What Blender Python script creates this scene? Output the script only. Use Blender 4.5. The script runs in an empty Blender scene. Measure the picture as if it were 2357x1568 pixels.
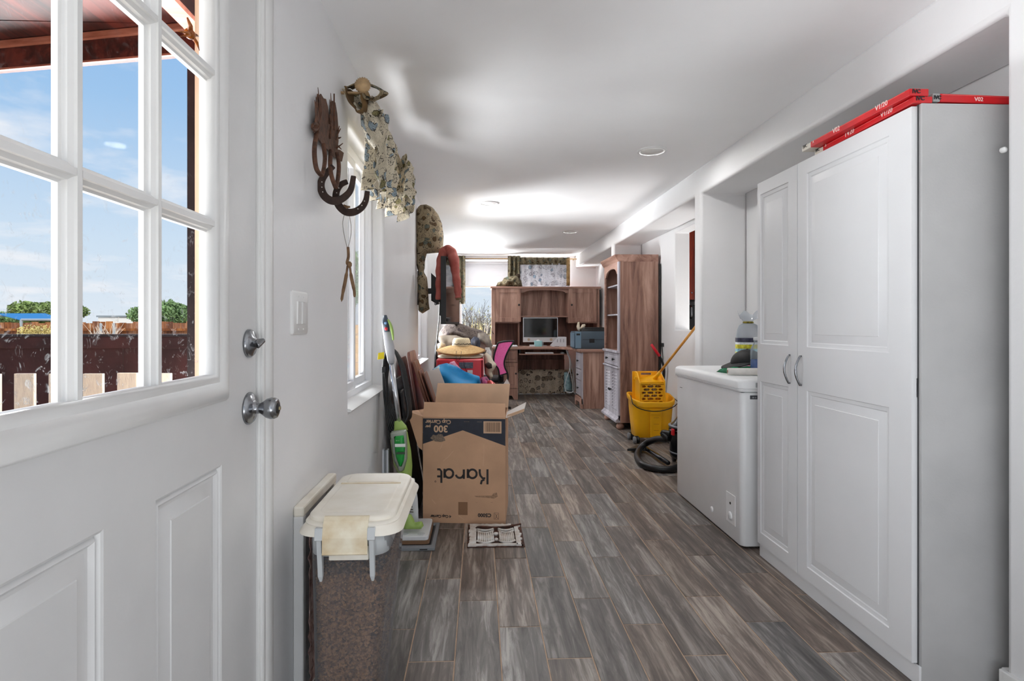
import bpy, bmesh, math, random
from mathutils import Vector, Matrix, noise as mnoise
random.seed(7)
S = bpy.context.scene
COL = S.collection
PI = math.pi

# ------------------------------------------------------------------ camera
F_PX, CAM_H, PPX, HOR = 1297.0, 1.13, 1155.0, 746.0
TH = math.atan(50.0 / F_PX)
_s, _c = math.sin(TH), math.cos(TH)
cd = bpy.data.cameras.new('camera')
cam = bpy.data.objects.new('camera', cd)
COL.objects.link(cam)
cam.location = (0, 0, CAM_H)
cam.rotation_euler = (PI / 2, 0, -TH)
cd.sensor_width = 36.0
cd.lens = F_PX / 2357 * 36
cd.shift_x = (1178.5 - PPX) / 2357
cd.shift_y = -(784 - HOR) / 2357
cd.clip_start = 0.02
cd.clip_end = 400
S.camera = cam

# ------------------------------------------------------------------ colour management, sky, sun, large lights
S.view_settings.view_transform = 'Standard'
S.view_settings.look = 'None'
S.view_settings.exposure = 1.22
S.view_settings.gamma = 1.0
S.view_settings.use_curve_mapping = False
S.cycles.use_denoising = True
S.cycles.max_bounces = 10
S.cycles.diffuse_bounces = 8
S.cycles.glossy_bounces = 3
S.cycles.transmission_bounces = 4
S.cycles.transparent_max_bounces = 16
S.cycles.caustics_reflective = False
S.cycles.caustics_refractive = False
S.cycles.sample_clamp_indirect = 4.0


def lin(c):
    c = c / 255.0
    return c / 12.92 if c <= 0.04045 else ((c + 0.055) / 1.055) ** 2.4


def rgb(t):
    return (lin(t[0]), lin(t[1]), lin(t[2]), 1.0)


def build_world():
    w = bpy.data.worlds.new('sky')
    S.world = w
    w.use_nodes = True
    nt = w.node_tree
    nt.nodes.clear()
    N, L = nt.nodes.new, nt.links.new
    tc = N('ShaderNodeTexCoord')
    sep = N('ShaderNodeSeparateXYZ')
    L(tc.outputs['Generated'], sep.inputs[0])
    r = N('ShaderNodeValToRGB')
    e = r.color_ramp.elements
    e[0].position, e[0].color = 0.0, rgb((150, 135, 118))
    e[1].position, e[1].color = 1.0, rgb((96, 148, 214))
    for p, c in ((0.485, (150, 140, 125)), (0.5, (222, 232, 242)), (0.56, (205, 224, 242)), (0.66, (158, 197, 236)), (0.8, (118, 168, 226))):
        x = e.new(p)
        x.color = rgb(c)
    mr = N('ShaderNodeMapRange')
    mr.inputs['From Min'].default_value = -1
    mr.inputs['From Max'].default_value = 1
    L(sep.outputs['Z'], mr.inputs['Value'])
    L(mr.outputs[0], r.inputs[0])
    # clouds: direction projected on a plane overhead
    zc = N('ShaderNodeMath'); zc.operation = 'MAXIMUM'; zc.inputs[1].default_value = 0.0
    L(sep.outputs['Z'], zc.inputs[0])
    za = N('ShaderNodeMath'); za.operation = 'ADD'; za.inputs[1].default_value = 0.13
    L(zc.outputs[0], za.inputs[0])
    dv = N('ShaderNodeVectorMath'); dv.operation = 'DIVIDE'
    cmb = N('ShaderNodeCombineXYZ')
    for i in range(3):
        L(za.outputs[0], cmb.inputs[i])
    L(tc.outputs['Generated'], dv.inputs[0])
    L(cmb.outputs[0], dv.inputs[1])
    mp = N('ShaderNodeMapping'); mp.inputs['Scale'].default_value = (1.0, 1.0, 0.2)
    mp.inputs['Location'].default_value = (3.1, 1.7, 0.0)
    L(dv.outputs[0], mp.inputs[0])
    nz = N('ShaderNodeTexNoise'); nz.inputs['Scale'].default_value = 1.5
    nz.inputs['Detail'].default_value = 7; nz.inputs['Roughness'].default_value = 0.55
    L(mp.outputs[0], nz.inputs['Vector'])
    cr = N('ShaderNodeValToRGB')
    cr.color_ramp.elements[0].position = 0.50; cr.color_ramp.elements[0].color = (0, 0, 0, 1)
    cr.color_ramp.elements[1].position = 0.66; cr.color_ramp.elements[1].color = (1, 1, 1, 1)
    L(nz.outputs['Fac'], cr.inputs[0])
    up = N('ShaderNodeMapRange'); up.inputs['From Min'].default_value = 0.0; up.inputs['From Max'].default_value = 0.04
    L(sep.outputs['Z'], up.inputs['Value'])
    ml = N('ShaderNodeMath'); ml.operation = 'MULTIPLY'
    L(cr.outputs[0], ml.inputs[0]); L(up.outputs[0], ml.inputs[1])
    ml2 = N('ShaderNodeMath'); ml2.operation = 'MULTIPLY'; ml2.inputs[1].default_value = 0.85
    L(ml.outputs[0], ml2.inputs[0])
    mx = N('ShaderNodeMix'); mx.data_type = 'RGBA'
    L(ml2.outputs[0], mx.inputs['Factor'])
    L(r.outputs[0], mx.inputs['A'])
    mx.inputs['B'].default_value = rgb((240, 242, 247))
    bg = N('ShaderNodeBackground'); bg.inputs['Strength'].default_value = 0.435
    L(mx.outputs['Result'], bg.inputs[0])
    out = N('ShaderNodeOutputWorld')
    L(bg.outputs[0], out.inputs[0])


build_world()


def add_light(name, kind, loc, target, power, size=(1, 1), color=(1, 1, 1), portal=False, spread=PI):
    l = bpy.data.lights.new(name, kind)
    l.energy = power
    l.color = color
    if kind == 'AREA':
        l.shape = 'RECTANGLE'
        l.size, l.size_y = size
        l.spread = spread
        if portal:
            l.cycles.is_portal = True
    o = bpy.data.objects.new(name, l)
    COL.objects.link(o)
    o.location = loc
    d = Vector(target) - Vector(loc)
    o.rotation_euler = d.to_track_quat('-Z', 'Y').to_euler()
    return o


sun = add_light('sun', 'SUN', (5, -6, 12), (5 - 0.30, -6 + 0.62, 12 - 1.0), 1.6, color=(1, 0.95, 0.86))
sun.data.angle = 0.01
# fill lights added in the unseen end of the room behind the camera
add_light('rear_fill_light', 'AREA', (0.5, -1.75, 1.0), (0.5, 6, 2.6), 1, (1.9, 1.2), (1, 1, 1))
add_light('rear_side_fill', 'AREA', (-0.50, -0.85, 1.35), (1.6, -0.3, 1.45), 7, (1.5, 1.5), (0.97, 0.985, 1))
add_light('rear_floor_fill', 'AREA', (0.5, -0.95, 0.08), (0.5, 0.9, 2.2), 17, (1.9, 1.5), (0.96, 0.985, 1))
# lamps added outside the windows, standing in for sky, sunlit ground and open porch
add_light('porch_daylight', 'AREA', (-1.6, 0.68, 1.15), (0.5, 1.1, 1.25), 11, (1.3, 1.5), (0.97, 0.985, 1), spread=1.6)
add_light('side_sky_near', 'AREA', (-1.3, 3.62, 2.0), (1.3, 2.9, 1.0), 22, (0.55, 0.6), (0.95, 0.98, 1))
add_light('side_sky_far', 'AREA', (-1.75, 5.55, 2.75), (0.5, 5.55, 1.2), 160, (1.6, 1.0), (0.95, 0.98, 1))
add_light('side_ground_near', 'AREA', (-1.45, 2.6, -0.05), (0.5, 2.85, 1.6), 26, (1.0, 0.9), (0.95, 0.98, 1), spread=1.9)
add_light('side_ground_far', 'AREA', (-3.6, 6.3, 0.2), (0.3, 5.6, 1.9), 500, (3.4, 2.4), (0.95, 0.98, 1), spread=2.4)
add_light('hatch_fill_light', 'AREA', (2.9, 4.95, 0.75), (0.6, 5.0, 2.2), 8, (1.2, 0.8), (1, 0.99, 0.98), spread=2.4)  # fill light added in the unseen kitchen, brightens the ceiling through the hatch
add_light('end_sky', 'AREA', (0.55, 10.9, 3.2), (0.55, 7.5, 0.9), 130, (2.6, 1.2), (0.95, 0.98, 1))
add_light('end_ground', 'AREA', (0.4, 10.5, 0.05), (0.4, 8.2, 2.2), 470, (2.4, 1.2), (0.95, 0.98, 1))
# the four recessed ceiling lamps, dimmed low
for _x, _y in ((1.118, 3.63), (0.081, 5.265), (1.098, 6.84), (0.067, 8.66)):
    _l = add_light('recessed_lamp', 'AREA', (_x, _y, 2.2525), (_x, _y, 0), 3, (0.13, 0.13), (1, 0.99, 0.97))
    _l.data.shape = 'DISK'
# sky portals in the windows (they guide sampling only)
add_light('door_portal', 'AREA', (-0.80, 0.9, 1.5), (1, 0.9, 1.5), 1, (0.7, 1.1), portal=True)
add_light('near_window_portal', 'AREA', (-0.74, 2.845, 1.375), (1, 2.845, 1.375), 1, (0.9, 1.24), portal=True)
add_light('far_window_portal', 'AREA', (-0.74, 5.54, 1.375), (1, 5.54, 1.375), 1, (0.9, 1.24), portal=True)
add_light('end_window_portal', 'AREA', (0.57, 9.50, 1.47), (0.57, 0, 1.47), 1, (1.86, 1.46), portal=True)
# ------------------------------------------------------------------ geometry helpers


def at(px, py, D=None, X=None, Z=None):
    """Point of the room seen at photo pixel (px, py): at distance D along the view axis, on plane x = X, or at height Z."""
    a = (px - PPX) / F_PX
    if X is not None:
        D = X / (a * _c + _s)
    elif Z is not None:
        D = F_PX * (CAM_H - Z) / (py - HOR)
    L = a * D
    return Vector((L * _c + D * _s, D * _c - L * _s, CAM_H - D * (py - HOR) / F_PX))


class B:
    """Collects faces; obj() links them as one mesh object."""

    def __init__(s):
        s.v, s.f = [], []

    def add(s, vs, fs):
        o = len(s.v)
        s.v += [tuple(p) for p in vs]
        s.f += [tuple(i + o for i in f) for f in fs]
        return s

    def box(s, x0, x1, y0, y1, z0, z1, m=None):
        vs = [Vector((x, y, z)) for z in (z0, z1) for y in (y0, y1) for x in (x0, x1)]
        if m is not None:
            vs = [m @ p for p in vs]
        return s.add(vs, [(0, 2, 3, 1), (4, 5, 7, 6), (0, 1, 5, 4), (2, 6, 7, 3), (0, 4, 6, 2), (1, 3, 7, 5)])

    def quad(s, a, b, c, d):
        return s.add([a, b, c, d], [(0, 1, 2, 3)])

    def prism(s, pts, P, d0, d1):
        """pts: 2-D outline; P(u, v, d) -> point; solid between depths d0 and d1."""
        n = len(pts)
        vs = [P(u, v, d0) for u, v in pts] + [P(u, v, d1) for u, v in pts]
        fs = [tuple(range(n))[::-1], tuple(range(n, 2 * n))]
        fs += [(i, (i + 1) % n, n + (i + 1) % n, n + i) for i in range(n)]
        return s.add(vs, fs)

    def tube(s, pts, r, n=8, cap=True, flat=1.0, closed=False):
        pts = [Vector(p) for p in pts]
        k = len(pts)
        rr = r if hasattr(r, '__len__') else [r] * k
        t0 = (pts[1] - pts[0]).normalized()
        up = Vector((0, 0, 1)) if abs(t0.z) < 0.9 else Vector((0, 1, 0))
        nrm = t0.cross(up).normalized()
        vs = []
        for i, p in enumerate(pts):
            if closed:
                t = (pts[(i + 1) % k] - pts[i - 1]).normalized()
            else:
                t = (pts[min(i + 1, k - 1)] - pts[max(i - 1, 0)]).normalized()
            nrm = (nrm - t * nrm.dot(t)).normalized()
            b = t.cross(nrm)
            for j in range(n):
                a = 2 * PI * j / n
                vs.append(p + nrm * (math.cos(a) * rr[i]) + b * (math.sin(a) * rr[i] * flat))
        fs = []
        for i in range(k if closed else k - 1):
            i2 = (i + 1) % k
            for j in range(n):
                fs.append((i * n + j, i * n + (j + 1) % n, i2 * n + (j + 1) % n, i2 * n + j))
        if cap and not closed:
            fs += [tuple(range(n))[::-1], tuple(range((k - 1) * n, k * n))]
        return s.add(vs, fs)

    def lathe(s, prof, c, axis='Z', n=20, m=None):
        """prof: list of (radius, height along axis)."""
        c = Vector(c)
        vs = []
        for r, h in prof:
            for j in range(n):
                a = 2 * PI * j / n
                p = Vector((r * math.cos(a), r * math.sin(a), h))
                if axis == 'X':
                    p = Vector((h, p.x, p.y))
                elif axis == 'Y':
                    p = Vector((p.y, h, p.x))
                if m is not None:
                    p = m @ p
                vs.append(c + p)
        fs = []
        for i in range(len(prof) - 1):
            for j in range(n):
                fs.append((i * n + j, i * n + (j + 1) % n, (i + 1) * n + (j + 1) % n, (i + 1) * n + j))
        fs += [tuple(range(n))[::-1], tuple(range((len(prof) - 1) * n, len(prof) * n))]
        return s.add(vs, fs)

    def loft(s, rings, cap0=True, cap1=True):
        n = len(rings[0])
        vs = [p for r in rings for p in r]
        fs = []
        for i in range(len(rings) - 1):
            for j in range(n):
                fs.append((i * n + j, i * n + (j + 1) % n, (i + 1) * n + (j + 1) % n, (i + 1) * n + j))
        if cap0:
            fs.append(tuple(range(n))[::-1])
        if cap1:
            fs.append(tuple(range((len(rings) - 1) * n, len(rings) * n)))
        return s.add(vs, fs)

    def grid(s, fn, nu, nv):
        vs = [fn(i / nu, j / nv) for j in range(nv + 1) for i in range(nu + 1)]
        w = nu + 1
        return s.add(vs, [(j * w + i, j * w + i + 1, (j + 1) * w + i + 1, (j + 1) * w + i) for j in range(nv) for i in range(nu)])

    def face_holes(s, u0, u1, v0, v1, holes, P, thick, rings=None, through=False, hole_depth=None):
        """Slab with front face at d = 0 and back at d = -thick; each hole (a, b, c, d) is cut through or filled with stepped rings."""
        us = sorted({u0, u1, *[h[0] for h in holes], *[h[1] for h in holes]})
        vs = sorted({v0, v1, *[h[2] for h in holes], *[h[3] for h in holes]})
        us = [u for u in us if u0 <= u <= u1]
        vs = [v for v in vs if v0 <= v <= v1]
        idx = {}
        V, Fc = [], []

        def vid(u, v, d):
            k = (round(u, 5), round(v, 5), round(d, 5))
            if k not in idx:
                idx[k] = len(V)
                V.append(P(u, v, d))
            return idx[k]

        def inhole(u, v):
            return any(h[0] < u < h[1] and h[2] < v < h[3] for h in holes)
        nu, nv = len(us) - 1, len(vs) - 1
        full = [[not inhole((us[i] + us[i + 1]) / 2, (vs[j] + vs[j + 1]) / 2) for j in range(nv)] for i in range(nu)]
        for i in range(nu):
            for j in range(nv):
                a, b, c, d = us[i], us[i + 1], vs[j], vs[j + 1]
                if full[i][j]:
                    Fc.append((vid(a, c, 0), vid(b, c, 0), vid(b, d, 0), vid(a, d, 0)))
                if full[i][j] or not through:
                    Fc.append((vid(a, c, -thick), vid(a, d, -thick), vid(b, d, -thick), vid(b, c, -thick)))
                if full[i][j] or not through:
                    for (i2, j2, e) in ((i - 1, j, (a, c, a, d)), (i + 1, j, (b, d, b, c)), (i, j - 1, (b, c, a, c)), (i, j + 1, (a, d, b, d))):
                        out = i2 < 0 or j2 < 0 or i2 >= nu or j2 >= nv
                        if out or (through and not full[i2][j2]):
                            Fc.append((vid(e[0], e[1], 0), vid(e[2], e[3], 0), vid(e[2], e[3], -thick), vid(e[0], e[1], -thick)))
        s.add(V, Fc)
        if rings and not through:
            for h in holes:
                prev = [(h[0], h[2]), (h[1], h[2]), (h[1], h[3]), (h[0], h[3])]
                pv = [P(u, v, 0) for u, v in prev]
                for ins, dep in rings:
                    cur = [(h[0] + ins, h[2] + ins), (h[1] - ins, h[2] + ins), (h[1] - ins, h[3] - ins), (h[0] + ins, h[3] - ins)]
                    cv = [P(u, v, dep) for u, v in cur]
                    for q in range(4):
                        s.add([pv[q], pv[(q + 1) % 4], cv[(q + 1) % 4], cv[q]], [(0, 1, 2, 3)])
                    pv = cv
                s.add(pv, [(0, 1, 2, 3)])
        return s


def inflate(bd, outline, n, depth, P, bump=0.0, bscale=8.0, seed=0.0, power=0.5, flatback=False):
    """Bulging solid with the given 2-D outline: thickness grows with the distance from the edge."""
    us = [p[0] for p in outline]
    vs = [p[1] for p in outline]
    u0, u1, v0, v1 = min(us), max(us), min(vs), max(vs)
    st = max(u1 - u0, v1 - v0) / n
    nu, nv = max(2, int((u1 - u0) / st + 0.999)), max(2, int((v1 - v0) / st + 0.999))
    m = len(outline)

    def near(u, v):
        best = None
        for i in range(m):
            ax, ay = outline[i]
            bx, by = outline[(i + 1) % m]
            dx, dy = bx - ax, by - ay
            t = max(0, min(1, ((u - ax) * dx + (v - ay) * dy) / (dx * dx + dy * dy + 1e-12)))
            qx, qy = ax + t * dx, ay + t * dy
            d = math.hypot(u - qx, v - qy)
            if best is None or d < best[0]:
                best = (d, qx, qy)
        return best

    def inside(u, v):
        r = False
        for i in range(m):
            ax, ay = outline[i]
            bx, by = outline[(i + 1) % m]
            if (ay > v) != (by > v) and u < (bx - ax) * (v - ay) / (by - ay) + ax:
                r = not r
        return r
    cells, pts = [], {}
    for i in range(nu):
        for j in range(nv):
            if inside(u0 + (i + 0.5) * st, v0 + (j + 0.5) * st):
                cells.append((i, j))
    cs = set(cells)
    for i, j in cells:
        for a, b in ((i, j), (i + 1, j), (i + 1, j + 1), (i, j + 1)):
            pts.setdefault((a, b), None)
    dm = 0
    info = {}
    for (a, b) in pts:
        u, v = u0 + a * st, v0 + b * st
        edge = not all((a - p, b - q) in cs for p in (0, 1) for q in (0, 1))
        nd = near(u, v)
        if edge:
            info[(a, b)] = (nd[1], nd[2], 0.0, True)
        else:
            info[(a, b)] = (u, v, nd[0], False)
            dm = max(dm, nd[0])
    V, F, fi, bi = [], [], {}, {}
    for k, (u, v, d, e) in info.items():
        t = depth * 0.5 * (d / (dm + 1e-9)) ** power
        nz = bump * mnoise.noise(Vector((u * bscale, v * bscale, seed))) * (0 if e else 1)
        fi[k] = len(V)
        V.append(P(u, v, t + nz))
        if e:
            bi[k] = fi[k]
        else:
            bi[k] = len(V)
            V.append(P(u, v, 0 if flatback else -t + nz * 0.5))
    for i, j in cells:
        q = [(i, j), (i + 1, j), (i + 1, j + 1), (i, j + 1)]
        F.append(tuple(fi[k] for k in q))
        bq = tuple(bi[k] for k in q[::-1])
        if len({*bq} & {*F[-1]}) < 4:
            F.append(bq)
    bd.add(V, F)
    return bd


EMP = {}


def thing(name, label, cat, loc=(0, 0, 0), rz=0.0, group=None, rot=None):
    o = bpy.data.objects.new(name, None)
    o.empty_display_size = 0.05
    COL.objects.link(o)
    o.location = loc
    o.rotation_euler = rot if rot else (0, 0, rz)
    o['label'] = label
    o['category'] = cat
    if group:
        o['group'] = group
    EMP[o.name] = Matrix.LocRotScale(Vector(loc), o.rotation_euler, None)
    return o


def tag(o, label=None, cat=None, group=None, kind=None):
    if label:
        o['label'] = label
    if cat:
        o['category'] = cat
    if group:
        o['group'] = group
    if kind:
        o['kind'] = kind
    return o


def obj(name, bd, mat, parent=None, bevel=0.0, seg=2, smooth=False, solid=0.0, subsurf=0, world=True, autos=None, origin=None):
    """One mesh object. The builder holds room coordinates (world=True) or coordinates local to its root."""
    me = bpy.data.meshes.new(name)
    v = bd.v
    root = parent
    while root is not None and root.parent is not None:
        root = root.parent
    org = Vector(origin) if origin is not None else None
    if world and root is not None and root.name in EMP:
        mi = EMP[root.name].inverted()
        v = [tuple(mi @ Vector(p)) for p in v]
    elif org is not None:
        v = [tuple(Vector(p) - org) for p in v]
    me.from_pydata(v, [], bd.f)
    me.validate()
    if mat is not None:
        me.materials.append(mat)
    bm = bmesh.new()
    bm.from_mesh(me)
    bmesh.ops.remove_doubles(bm, verts=bm.verts, dist=1e-5)
    bmesh.ops.recalc_face_normals(bm, faces=bm.faces)
    bm.to_mesh(me)
    bm.free()
    o = bpy.data.objects.new(name, me)
    COL.objects.link(o)
    if parent is not None:
        o.parent = parent
    elif org is not None:
        o.location = org
    if bevel:
        md = o.modifiers.new('bevel', 'BEVEL')
        md.width = bevel
        md.segments = seg
        md.limit_method = 'ANGLE'
        md.angle_limit = math.radians(40)
        md.harden_normals = False
    if solid:
        md = o.modifiers.new('solid', 'SOLIDIFY')
        md.thickness = solid
        md.offset = 0
    if subsurf:
        md = o.modifiers.new('sub', 'SUBSURF')
        md.levels = md.render_levels = subsurf
    if smooth:
        me.polygons.foreach_set('use_smooth', [True] * len(me.polygons))
    if autos is not None:
        me.polygons.foreach_set('use_smooth', [True] * len(me.polygons))
        bm = bmesh.new()
        bm.from_mesh(me)
        for e in bm.edges:
            if len(e.link_faces) == 2 and e.calc_face_angle(0) > math.radians(autos):
                e.smooth = False
        bm.to_mesh(me)
        bm.free()
    return o


def struct(name, bd, mat, parent=None, **k):
    o = obj(name, bd, mat, parent, **k)
    if parent is None:
        o['kind'] = 'structure'
    return o


def copy_tree(o, parent=None):
    c = o.copy()
    COL.objects.link(c)
    c.parent = parent
    for ch in list(o.children):
        copy_tree(ch, c)
    return c


_fonts = {}


def text_part(name, txt, size, m, mat, parent, ext=0.0006, bold=0.0, align='LEFT', world=True, spacing=1.0):
    """Flat printed lettering: the text's own plane is x right, y up; m places it."""
    cu = bpy.data.curves.new(name, 'FONT')
    cu.body = txt
    cu.size = size
    cu.extrude = ext
    cu.offset = bold
    cu.resolution_u = 3
    cu.align_x = align
    cu.space_character = spacing
    t = bpy.data.objects.new(name, cu)
    COL.objects.link(t)
    dg = bpy.context.evaluated_depsgraph_get()
    me0 = t.evaluated_get(dg).to_mesh()
    bd = B()
    bd.add([m @ v.co for v in me0.vertices], [tuple(p.vertices) for p in me0.polygons])
    t.evaluated_get(dg).to_mesh_clear()
    bpy.data.objects.remove(t)
    bpy.data.curves.remove(cu)
    return obj(name, bd, mat, parent, world=world)


def rrect(x0, x1, y0, y1, r, n=5):
    pts = []
    for cx, cy, a0 in ((x1 - r, y0 + r, -PI / 2), (x1 - r, y1 - r, 0), (x0 + r, y1 - r, PI / 2), (x0 + r, y0 + r, PI)):
        for i in range(n + 1):
            a = a0 + PI / 2 * i / n
            pts.append((cx + r * math.cos(a), cy + r * math.sin(a)))
    return pts


# ------------------------------------------------------------------ materials
MATS = {}


def nodes(name):
    m = bpy.data.materials.new(name)
    m.use_nodes = True
    nt = m.node_tree
    nt.nodes.clear()
    out = nt.nodes.new('ShaderNodeOutputMaterial')
    bs = nt.nodes.new('ShaderNodeBsdfPrincipled')
    nt.links.new(bs.outputs[0], out.inputs[0])
    return m, nt, bs, out


def mat(name, c, rough=0.5, metal=0.0, var=0.0, vs=6.0, bump=0.0, bs=60.0, stretch=(1, 1, 1), coat=0.0, c2=None, spec=0.5):
    """Plain procedural material: colour with cloudy variation and fine relief."""
    if name in MATS:
        return MATS[name]
    m, nt, b, out = nodes(name)
    N, L = nt.nodes.new, nt.links.new
    b.inputs['Roughness'].default_value = rough
    b.inputs['Metallic'].default_value = metal
    b.inputs['Coat Weight'].default_value = coat
    b.inputs['Specular IOR Level'].default_value = spec
    b.inputs['Base Color'].default_value = rgb(c)
    if var or bump or c2:
        tc = N('ShaderNodeTexCoord')
        mp = N('ShaderNodeMapping')
        mp.inputs['Scale'].default_value = stretch
        L(tc.outputs['Object'], mp.inputs[0])
        if var or c2:
            nz = N('ShaderNodeTexNoise')
            nz.inputs['Scale'].default_value = vs
            nz.inputs['Detail'].default_value = 5
            L(mp.outputs[0], nz.inputs['Vector'])
            r = N('ShaderNodeValToRGB')
            e = r.color_ramp.elements
            e[0].position, e[1].position = 0.3, 0.7
            if c2:
                e[0].color, e[1].color = rgb(c), rgb(c2)
            else:
                e[0].color = rgb([max(0, x * (1 - var)) for x in c])
                e[1].color = rgb([min(255, x * (1 + var)) for x in c])
            L(nz.outputs['Fac'], r.inputs[0])
            L(r.outputs[0], b.inputs['Base Color'])
        if bump:
            n2 = N('ShaderNodeTexNoise')
            n2.inputs['Scale'].default_value = bs
            n2.inputs['Detail'].default_value = 3
            L(mp.outputs[0], n2.inputs['Vector'])
            bp = N('ShaderNodeBump')
            bp.inputs['Strength'].default_value = bump
            bp.inputs['Distance'].default_value = 0.01
            L(n2.outputs['Fac'], bp.inputs['Height'])
            L(bp.outputs[0], b.inputs['Normal'])
    MATS[name] = m
    return m


def wood(name, dark, mid, light, axis='Z', scale=1.0, rough=0.45, rnd=False, contrast=1.0, knots=True):
    """Grain stretched along an axis; with rnd each object gets its own piece of the grain and its own tone."""
    if name in MATS:
        return MATS[name]
    m, nt, b, out = nodes(name)
    N, L = nt.nodes.new, nt.links.new
    tc = N('ShaderNodeTexCoord')
    mp = N('ShaderNodeMapping')
    st = {'X': (1.2, 14, 14), 'Y': (14, 1.2, 14), 'Z': (14, 14, 1.2)}[axis]
    mp.inputs['Scale'].default_value = [x * scale for x in st]
    vec = tc.outputs['Object']
    if rnd:
        oi = N('ShaderNodeObjectInfo')
        mu = N('ShaderNodeMath'); mu.operation = 'MULTIPLY'; mu.inputs[1].default_value = 37.0
        L(oi.outputs['Random'], mu.inputs[0])
        cb = N('ShaderNodeCombineXYZ')
        for i in range(3):
            L(mu.outputs[0], cb.inputs[i])
        ad = N('ShaderNodeVectorMath'); ad.operation = 'ADD'
        L(vec, ad.inputs[0]); L(cb.outputs[0], ad.inputs[1])
        vec = ad.outputs[0]
    L(vec, mp.inputs[0])
    n1 = N('ShaderNodeTexNoise')
    n1.inputs['Scale'].default_value = 1.6
    n1.inputs['Detail'].default_value = 8
    n1.inputs['Roughness'].default_value = 0.68
    n1.inputs['Distortion'].default_value = 0.7
    L(mp.outputs[0], n1.inputs['Vector'])
    n2 = N('ShaderNodeTexNoise')
    n2.inputs['Scale'].default_value = 0.55
    n2.inputs['Detail'].default_value = 3
    L(mp.outputs[0], n2.inputs['Vector'])
    mix = N('ShaderNodeMath'); mix.operation = 'MULTIPLY_ADD'
    L(n2.outputs['Fac'], mix.inputs[0]); mix.inputs[1].default_value = 0.75
    L(n1.outputs['Fac'], mix.inputs[2])
    sb = N('ShaderNodeMath'); sb.operation = 'SUBTRACT'; sb.inputs[1].default_value = 0.375
    L(mix.outputs[0], sb.inputs[0])
    r = N('ShaderNodeValToRGB')
    e = r.color_ramp.elements
    k = 0.17 / contrast
    e[0].position, e[0].color = 0.5 - k, rgb(dark)
    e[1].position, e[1].color = 0.5 + k, rgb(light)
    x = e.new(0.5); x.color = rgb(mid)
    L(sb.outputs[0], r.inputs[0])
    colr = r.outputs[0]
    if rnd:
        hs = N('ShaderNodeHueSaturation')
        mr = N('ShaderNodeMapRange')
        mr.inputs['To Min'].default_value = 0.68 if rnd is True else 0.84; mr.inputs['To Max'].default_value = 1.2 if rnd is True else 1.12
        L(oi.outputs['Random'], mr.inputs['Value'])
        L(mr.outputs[0], hs.inputs['Value'])
        w = N('ShaderNodeTexWhiteNoise'); w.noise_dimensions = '1D'
        L(oi.outputs['Random'], w.inputs['W'])
        m2 = N('ShaderNodeMapRange'); m2.inputs['To Min'].default_value = 0.45 if rnd is True else 0.9; m2.inputs['To Max'].default_value = 1.5 if rnd is True else 1.08
        L(w.outputs['Value'], m2.inputs['Value'])
        L(m2.outputs[0], hs.inputs['Saturation'])
        L(colr, hs.inputs['Color'])
        colr = hs.outputs[0]
    L(colr, b.inputs['Base Color'])
    b.inputs['Roughness'].default_value = rough
    bp = N('ShaderNodeBump'); bp.inputs['Strength'].default_value = 0.25; bp.inputs['Distance'].default_value = 0.002
    L(n1.outputs['Fac'], bp.inputs['Height'])
    L(bp.outputs[0], b.inputs['Normal'])
    MATS[name] = m
    return m


def island_mat(name, a, c):
    m, nt, b, out = nodes(name)
    g = nt.nodes.new('ShaderNodeNewGeometry')
    r = nt.nodes.new('ShaderNodeValToRGB')
    r.color_ramp.elements[0].color = rgb(a)
    r.color_ramp.elements[1].color = rgb(c)
    nt.links.new(g.outputs['Random Per Island'], r.inputs[0])
    nt.links.new(r.outputs[0], b.inputs['Base Color'])
    b.inputs['Roughness'].default_value = 0.85
    return m


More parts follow.
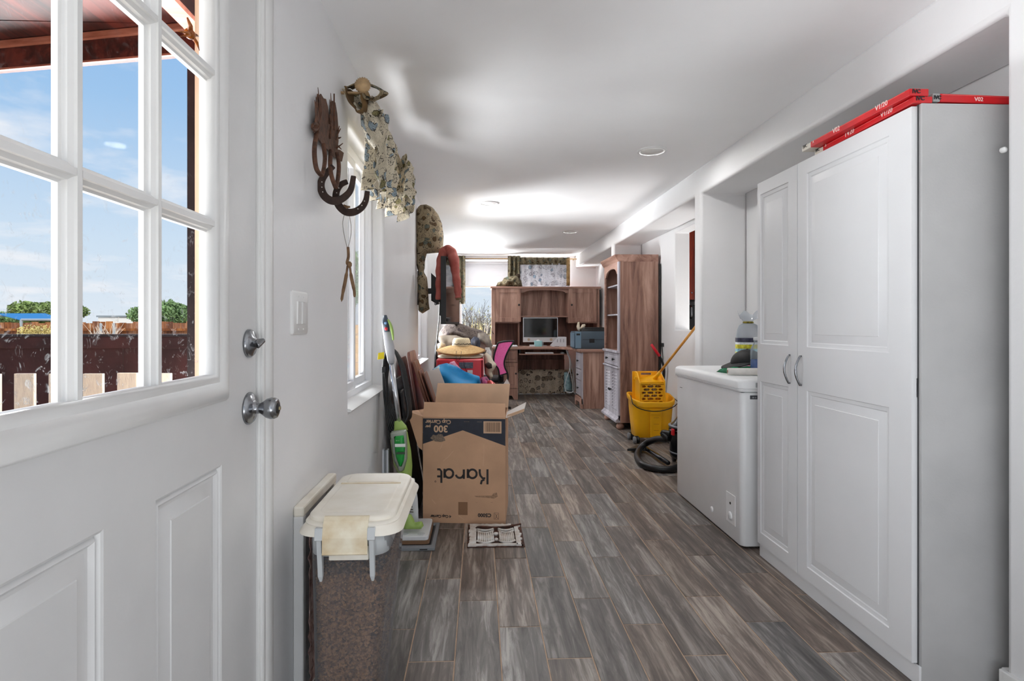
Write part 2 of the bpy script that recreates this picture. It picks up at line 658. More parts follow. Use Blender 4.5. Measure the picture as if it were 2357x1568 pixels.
def glass(name, dirt=0.0, tint=(1, 1, 1), gloss=0.08, milky=0.0, c=(235, 238, 240)):
    if name in MATS:
        return MATS[name]
    m = bpy.data.materials.new(name)
    m.use_nodes = True
    nt = m.node_tree
    nt.nodes.clear()
    N, L = nt.nodes.new, nt.links.new
    out = N('ShaderNodeOutputMaterial')
    tr = N('ShaderNodeBsdfTransparent'); tr.inputs[0].default_value = (*tint, 1)
    gl = N('ShaderNodeBsdfGlossy'); gl.inputs['Roughness'].default_value = 0.03
    fr = N('ShaderNodeFresnel'); fr.inputs['IOR'].default_value = 1.45
    mf = N('ShaderNodeMath'); mf.operation = 'MULTIPLY'; mf.inputs[1].default_value = gloss * 10
    L(fr.outputs[0], mf.inputs[0])
    m1 = N('ShaderNodeMixShader')
    L(mf.outputs[0], m1.inputs[0]); L(tr.outputs[0], m1.inputs[1]); L(gl.outputs[0], m1.inputs[2])
    last = m1.outputs[0]
    df = N('ShaderNodeBsdfDiffuse'); df.inputs[0].default_value = rgb(c)
    if milky:
        tl = N('ShaderNodeBsdfTranslucent'); tl.inputs[0].default_value = rgb(c)
        ma = N('ShaderNodeMixShader'); ma.inputs[0].default_value = 0.4
        L(df.outputs[0], ma.inputs[1]); L(tl.outputs[0], ma.inputs[2])
        m2 = N('ShaderNodeMixShader'); m2.inputs[0].default_value = milky
        L(last, m2.inputs[1]); L(ma.outputs[0], m2.inputs[2])
        last = m2.outputs[0]
    if dirt:
        tc = N('ShaderNodeTexCoord')
        n1 = N('ShaderNodeTexNoise'); n1.inputs['Scale'].default_value = 38; n1.inputs['Detail'].default_value = 6
        n1.inputs['Distortion'].default_value = 2.5
        n2 = N('ShaderNodeTexNoise'); n2.inputs['Scale'].default_value = 5; n2.inputs['Detail'].default_value = 2
        L(tc.outputs['Object'], n1.inputs['Vector']); L(tc.outputs['Object'], n2.inputs['Vector'])
        r = N('ShaderNodeValToRGB'); r.color_ramp.elements[0].position = 0.60; r.color_ramp.elements[1].position = 0.74
        L(n1.outputs['Fac'], r.inputs[0])
        sz = N('ShaderNodeSeparateXYZ'); L(tc.outputs['Object'], sz.inputs[0])
        mz = N('ShaderNodeMapRange')                      # dirtiest towards the bottom of the light
        mz.inputs['From Min'].default_value = 1.45; mz.inputs['From Max'].default_value = 1.02
        mz.inputs['To Min'].default_value = 0.12; mz.inputs['To Max'].default_value = 1.0
        L(sz.outputs['Z'], mz.inputs['Value'])
        mm = N('ShaderNodeMath'); mm.operation = 'MULTIPLY'
        L(r.outputs[0], mm.inputs[0]); L(mz.outputs[0], mm.inputs[1])
        m3 = N('ShaderNodeMath'); m3.operation = 'MULTIPLY'
        L(n2.outputs['Fac'], m3.inputs[0]); L(mm.outputs[0], m3.inputs[1])
        m4 = N('ShaderNodeMath'); m4.operation = 'MULTIPLY'; m4.inputs[1].default_value = dirt
        L(m3.outputs[0], m4.inputs[0])
        m5 = N('ShaderNodeMixShader')
        L(m4.outputs[0], m5.inputs[0]); L(last, m5.inputs[1]); L(df.outputs[0], m5.inputs[2])
        last = m5.outputs[0]
    L(last, out.inputs[0])
    MATS[name] = m
    return m


def printed_fabric(name, base, ink, accent, accent2, scale=14.0, trans=0.0, dens=0.3):
    """Shell-like print: outlined blobs with rings on a cream cloth, some of them tinted."""
    if name in MATS:
        return MATS[name]
    m, nt, b, out = nodes(name)
    N, L = nt.nodes.new, nt.links.new
    tc = N('ShaderNodeTexCoord')
    dn = N('ShaderNodeTexNoise'); dn.inputs['Scale'].default_value = scale * 0.9
    L(tc.outputs['Object'], dn.inputs['Vector'])
    ds = N('ShaderNodeVectorMath'); ds.operation = 'MULTIPLY_ADD'
    L(dn.outputs['Color'], ds.inputs[0]); ds.inputs[1].default_value = (0.05, 0.05, 0.05)
    L(tc.outputs['Object'], ds.inputs[2])
    vo = N('ShaderNodeTexVoronoi'); vo.inputs['Scale'].default_value = scale
    L(ds.outputs[0], vo.inputs['Vector'])
    # outline + rings from the distance to the cell centre
    r1 = N('ShaderNodeValToRGB')
    el = r1.color_ramp.elements
    el[0].position, el[0].color = 0.0, (1, 1, 1, 1)
    el[1].position, el[1].color = 0.47, (0, 0, 0, 1)
    for p, v in ((0.06, 0.1), (0.12, 0.1), (0.15, 0.8), (0.18, 0.12), (0.26, 0.1), (0.29, 0.6), (0.32, 0.1), (0.37, 0.1), (0.40, 1.0), (0.455, 1.0)):
        x = el.new(p); x.color = (v, v, v, 1)
    L(vo.outputs['Distance'], r1.inputs[0])
    blob = N('ShaderNodeMath'); blob.operation = 'LESS_THAN'; blob.inputs[1].default_value = 0.45
    L(vo.outputs['Distance'], blob.inputs[0])
    sc = N('ShaderNodeSeparateColor'); L(vo.outputs['Color'], sc.inputs[0])
    pick = N('ShaderNodeMath'); pick.operation = 'GREATER_THAN'; pick.inputs[1].default_value = dens
    L(sc.outputs[0], pick.inputs[0])
    tin = N('ShaderNodeMath'); tin.operation = 'GREATER_THAN'; tin.inputs[1].default_value = 0.62
    L(sc.outputs[1], tin.inputs[0])
    tin2 = N('ShaderNodeMath'); tin2.operation = 'GREATER_THAN'; tin2.inputs[1].default_value = 0.7
    L(sc.outputs[2], tin2.inputs[0])

    def mul(a, c_):
        q = N('ShaderNodeMath'); q.operation = 'MULTIPLY'
        L(a, q.inputs[0]); L(c_, q.inputs[1])
        return q.outputs[0]

    def mixc(f, a, c_):
        q = N('ShaderNodeMix'); q.data_type = 'RGBA'
        L(f, q.inputs['Factor'])
        for s_, z in (('A', a), ('B', c_)):
            if isinstance(z, tuple):
                q.inputs[s_].default_value = z
            else:
                L(z, q.inputs[s_])
        return q.outputs['Result']
    bp_ = mul(blob.outputs[0], pick.outputs[0])
    c1 = mixc(mul(bp_, tin.outputs[0]), rgb(base), rgb(accent))
    c2 = mixc(mul(bp_, tin2.outputs[0]), c1, rgb(accent2))
    fa = N('ShaderNodeTexNoise'); fa.inputs['Scale'].default_value = scale * 6; L(tc.outputs['Object'], fa.inputs['Vector'])
    fr = N('ShaderNodeValToRGB'); fr.color_ramp.elements[0].position = 0.38; fr.color_ramp.elements[1].position = 0.52
    L(fa.outputs['Fac'], fr.inputs[0])
    ln = mul(mul(r1.outputs[0], pick.outputs[0]), fr.outputs[0])
    cn = N('ShaderNodeTexNoise'); cn.inputs['Scale'].default_value = scale * 0.75; cn.inputs['Detail'].default_value = 1.5
    cn.inputs['Distortion'].default_value = 1.6
    L(tc.outputs['Object'], cn.inputs['Vector'])
    cr_ = N('ShaderNodeValToRGB')
    el = cr_.color_ramp.elements
    el[0].position, el[0].color = 0.0, (0, 0, 0, 1)
    el[1].position, el[1].color = 1.0, (0, 0, 0, 1)
    for p, v in ((0.425, 0), (0.432, 0.8), (0.445, 0.8), (0.452, 0), (0.56, 0), (0.566, 0.9), (0.578, 0.9), (0.585, 0.12), (0.66, 0.12)):
        x = el.new(p); x.color = (v, v, v, 1)
    L(cn.outputs['Fac'], cr_.inputs[0])
    c2 = mixc(mul(cr_.outputs[0], fr.outputs[0]), c2, rgb(ink))
    c3 = mixc(ln, c2, rgb(ink))
    L(c3, b.inputs['Base Color'])
    b.inputs['Roughness'].default_value = 0.85
    if trans:
        tl = N('ShaderNodeBsdfTranslucent'); L(c3, tl.inputs[0])
        mx = N('ShaderNodeMixShader'); mx.inputs[0].default_value = trans
        L(b.outputs[0], mx.inputs[1]); L(tl.outputs[0], mx.inputs[2])
        L(mx.outputs[0], out.inputs[0])
    MATS[name] = m
    return m


WALL = mat('wall_paint', (230, 230, 231), 0.42, var=0.015, vs=1.5, bump=0.10, bs=28, spec=0.35)
CEIL = mat('ceiling_paint', (247, 247, 248), 0.6, var=0.01, vs=2, bump=0.05, bs=30)
WHITE = mat('white_trim_paint', (222, 222, 221), 0.3, var=0.02, vs=5)
DOORP = mat('door_paint', (212, 212, 212), 0.36, var=0.02, vs=4, bump=0.03, bs=90)
VINYL = mat('white_vinyl', (236, 237, 240), 0.3)
MELA = mat('white_melamine', (224, 225, 227), 0.3, var=0.012, vs=3)
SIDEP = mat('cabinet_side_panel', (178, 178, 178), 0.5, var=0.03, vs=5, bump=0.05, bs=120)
CHROME = mat('brushed_nickel', (150, 152, 156), 0.22, metal=1.0, bump=0.02, bs=200)
BLACKP = mat('black_plastic', (13, 13, 15), 0.4)
BLACKM = mat('black_metal', (14, 14, 16), 0.45)
GROUT = mat('tile_grout', (176, 150, 128), 0.85, var=0.08, vs=20)
# ================================================================== THE SETTING
WX, CZ, BY = -0.555, 2.26, 9.33          # left wall face, ceiling height, end wall
RX, NX, NZ = 1.589, 1.93, 2.072          # right wall face, niche back, niche top

TILE = wood('wood_look_tile', (70, 63, 59), (110, 101, 95), (170, 161, 153), 'Y', 2.0, 0.42, rnd=True, contrast=0.72)
fl = struct('floor', B().box(-0.7, 3.2, -1.95, 9.5, -0.12, -0.0015), GROUT)
TW, TL, GJ = 0.1555, 0.6130, 0.0042


def tile_mesh(w, l):
    b = B().box(0, w, 0, l, -0.008, 0.0)
    me = bpy.data.meshes.new('tile')
    me.from_pydata(b.v, [], b.f)
    bm = bmesh.new(); bm.from_mesh(me)
    ed = [e for e in bm.edges if all(v.co.z > -0.001 for v in e.verts)]
    bmesh.ops.bevel(bm, geom=ed, offset=0.0012, segments=1, affect='EDGES')
    bmesh.ops.recalc_face_normals(bm, faces=bm.faces)
    bm.to_mesh(me); bm.free()
    me.materials.append(TILE)
    return me


full_tile = tile_mesh(TW - GJ, TL - GJ)
for i in range(-2, 15):
    x0 = -0.2407 + 0.1555 * i + GJ / 2
    x1 = x0 + TW - GJ
    cx0, cx1 = max(x0, WX + 0.003), min(x1, NX - 0.003)
    if cx1 - cx0 < 0.02:
        continue
    y0 = 2.508 - (i % 3) * (TL / 3) - TL * 4
    while y0 < BY:
        a, b_ = y0 + GJ / 2, y0 + TL - GJ / 2
        ca, cb_ = max(a, 0.35), min(b_, BY - 0.003)
        y0 += TL
        if cb_ - ca < 0.03:
            continue
        whole = abs(cb_ - ca - (TL - GJ)) < 1e-4 and abs(cx1 - cx0 - (TW - GJ)) < 1e-4
        t = bpy.data.objects.new('tile', full_tile if whole else tile_mesh(cx1 - cx0, cb_ - ca))
        COL.objects.link(t)
        t.parent = fl
        t.location = (cx0, ca, random.uniform(-0.0006, 0.0006))
rest = B()
for i in range(-2, 15):
    for j in range(4):
        x0 = -0.2407 + 0.1555 * i + GJ / 2
        x1 = min(x0 + TW - GJ, NX)
        x0 = max(x0, WX + 0.003)
        if x1 > x0:
            rest.box(x0, x1, -1.88 + j * 0.556, -1.88 + (j + 1) * 0.556 - GJ, -0.008, 0)
o = obj('tile_rest', rest, TILE, fl); o['kind'] = 'stuff'; o.name = 'tile_field'

struct('ceiling', B().box(-0.7, 2.1, -2.0, BY + 0.14, CZ, CZ + 0.14), CEIL)


def PL(u, v, d):
    return (WX + d, u, v)


def PR(u, v, d):
    return (RX - d, u, v)


W1 = (2.40, 3.29, 0.764, 1.986)
W2 = (5.09, 5.99, 0.764, 1.986)
D1 = (0.385, 1.440, -0.12, 2.075)
b = B().face_holes(-2.0, BY + 0.14, -0.12, CZ + 0.01, [W1, W2, D1], PL, 0.14, through=True)
struct('wall_left', b, WALL, bevel=0.016, seg=3, autos=50)
b = B().face_holes(-2.0, BY + 0.14, -0.12, CZ + 0.01, [(1.647, 4.007, -0.12, NZ), (4.13, 6.65, -0.12, NZ), (6.79, BY + 0.001, -0.12, NZ)], PR, 0.341, through=True)
struct('wall_right', b, WALL, bevel=0.02, seg=3, autos=50)


def PN(u, v, d):
    return (NX - d, u, v)


HATCH = (4.55, 5.52, 1.072, 2.035)
b = B().face_holes(1.2, BY + 0.14, -0.12, NZ + 0.1, [HATCH], PN, 0.15, through=True)
struct('wall_niche', b, WALL, bevel=0.008, seg=2, autos=50)
EW = (-0.35, 1.495, 0.75, 2.19)


def PE(u, v, d):
    return (u, BY - d, v)


b = B().face_holes(-0.7, 2.1, -0.12, CZ + 0.01, [EW], PE, 0.14, through=True)
struct('wall_end', b, WALL, bevel=0.012, seg=2, autos=50)
b = B().face_holes(-0.7, 1.75, -0.12, CZ + 0.01, [(-0.4, 1.45, 0.7, 2.2)], lambda u, v, d: (u, -1.9 + d, v), 0.1, through=True)
struct('wall_rear', b, WALL)

# baseboards
b = B().box(RX - 0.014, RX + 0.004, -1.88, 1.655, 0.0, 0.083)
b.box(RX, NX, 1.647, 1.661, 0.0, 0.083)
struct('baseboard_right', b, WHITE, bevel=0.004)
b = B().box(WX, WX + 0.012, 1.53, 8.0, 0.0, 0.07)
struct('baseboard_left', b, WHITE, bevel=0.003)
b = B().box(NX - 0.012, NX, 4.14, 6.64, 0.0, 0.07)
struct('baseboard_niche', b, WHITE, bevel=0.003)

# ------------------------------------------------------------------ ceiling lights
LENS = mat('frosted_lens', (235, 235, 232), 0.5)
TRIM = mat('light_trim', (226, 226, 226), 0.4)
LAMPS = [(1.118, 3.63, 'round recessed ceiling light nearest to the tall white cabinet'),
         (0.081, 5.265, 'round recessed ceiling light over the box and far window curtain'),
         (1.098, 6.84, 'small recessed ceiling light in front of the wooden bookcase'),
         (0.067, 8.66, 'small recessed ceiling light farthest away, just before the blinds')]
for x, y, lb in LAMPS:
    t = thing('ceiling_light', lb, 'ceiling light', (x, y, CZ), 0, 'recessed ceiling lights')
    obj('trim_ring', B().lathe([(0.070, 0.012), (0.070, -0.004), (0.078, -0.010), (0.090, -0.009), (0.096, -0.002), (0.096, 0.0)], (x, y, CZ), n=32), TRIM, t, smooth=True)
    obj('lens', B().lathe([(0.071, 0.0), (0.069, -0.0035), (0.02, -0.0055), (0.001, -0.006)], (x, y, CZ), n=32), LENS, t, smooth=True)

# ------------------------------------------------------------------ entry door
dr = thing('door_1', 'white entry door with a nine pane window and two raised panels', 'door', (WX - 0.03, 0.9, 0.0))
dr['kind'] = 'structure'
DX = -0.562


def PD(u, v, d):
    return (DX + d, u, v)


LT = (0.606, 1.206, 1.023, 1.975)     # glazed opening
pan = [(0.999, 1.250, 0.24, 0.824), (0.612, 0.864, 0.24, 0.824)]
b = B()
rg = [(0.004, -0.002), (0.008, -0.009), (0.014, -0.0035), (0.020, -0.010), (0.026, -0.011), (0.052, -0.0035), (0.0535, -0.0015)]
b.face_holes(0.405, 1.436, 0.012, 0.9, pan, PD, 0.042, rings=rg)
obj('door_panel', b, DOORP, dr, autos=25)
b = B().face_holes(0.405, 1.436, 0.9, 2.065, [(LT[0] - 0.03, LT[1] + 0.03, LT[2] - 0.03, LT[3] + 0.03)], PD, 0.042, through=True)
obj('door_leaf', b, DOORP, dr)
# moulding round the light: rings outward from the opening
b = B()
prof = [(0.045, -0.022), (0.0, -0.022), (-0.001, 0.006), (0.006, 0.012), (0.012, 0.010), (0.017, 0.008), (0.022, 0.0125), (0.034, 0.0165), (0.046, 0.015), (0.055, 0.010), (0.060, 0.004), (0.063, -0.001)]
prev = None
for o_, d_ in prof:
    r4 = [PD(LT[0] - o_, LT[2] - o_, d_), PD(LT[1] + o_, LT[2] - o_, d_), PD(LT[1] + o_, LT[3] + o_, d_), PD(LT[0] - o_, LT[3] + o_, d_)]
    if prev:
        for q in range(4):
            b.quad(prev[q], prev[(q + 1) % 4], r4[(q + 1) % 4], r4[q])
    prev = r4
obj('glazing_frame', b, WHITE, dr, autos=60)
sec = [(-0.017, -0.021), (-0.017, -0.012), (-0.013, -0.010), (-0.012, -0.003), (-0.006, 0.002), (-0.005, 0.006), (0.005, 0.006), (0.006, 0.002), (0.012, -0.003), (0.013, -0.010), (0.017, -0.012), (0.017, -0.021)]
vy = [0.806, 1.002]
vz = [1.340, 1.657]
for y in vy:
    b = B().loft([[PD(y + u, z, d) for u, d in sec] for z in (LT[2], LT[3])])
    obj('muntin', b, WHITE, dr, autos=35)
ys = [LT[0], vy[0], vy[1], LT[1]]
for z in vz:
    for k in range(3):
        b = B().loft([[PD(y, z + u, d) for u, d in sec] for y in (ys[k] + (0.006 if k else 0), ys[k + 1] - (0.006 if k < 2 else 0))])
        obj('muntin', b, WHITE, dr, autos=35)
zs = [LT[2], vz[0], vz[1], LT[3]]
DG = glass('door_glass', dirt=1.1, gloss=0.0002)
for i in range(3):
    for j in range(3):
        b = B().box(DX - 0.021, DX - 0.018, ys[i] + 0.004, ys[i + 1] - 0.004, zs[j] + 0.004, zs[j + 1] - 0.004)
        obj('pane', b, DG, dr)
# bolt and knob
c = Vector((DX, 1.392, 1.083))
db = obj('deadbolt', B().lathe([(0.0345, 0.0), (0.0345, 0.005), (0.030, 0.010), (0.018, 0.013), (0.012, 0.018)], c, 'X', 28), CHROME, dr, smooth=True)
db['label'] = 'brushed steel thumb turn bolt'
R = Matrix.Rotation(math.radians(20), 4, 'X')
b = B().loft([[c + (R @ Vector((x, s_ * w, t * h))) for s_, t in ((-1, -1), (1, -1), (1, 1), (-1, 1))] for x, w, h in ((0.014, 0.006, 0.006), (0.022, 0.010, 0.009), (0.030, 0.020, 0.006), (0.034, 0.018, 0.003))])
obj('thumb_turn', b, CHROME, db, bevel=0.002)
c = Vector((DX, 1.392, 0.925))
b = B().lathe([(0.039, 0.0), (0.039, 0.004), (0.034, 0.010), (0.020, 0.014), (0.014, 0.018), (0.0125, 0.028), (0.016, 0.034), (0.0235, 0.044), (0.0265, 0.054), (0.026, 0.062), (0.023, 0.068), (0.016, 0.0705), (0.012, 0.0705)], c, 'X', 30)
kb = obj('knob', b, CHROME, dr, smooth=True)
obj('keyhole', B().lathe([(0.0125, 0.069), (0.0125, 0.072), (0.009, 0.0735)], c, 'X', 16), BLACKM, kb, smooth=True)
obj('key_plug', B().box(c.x + 0.072, c.x + 0.0765, c.y - 0.0045, c.y + 0.0045, c.z - 0.004, c.z + 0.004), mat('aged_brass', (150, 140, 110), 0.4, metal=0.8), kb, bevel=0.001)
obj('latch_plate', B().box(DX - 0.040, DX - 0.004, 1.4355, 1.4375, 0.895, 0.955), CHROME, dr)
# frame: stop, reveal and casing
b = B().box(WX - 0.12, WX + 0.001, 1.4385, 1.4495, 0, 2.08)
b.box(WX - 0.12, DX - 0.046, 1.425, 1.44, 0, 2.08)
b.box(WX - 0.14, WX + 0.001, 0.372, 0.395, 0, 2.08)
b.box(WX - 0.14, WX + 0.001, 0.372, 1.4495, 2.07, 2.09)
struct('trim_1', b, WHITE, bevel=0.002)
b = B()
cas = [(1.444, -0.004), (1.444, 0.006), (1.448, 0.009), (1.456, 0.009), (1.460, 0.006), (1.464, 0.006), (1.468, 0.010), (1.490, 0.012), (1.505, 0.012), (1.512, 0.007), (1.514, -0.004)]
b.loft([[(WX + d, u, z) for u, d in cas] for z in (0.0, 2.09)])
b.box(WX - 0.004, WX + 0.01, 0.31, 1.514, 2.09, 2.16)
b.box(WX - 0.004, WX + 0.01, 0.31, 0.38, 0, 2.09)
struct('trim_2', b, WHITE, autos=40)
EXTJ = mat('tan_exterior_paint', (205, 172, 146), 0.7, var=0.04)
b = B().box(WX - 0.147, WX - 0.1202, 1.425, 1.4495, -0.1, 2.12)
b.box(WX - 0.165, WX - 0.141, 0.30, 1.442, 2.06, 2.12)
b.box(WX - 0.16, WX - 0.141, 1.442, 2.38, -0.3, 2.6)
struct('trim_3', b, EXTJ)

# ------------------------------------------------------------------ light switch
sw = thing('light_switch', 'white double rocker light switch on the wall beside the entry door', 'light switch', (WX, 1.745, 1.164))
b = B().loft([[(WX + x, 1.745 + u, 1.164 + v) for u, v in rrect(-w, w, -h, h, 0.006, 3)] for x, w, h in ((0, 0.0735, 0.066), (0.004, 0.0735, 0.066), (0.008, 0.069, 0.0615))])
obj('switch_plate', b, WHITE, sw, autos=40)
for k in (-1, 1):
    y = 1.745 + k * 0.023
    b = B().loft([[(WX + 0.008, y + u, 1.164 + v) for u, v in ((-0.0165, -0.034), (0.0165, -0.034), (0.0165, 0.034), (-0.0165, 0.034))],
                  [(WX + 0.0105 + (0.002 if v > 0 else 0), y + u, 1.164 + v) for u, v in ((-0.0155, -0.033), (0.0155, -0.033), (0.0155, 0.033), (-0.0155, 0.033))]])
    obj('rocker', b, WHITE, sw)
    for z in (-0.05, 0.05):
        obj('screw', B().lathe([(0.003, 0.008), (0.003, 0.0095), (0.001, 0.01)], (WX, y, 1.164 + z), 'X', 8), WHITE, sw)

# ------------------------------------------------------------------ windows


def slider(n, y0, y1, z0, z1, blinds=False):
    w = thing('window_%d' % n, 'white vinyl sliding window in the wall beside the curtain' if n == 1 else 'white vinyl sliding window behind the wall television', 'window', (WX - 0.1, (y0 + y1) / 2, z0))
    w['kind'] = 'structure'
    xf, xb = WX - 0.068, WX - 0.138
    f = 0.045

    def ring(a, b_, c, d, fw, xa, xz, name):
        q = B()
        q.box(xa, xz, a, a + fw, c, d)
        q.box(xa, xz, b_ - fw, b_, c, d)
        q.box(xa, xz, a + fw, b_ - fw, c, c + fw)
        q.box(xa, xz, a + fw, b_ - fw, d - fw, d)
        return obj(name, q, VINYL, w, bevel=0.003)
    ring(y0, y1, z0, z1, f, xb, xf, 'window_frame')
    ym = (y0 + y1) / 2
    for (a, b_, xa) in ((y0 + f, ym + 0.02, xf - 0.028), (ym - 0.02, y1 - f, xf - 0.056)):
        sname = ring(a, b_, z0 + f, z1 - f, 0.038, xa, xa + 0.024, 'sash')
        obj('pane', B().box(xa + 0.008, xa + 0.014, a + 0.03, b_ - 0.03, z0 + f + 0.03, z1 - f - 0.03), glass('window_glass', gloss=0.05), sname)
    # sloping sill
    q = B().loft([[(xf + 0.001, y, z0 - 0.004), (WX + 0.010, y, z0 - 0.006), (WX + 0.014, y, z0 - 0.001), (WX + 0.006, y, z0 + 0.006), (xf + 0.001, y, z0 + 0.014)] for y in (y0 + 0.001, y1 - 0.001)])
    obj('sill', q, WHITE, w, autos=50)
    return w


slider(1, *W1)
slider(2, *W2)
w3 = thing('window_3', 'wide white framed window in the end wall behind the desk', 'window', (0.57, BY + 0.1, 0.75))
w3['kind'] = 'structure'
q = B()
a, b_, c, d = EW
ya, yb = BY + 0.06, BY + 0.13
fr = 0.045
for (p, q_) in ((a, a + fr), (b_ - fr, b_), (0.545, 0.60)):
    q.box(p, q_, ya, yb, c, d)
q.box(a, b_, ya, yb, c, c + fr)
q.box(a, b_, ya, yb, d - fr, d)
obj('window_frame', q, VINYL, w3, bevel=0.003)
obj('pane', B().box(a + fr, 0.545, ya + 0.03, ya + 0.036, c + fr, d - fr), glass('window_glass'), w3)
obj('pane', B().box(0.60, b_ - fr, ya + 0.03, ya + 0.036, c + fr, d - fr), glass('window_glass'), w3)
w4 = thing('window_4', 'added window in the unseen rear wall', 'window', (0.5, -1.95, 0.7))  # made-up window, added to account for the rear fill light
w4['kind'] = 'structure'
obj('pane', B().box(-0.4, 1.45, -1.95, -1.944, 0.7, 2.2), glass('window_glass'), w4)

# ------------------------------------------------------------------ kitchen seen through the hatch
b = B().box(2.08, 4.2, 7.2, 7.3, -0.1, 2.3)
b.box(2.08, 4.2, 3.6, 7.3, 2.3, 2.4)
b.box(2.08, 4.2, 3.6, 7.3, -0.2, -0.1)
b.box(4.2, 4.3, 3.6, 7.3, -0.2, 2.4)
struct('wall_kitchen', b, WALL)
CH = wood('cherry_wood', (110, 30, 8), (150, 46, 14), (190, 72, 26), 'Z', 0.8, 0.25)
t = thing('wall_cabinet', 'red cherry wood kitchen wall cabinet seen through the hatch', 'cabinet', (2.6, 6.8, 1.4))
obj('carcass', B().box(2.12, 3.4, 6.62, 7.19, 1.42, 2.28), CH, t)
for k in range(3):
    b = B().face_holes(2.13 + k * 0.42, 2.54 + k * 0.42, 1.43, 2.27, [(2.19 + k * 0.42, 2.48 + k * 0.42, 1.49, 2.21)], lambda u, v, d: (u, 6.60 - d, v), 0.02, rings=[(0.005, -0.008), (0.02, -0.008), (0.04, -0.002)])
    dd = obj('door', b, CH, t)
    obj('handle', B().lathe([(0.006, 0), (0.012, 0.02), (0.001, 0.024)], (2.51 + k * 0.42, 6.59, 1.50), 'Y', 10), CHROME, dd)
t = thing('refrigerator', 'black fridge below the red kitchen cabinet', 'fridge', (2.6, 6.8, 0))
obj('body', B().box(2.12, 2.95, 6.62, 7.15, 0.0, 1.36), BLACKP, t, bevel=0.01)
obj('handle', B().tube([(2.5, 6.60, 1.20), (2.5, 6.57, 1.22), (2.5, 6.57, 1.32), (2.5, 6.60, 1.34)], 0.012), CHROME, t, smooth=True)

# ================================================================== OUTSIDE
DIRT = mat('dry_ground', (178, 158, 132), 0.95, var=0.12, vs=3, bump=0.4, bs=8)
struct('ground_outside', B().box(-70, 40, -25, 90, -0.5, -0.3), DIRT)
# house shell that shades the yard side
struct('roof', B().box(-0.9, 5.5, -2.2, 9.7, 2.42, 2.55), mat('roofing', (150, 140, 130), 0.9))

MAH = wood('red_brown_stain', (42, 14, 12), (78, 28, 22), (112, 46, 36), 'Y', 0.6, 0.7)
SALM_LIT = wood('lit_salmon_edge', (150, 84, 66), (184, 116, 96), (206, 140, 120), 'X', 0.6, 0.7)  # lit edges of the dark red beams, put into a paler colour
pr = thing('porch_roof', 'dark red stained wooden porch roof with lighter beam edges', 'porch roof', (-2.2, 1.8, 2.5))
ang = math.atan2(2.80 - 3.16, 1.75)
Mb = Matrix.Translation((-2.95, 3.16, 0)) @ Matrix.Rotation(ang, 4, 'Z')
for k in range(12):
    y0 = -0.55 + k * 0.31
    obj('deck_board', B().box(-3.6, -0.72, y0, y0 + 0.302, 2.62, 2.64), MAH, pr)
obj('beam', B().box(0, 1.8, 0, 0.05, 2.478, 2.585, Mb), MAH, pr)
obj('beam_lit_edge', B().box(0, 1.8, -0.004, 0.012, 2.470, 2.480, Mb), SALM_LIT, pr)
obj('beam_top_lit_edge', B().box(0, 1.8, -0.02, 0.05, 2.585, 2.615, Mb), SALM_LIT, pr)
obj('rafter', B().box(-1.345, -1.30, 0.2, 2.80, 2.50, 2.615), MAH, pr)
obj('rafter_edge', B().box(-1.35, -1.27, 0.2, 2.80, 2.478, 2.50), SALM_LIT, pr)
obj('rafter', B().box(-2.55, -2.50, 0.2, 2.95, 2.50, 2.615), MAH, pr)
DK = mat('dark_post_paint', (48, 38, 40), 0.6, var=0.2, vs=9)
p0 = at(430, 700, D=2.95); p1 = at(460, 700, D=2.95)
t = thing('porch_post', 'dark brown wooden porch post seen through the door glass', 'post', (p0.x, p0.y, -0.3))
obj('shaft', B().box(p0.x, p1.x, p0.y, p0.y + 0.075, -0.3, 2.47), DK, t, bevel=0.004)
obj('post_base', B().box(p0.x - 0.02, p1.x + 0.02, p0.y - 0.02, p0.y + 0.095, -0.3, -0.24), DK, t)

PK = mat('weathered_pickets', (246, 234, 216), 0.85, var=0.05, vs=14, bump=0.2, bs=40, stretch=(6, 6, 1))
pf = thing('picket_fence', 'low pale wooden picket fence just outside the door glass', 'fence', (-2.0, 2.8, -0.3))
for k in range(-3, 5):
    a0 = at(62 + 75.0 * k, 857, D=2.79)
    a1 = at(62 + 75.0 * k + 43, 857, D=2.79)
    b = B().box(a0.x, a1.x, 2.80, 2.818, -0.28, a0.z + random.uniform(-0.002, 0.002))
    obj('picket', b, PK, pf, bevel=0.002)
obj('rail', B().box(-3.1, -1.48, 2.82, 2.85, 0.15, 0.24), PK, pf)
obj('rail', B().box(-3.1, -1.48, 2.82, 2.85, 0.62, 0.70), PK, pf)
BP = mat('dark_brown_panel', (66, 34, 32), 0.75, var=0.22, vs=5, bump=0.2, bs=20)
bf = thing('panel_fence', 'solid dark brown board fence behind the pale pickets', 'fence', (-2.6, 3.4, -0.3))
for k in range(4):
    obj('panel', B().box(-4.9 + k * 0.93, -4.9 + k * 0.93 + 0.925, 3.42, 3.45, -0.28, 0.985), BP, bf)
obj('top_board', B().box(-4.9, -1.19, 3.40, 3.42, 0.985, 1.056), BP, bf, bevel=0.003)
obj('latch', B().tube([(-2.42, 3.415, 0.58), (-2.42, 3.405, 0.76), (-2.40, 3.40, 0.79), (-2.38, 3.405, 0.76), (-2.39, 3.41, 0.72)], 0.012), mat('rusty_steel', (120, 76, 56), 0.8), bf)
obj('coping', B().box(-4.9, -1.19, 3.39, 3.46, 1.056, 1.07), DK, bf)

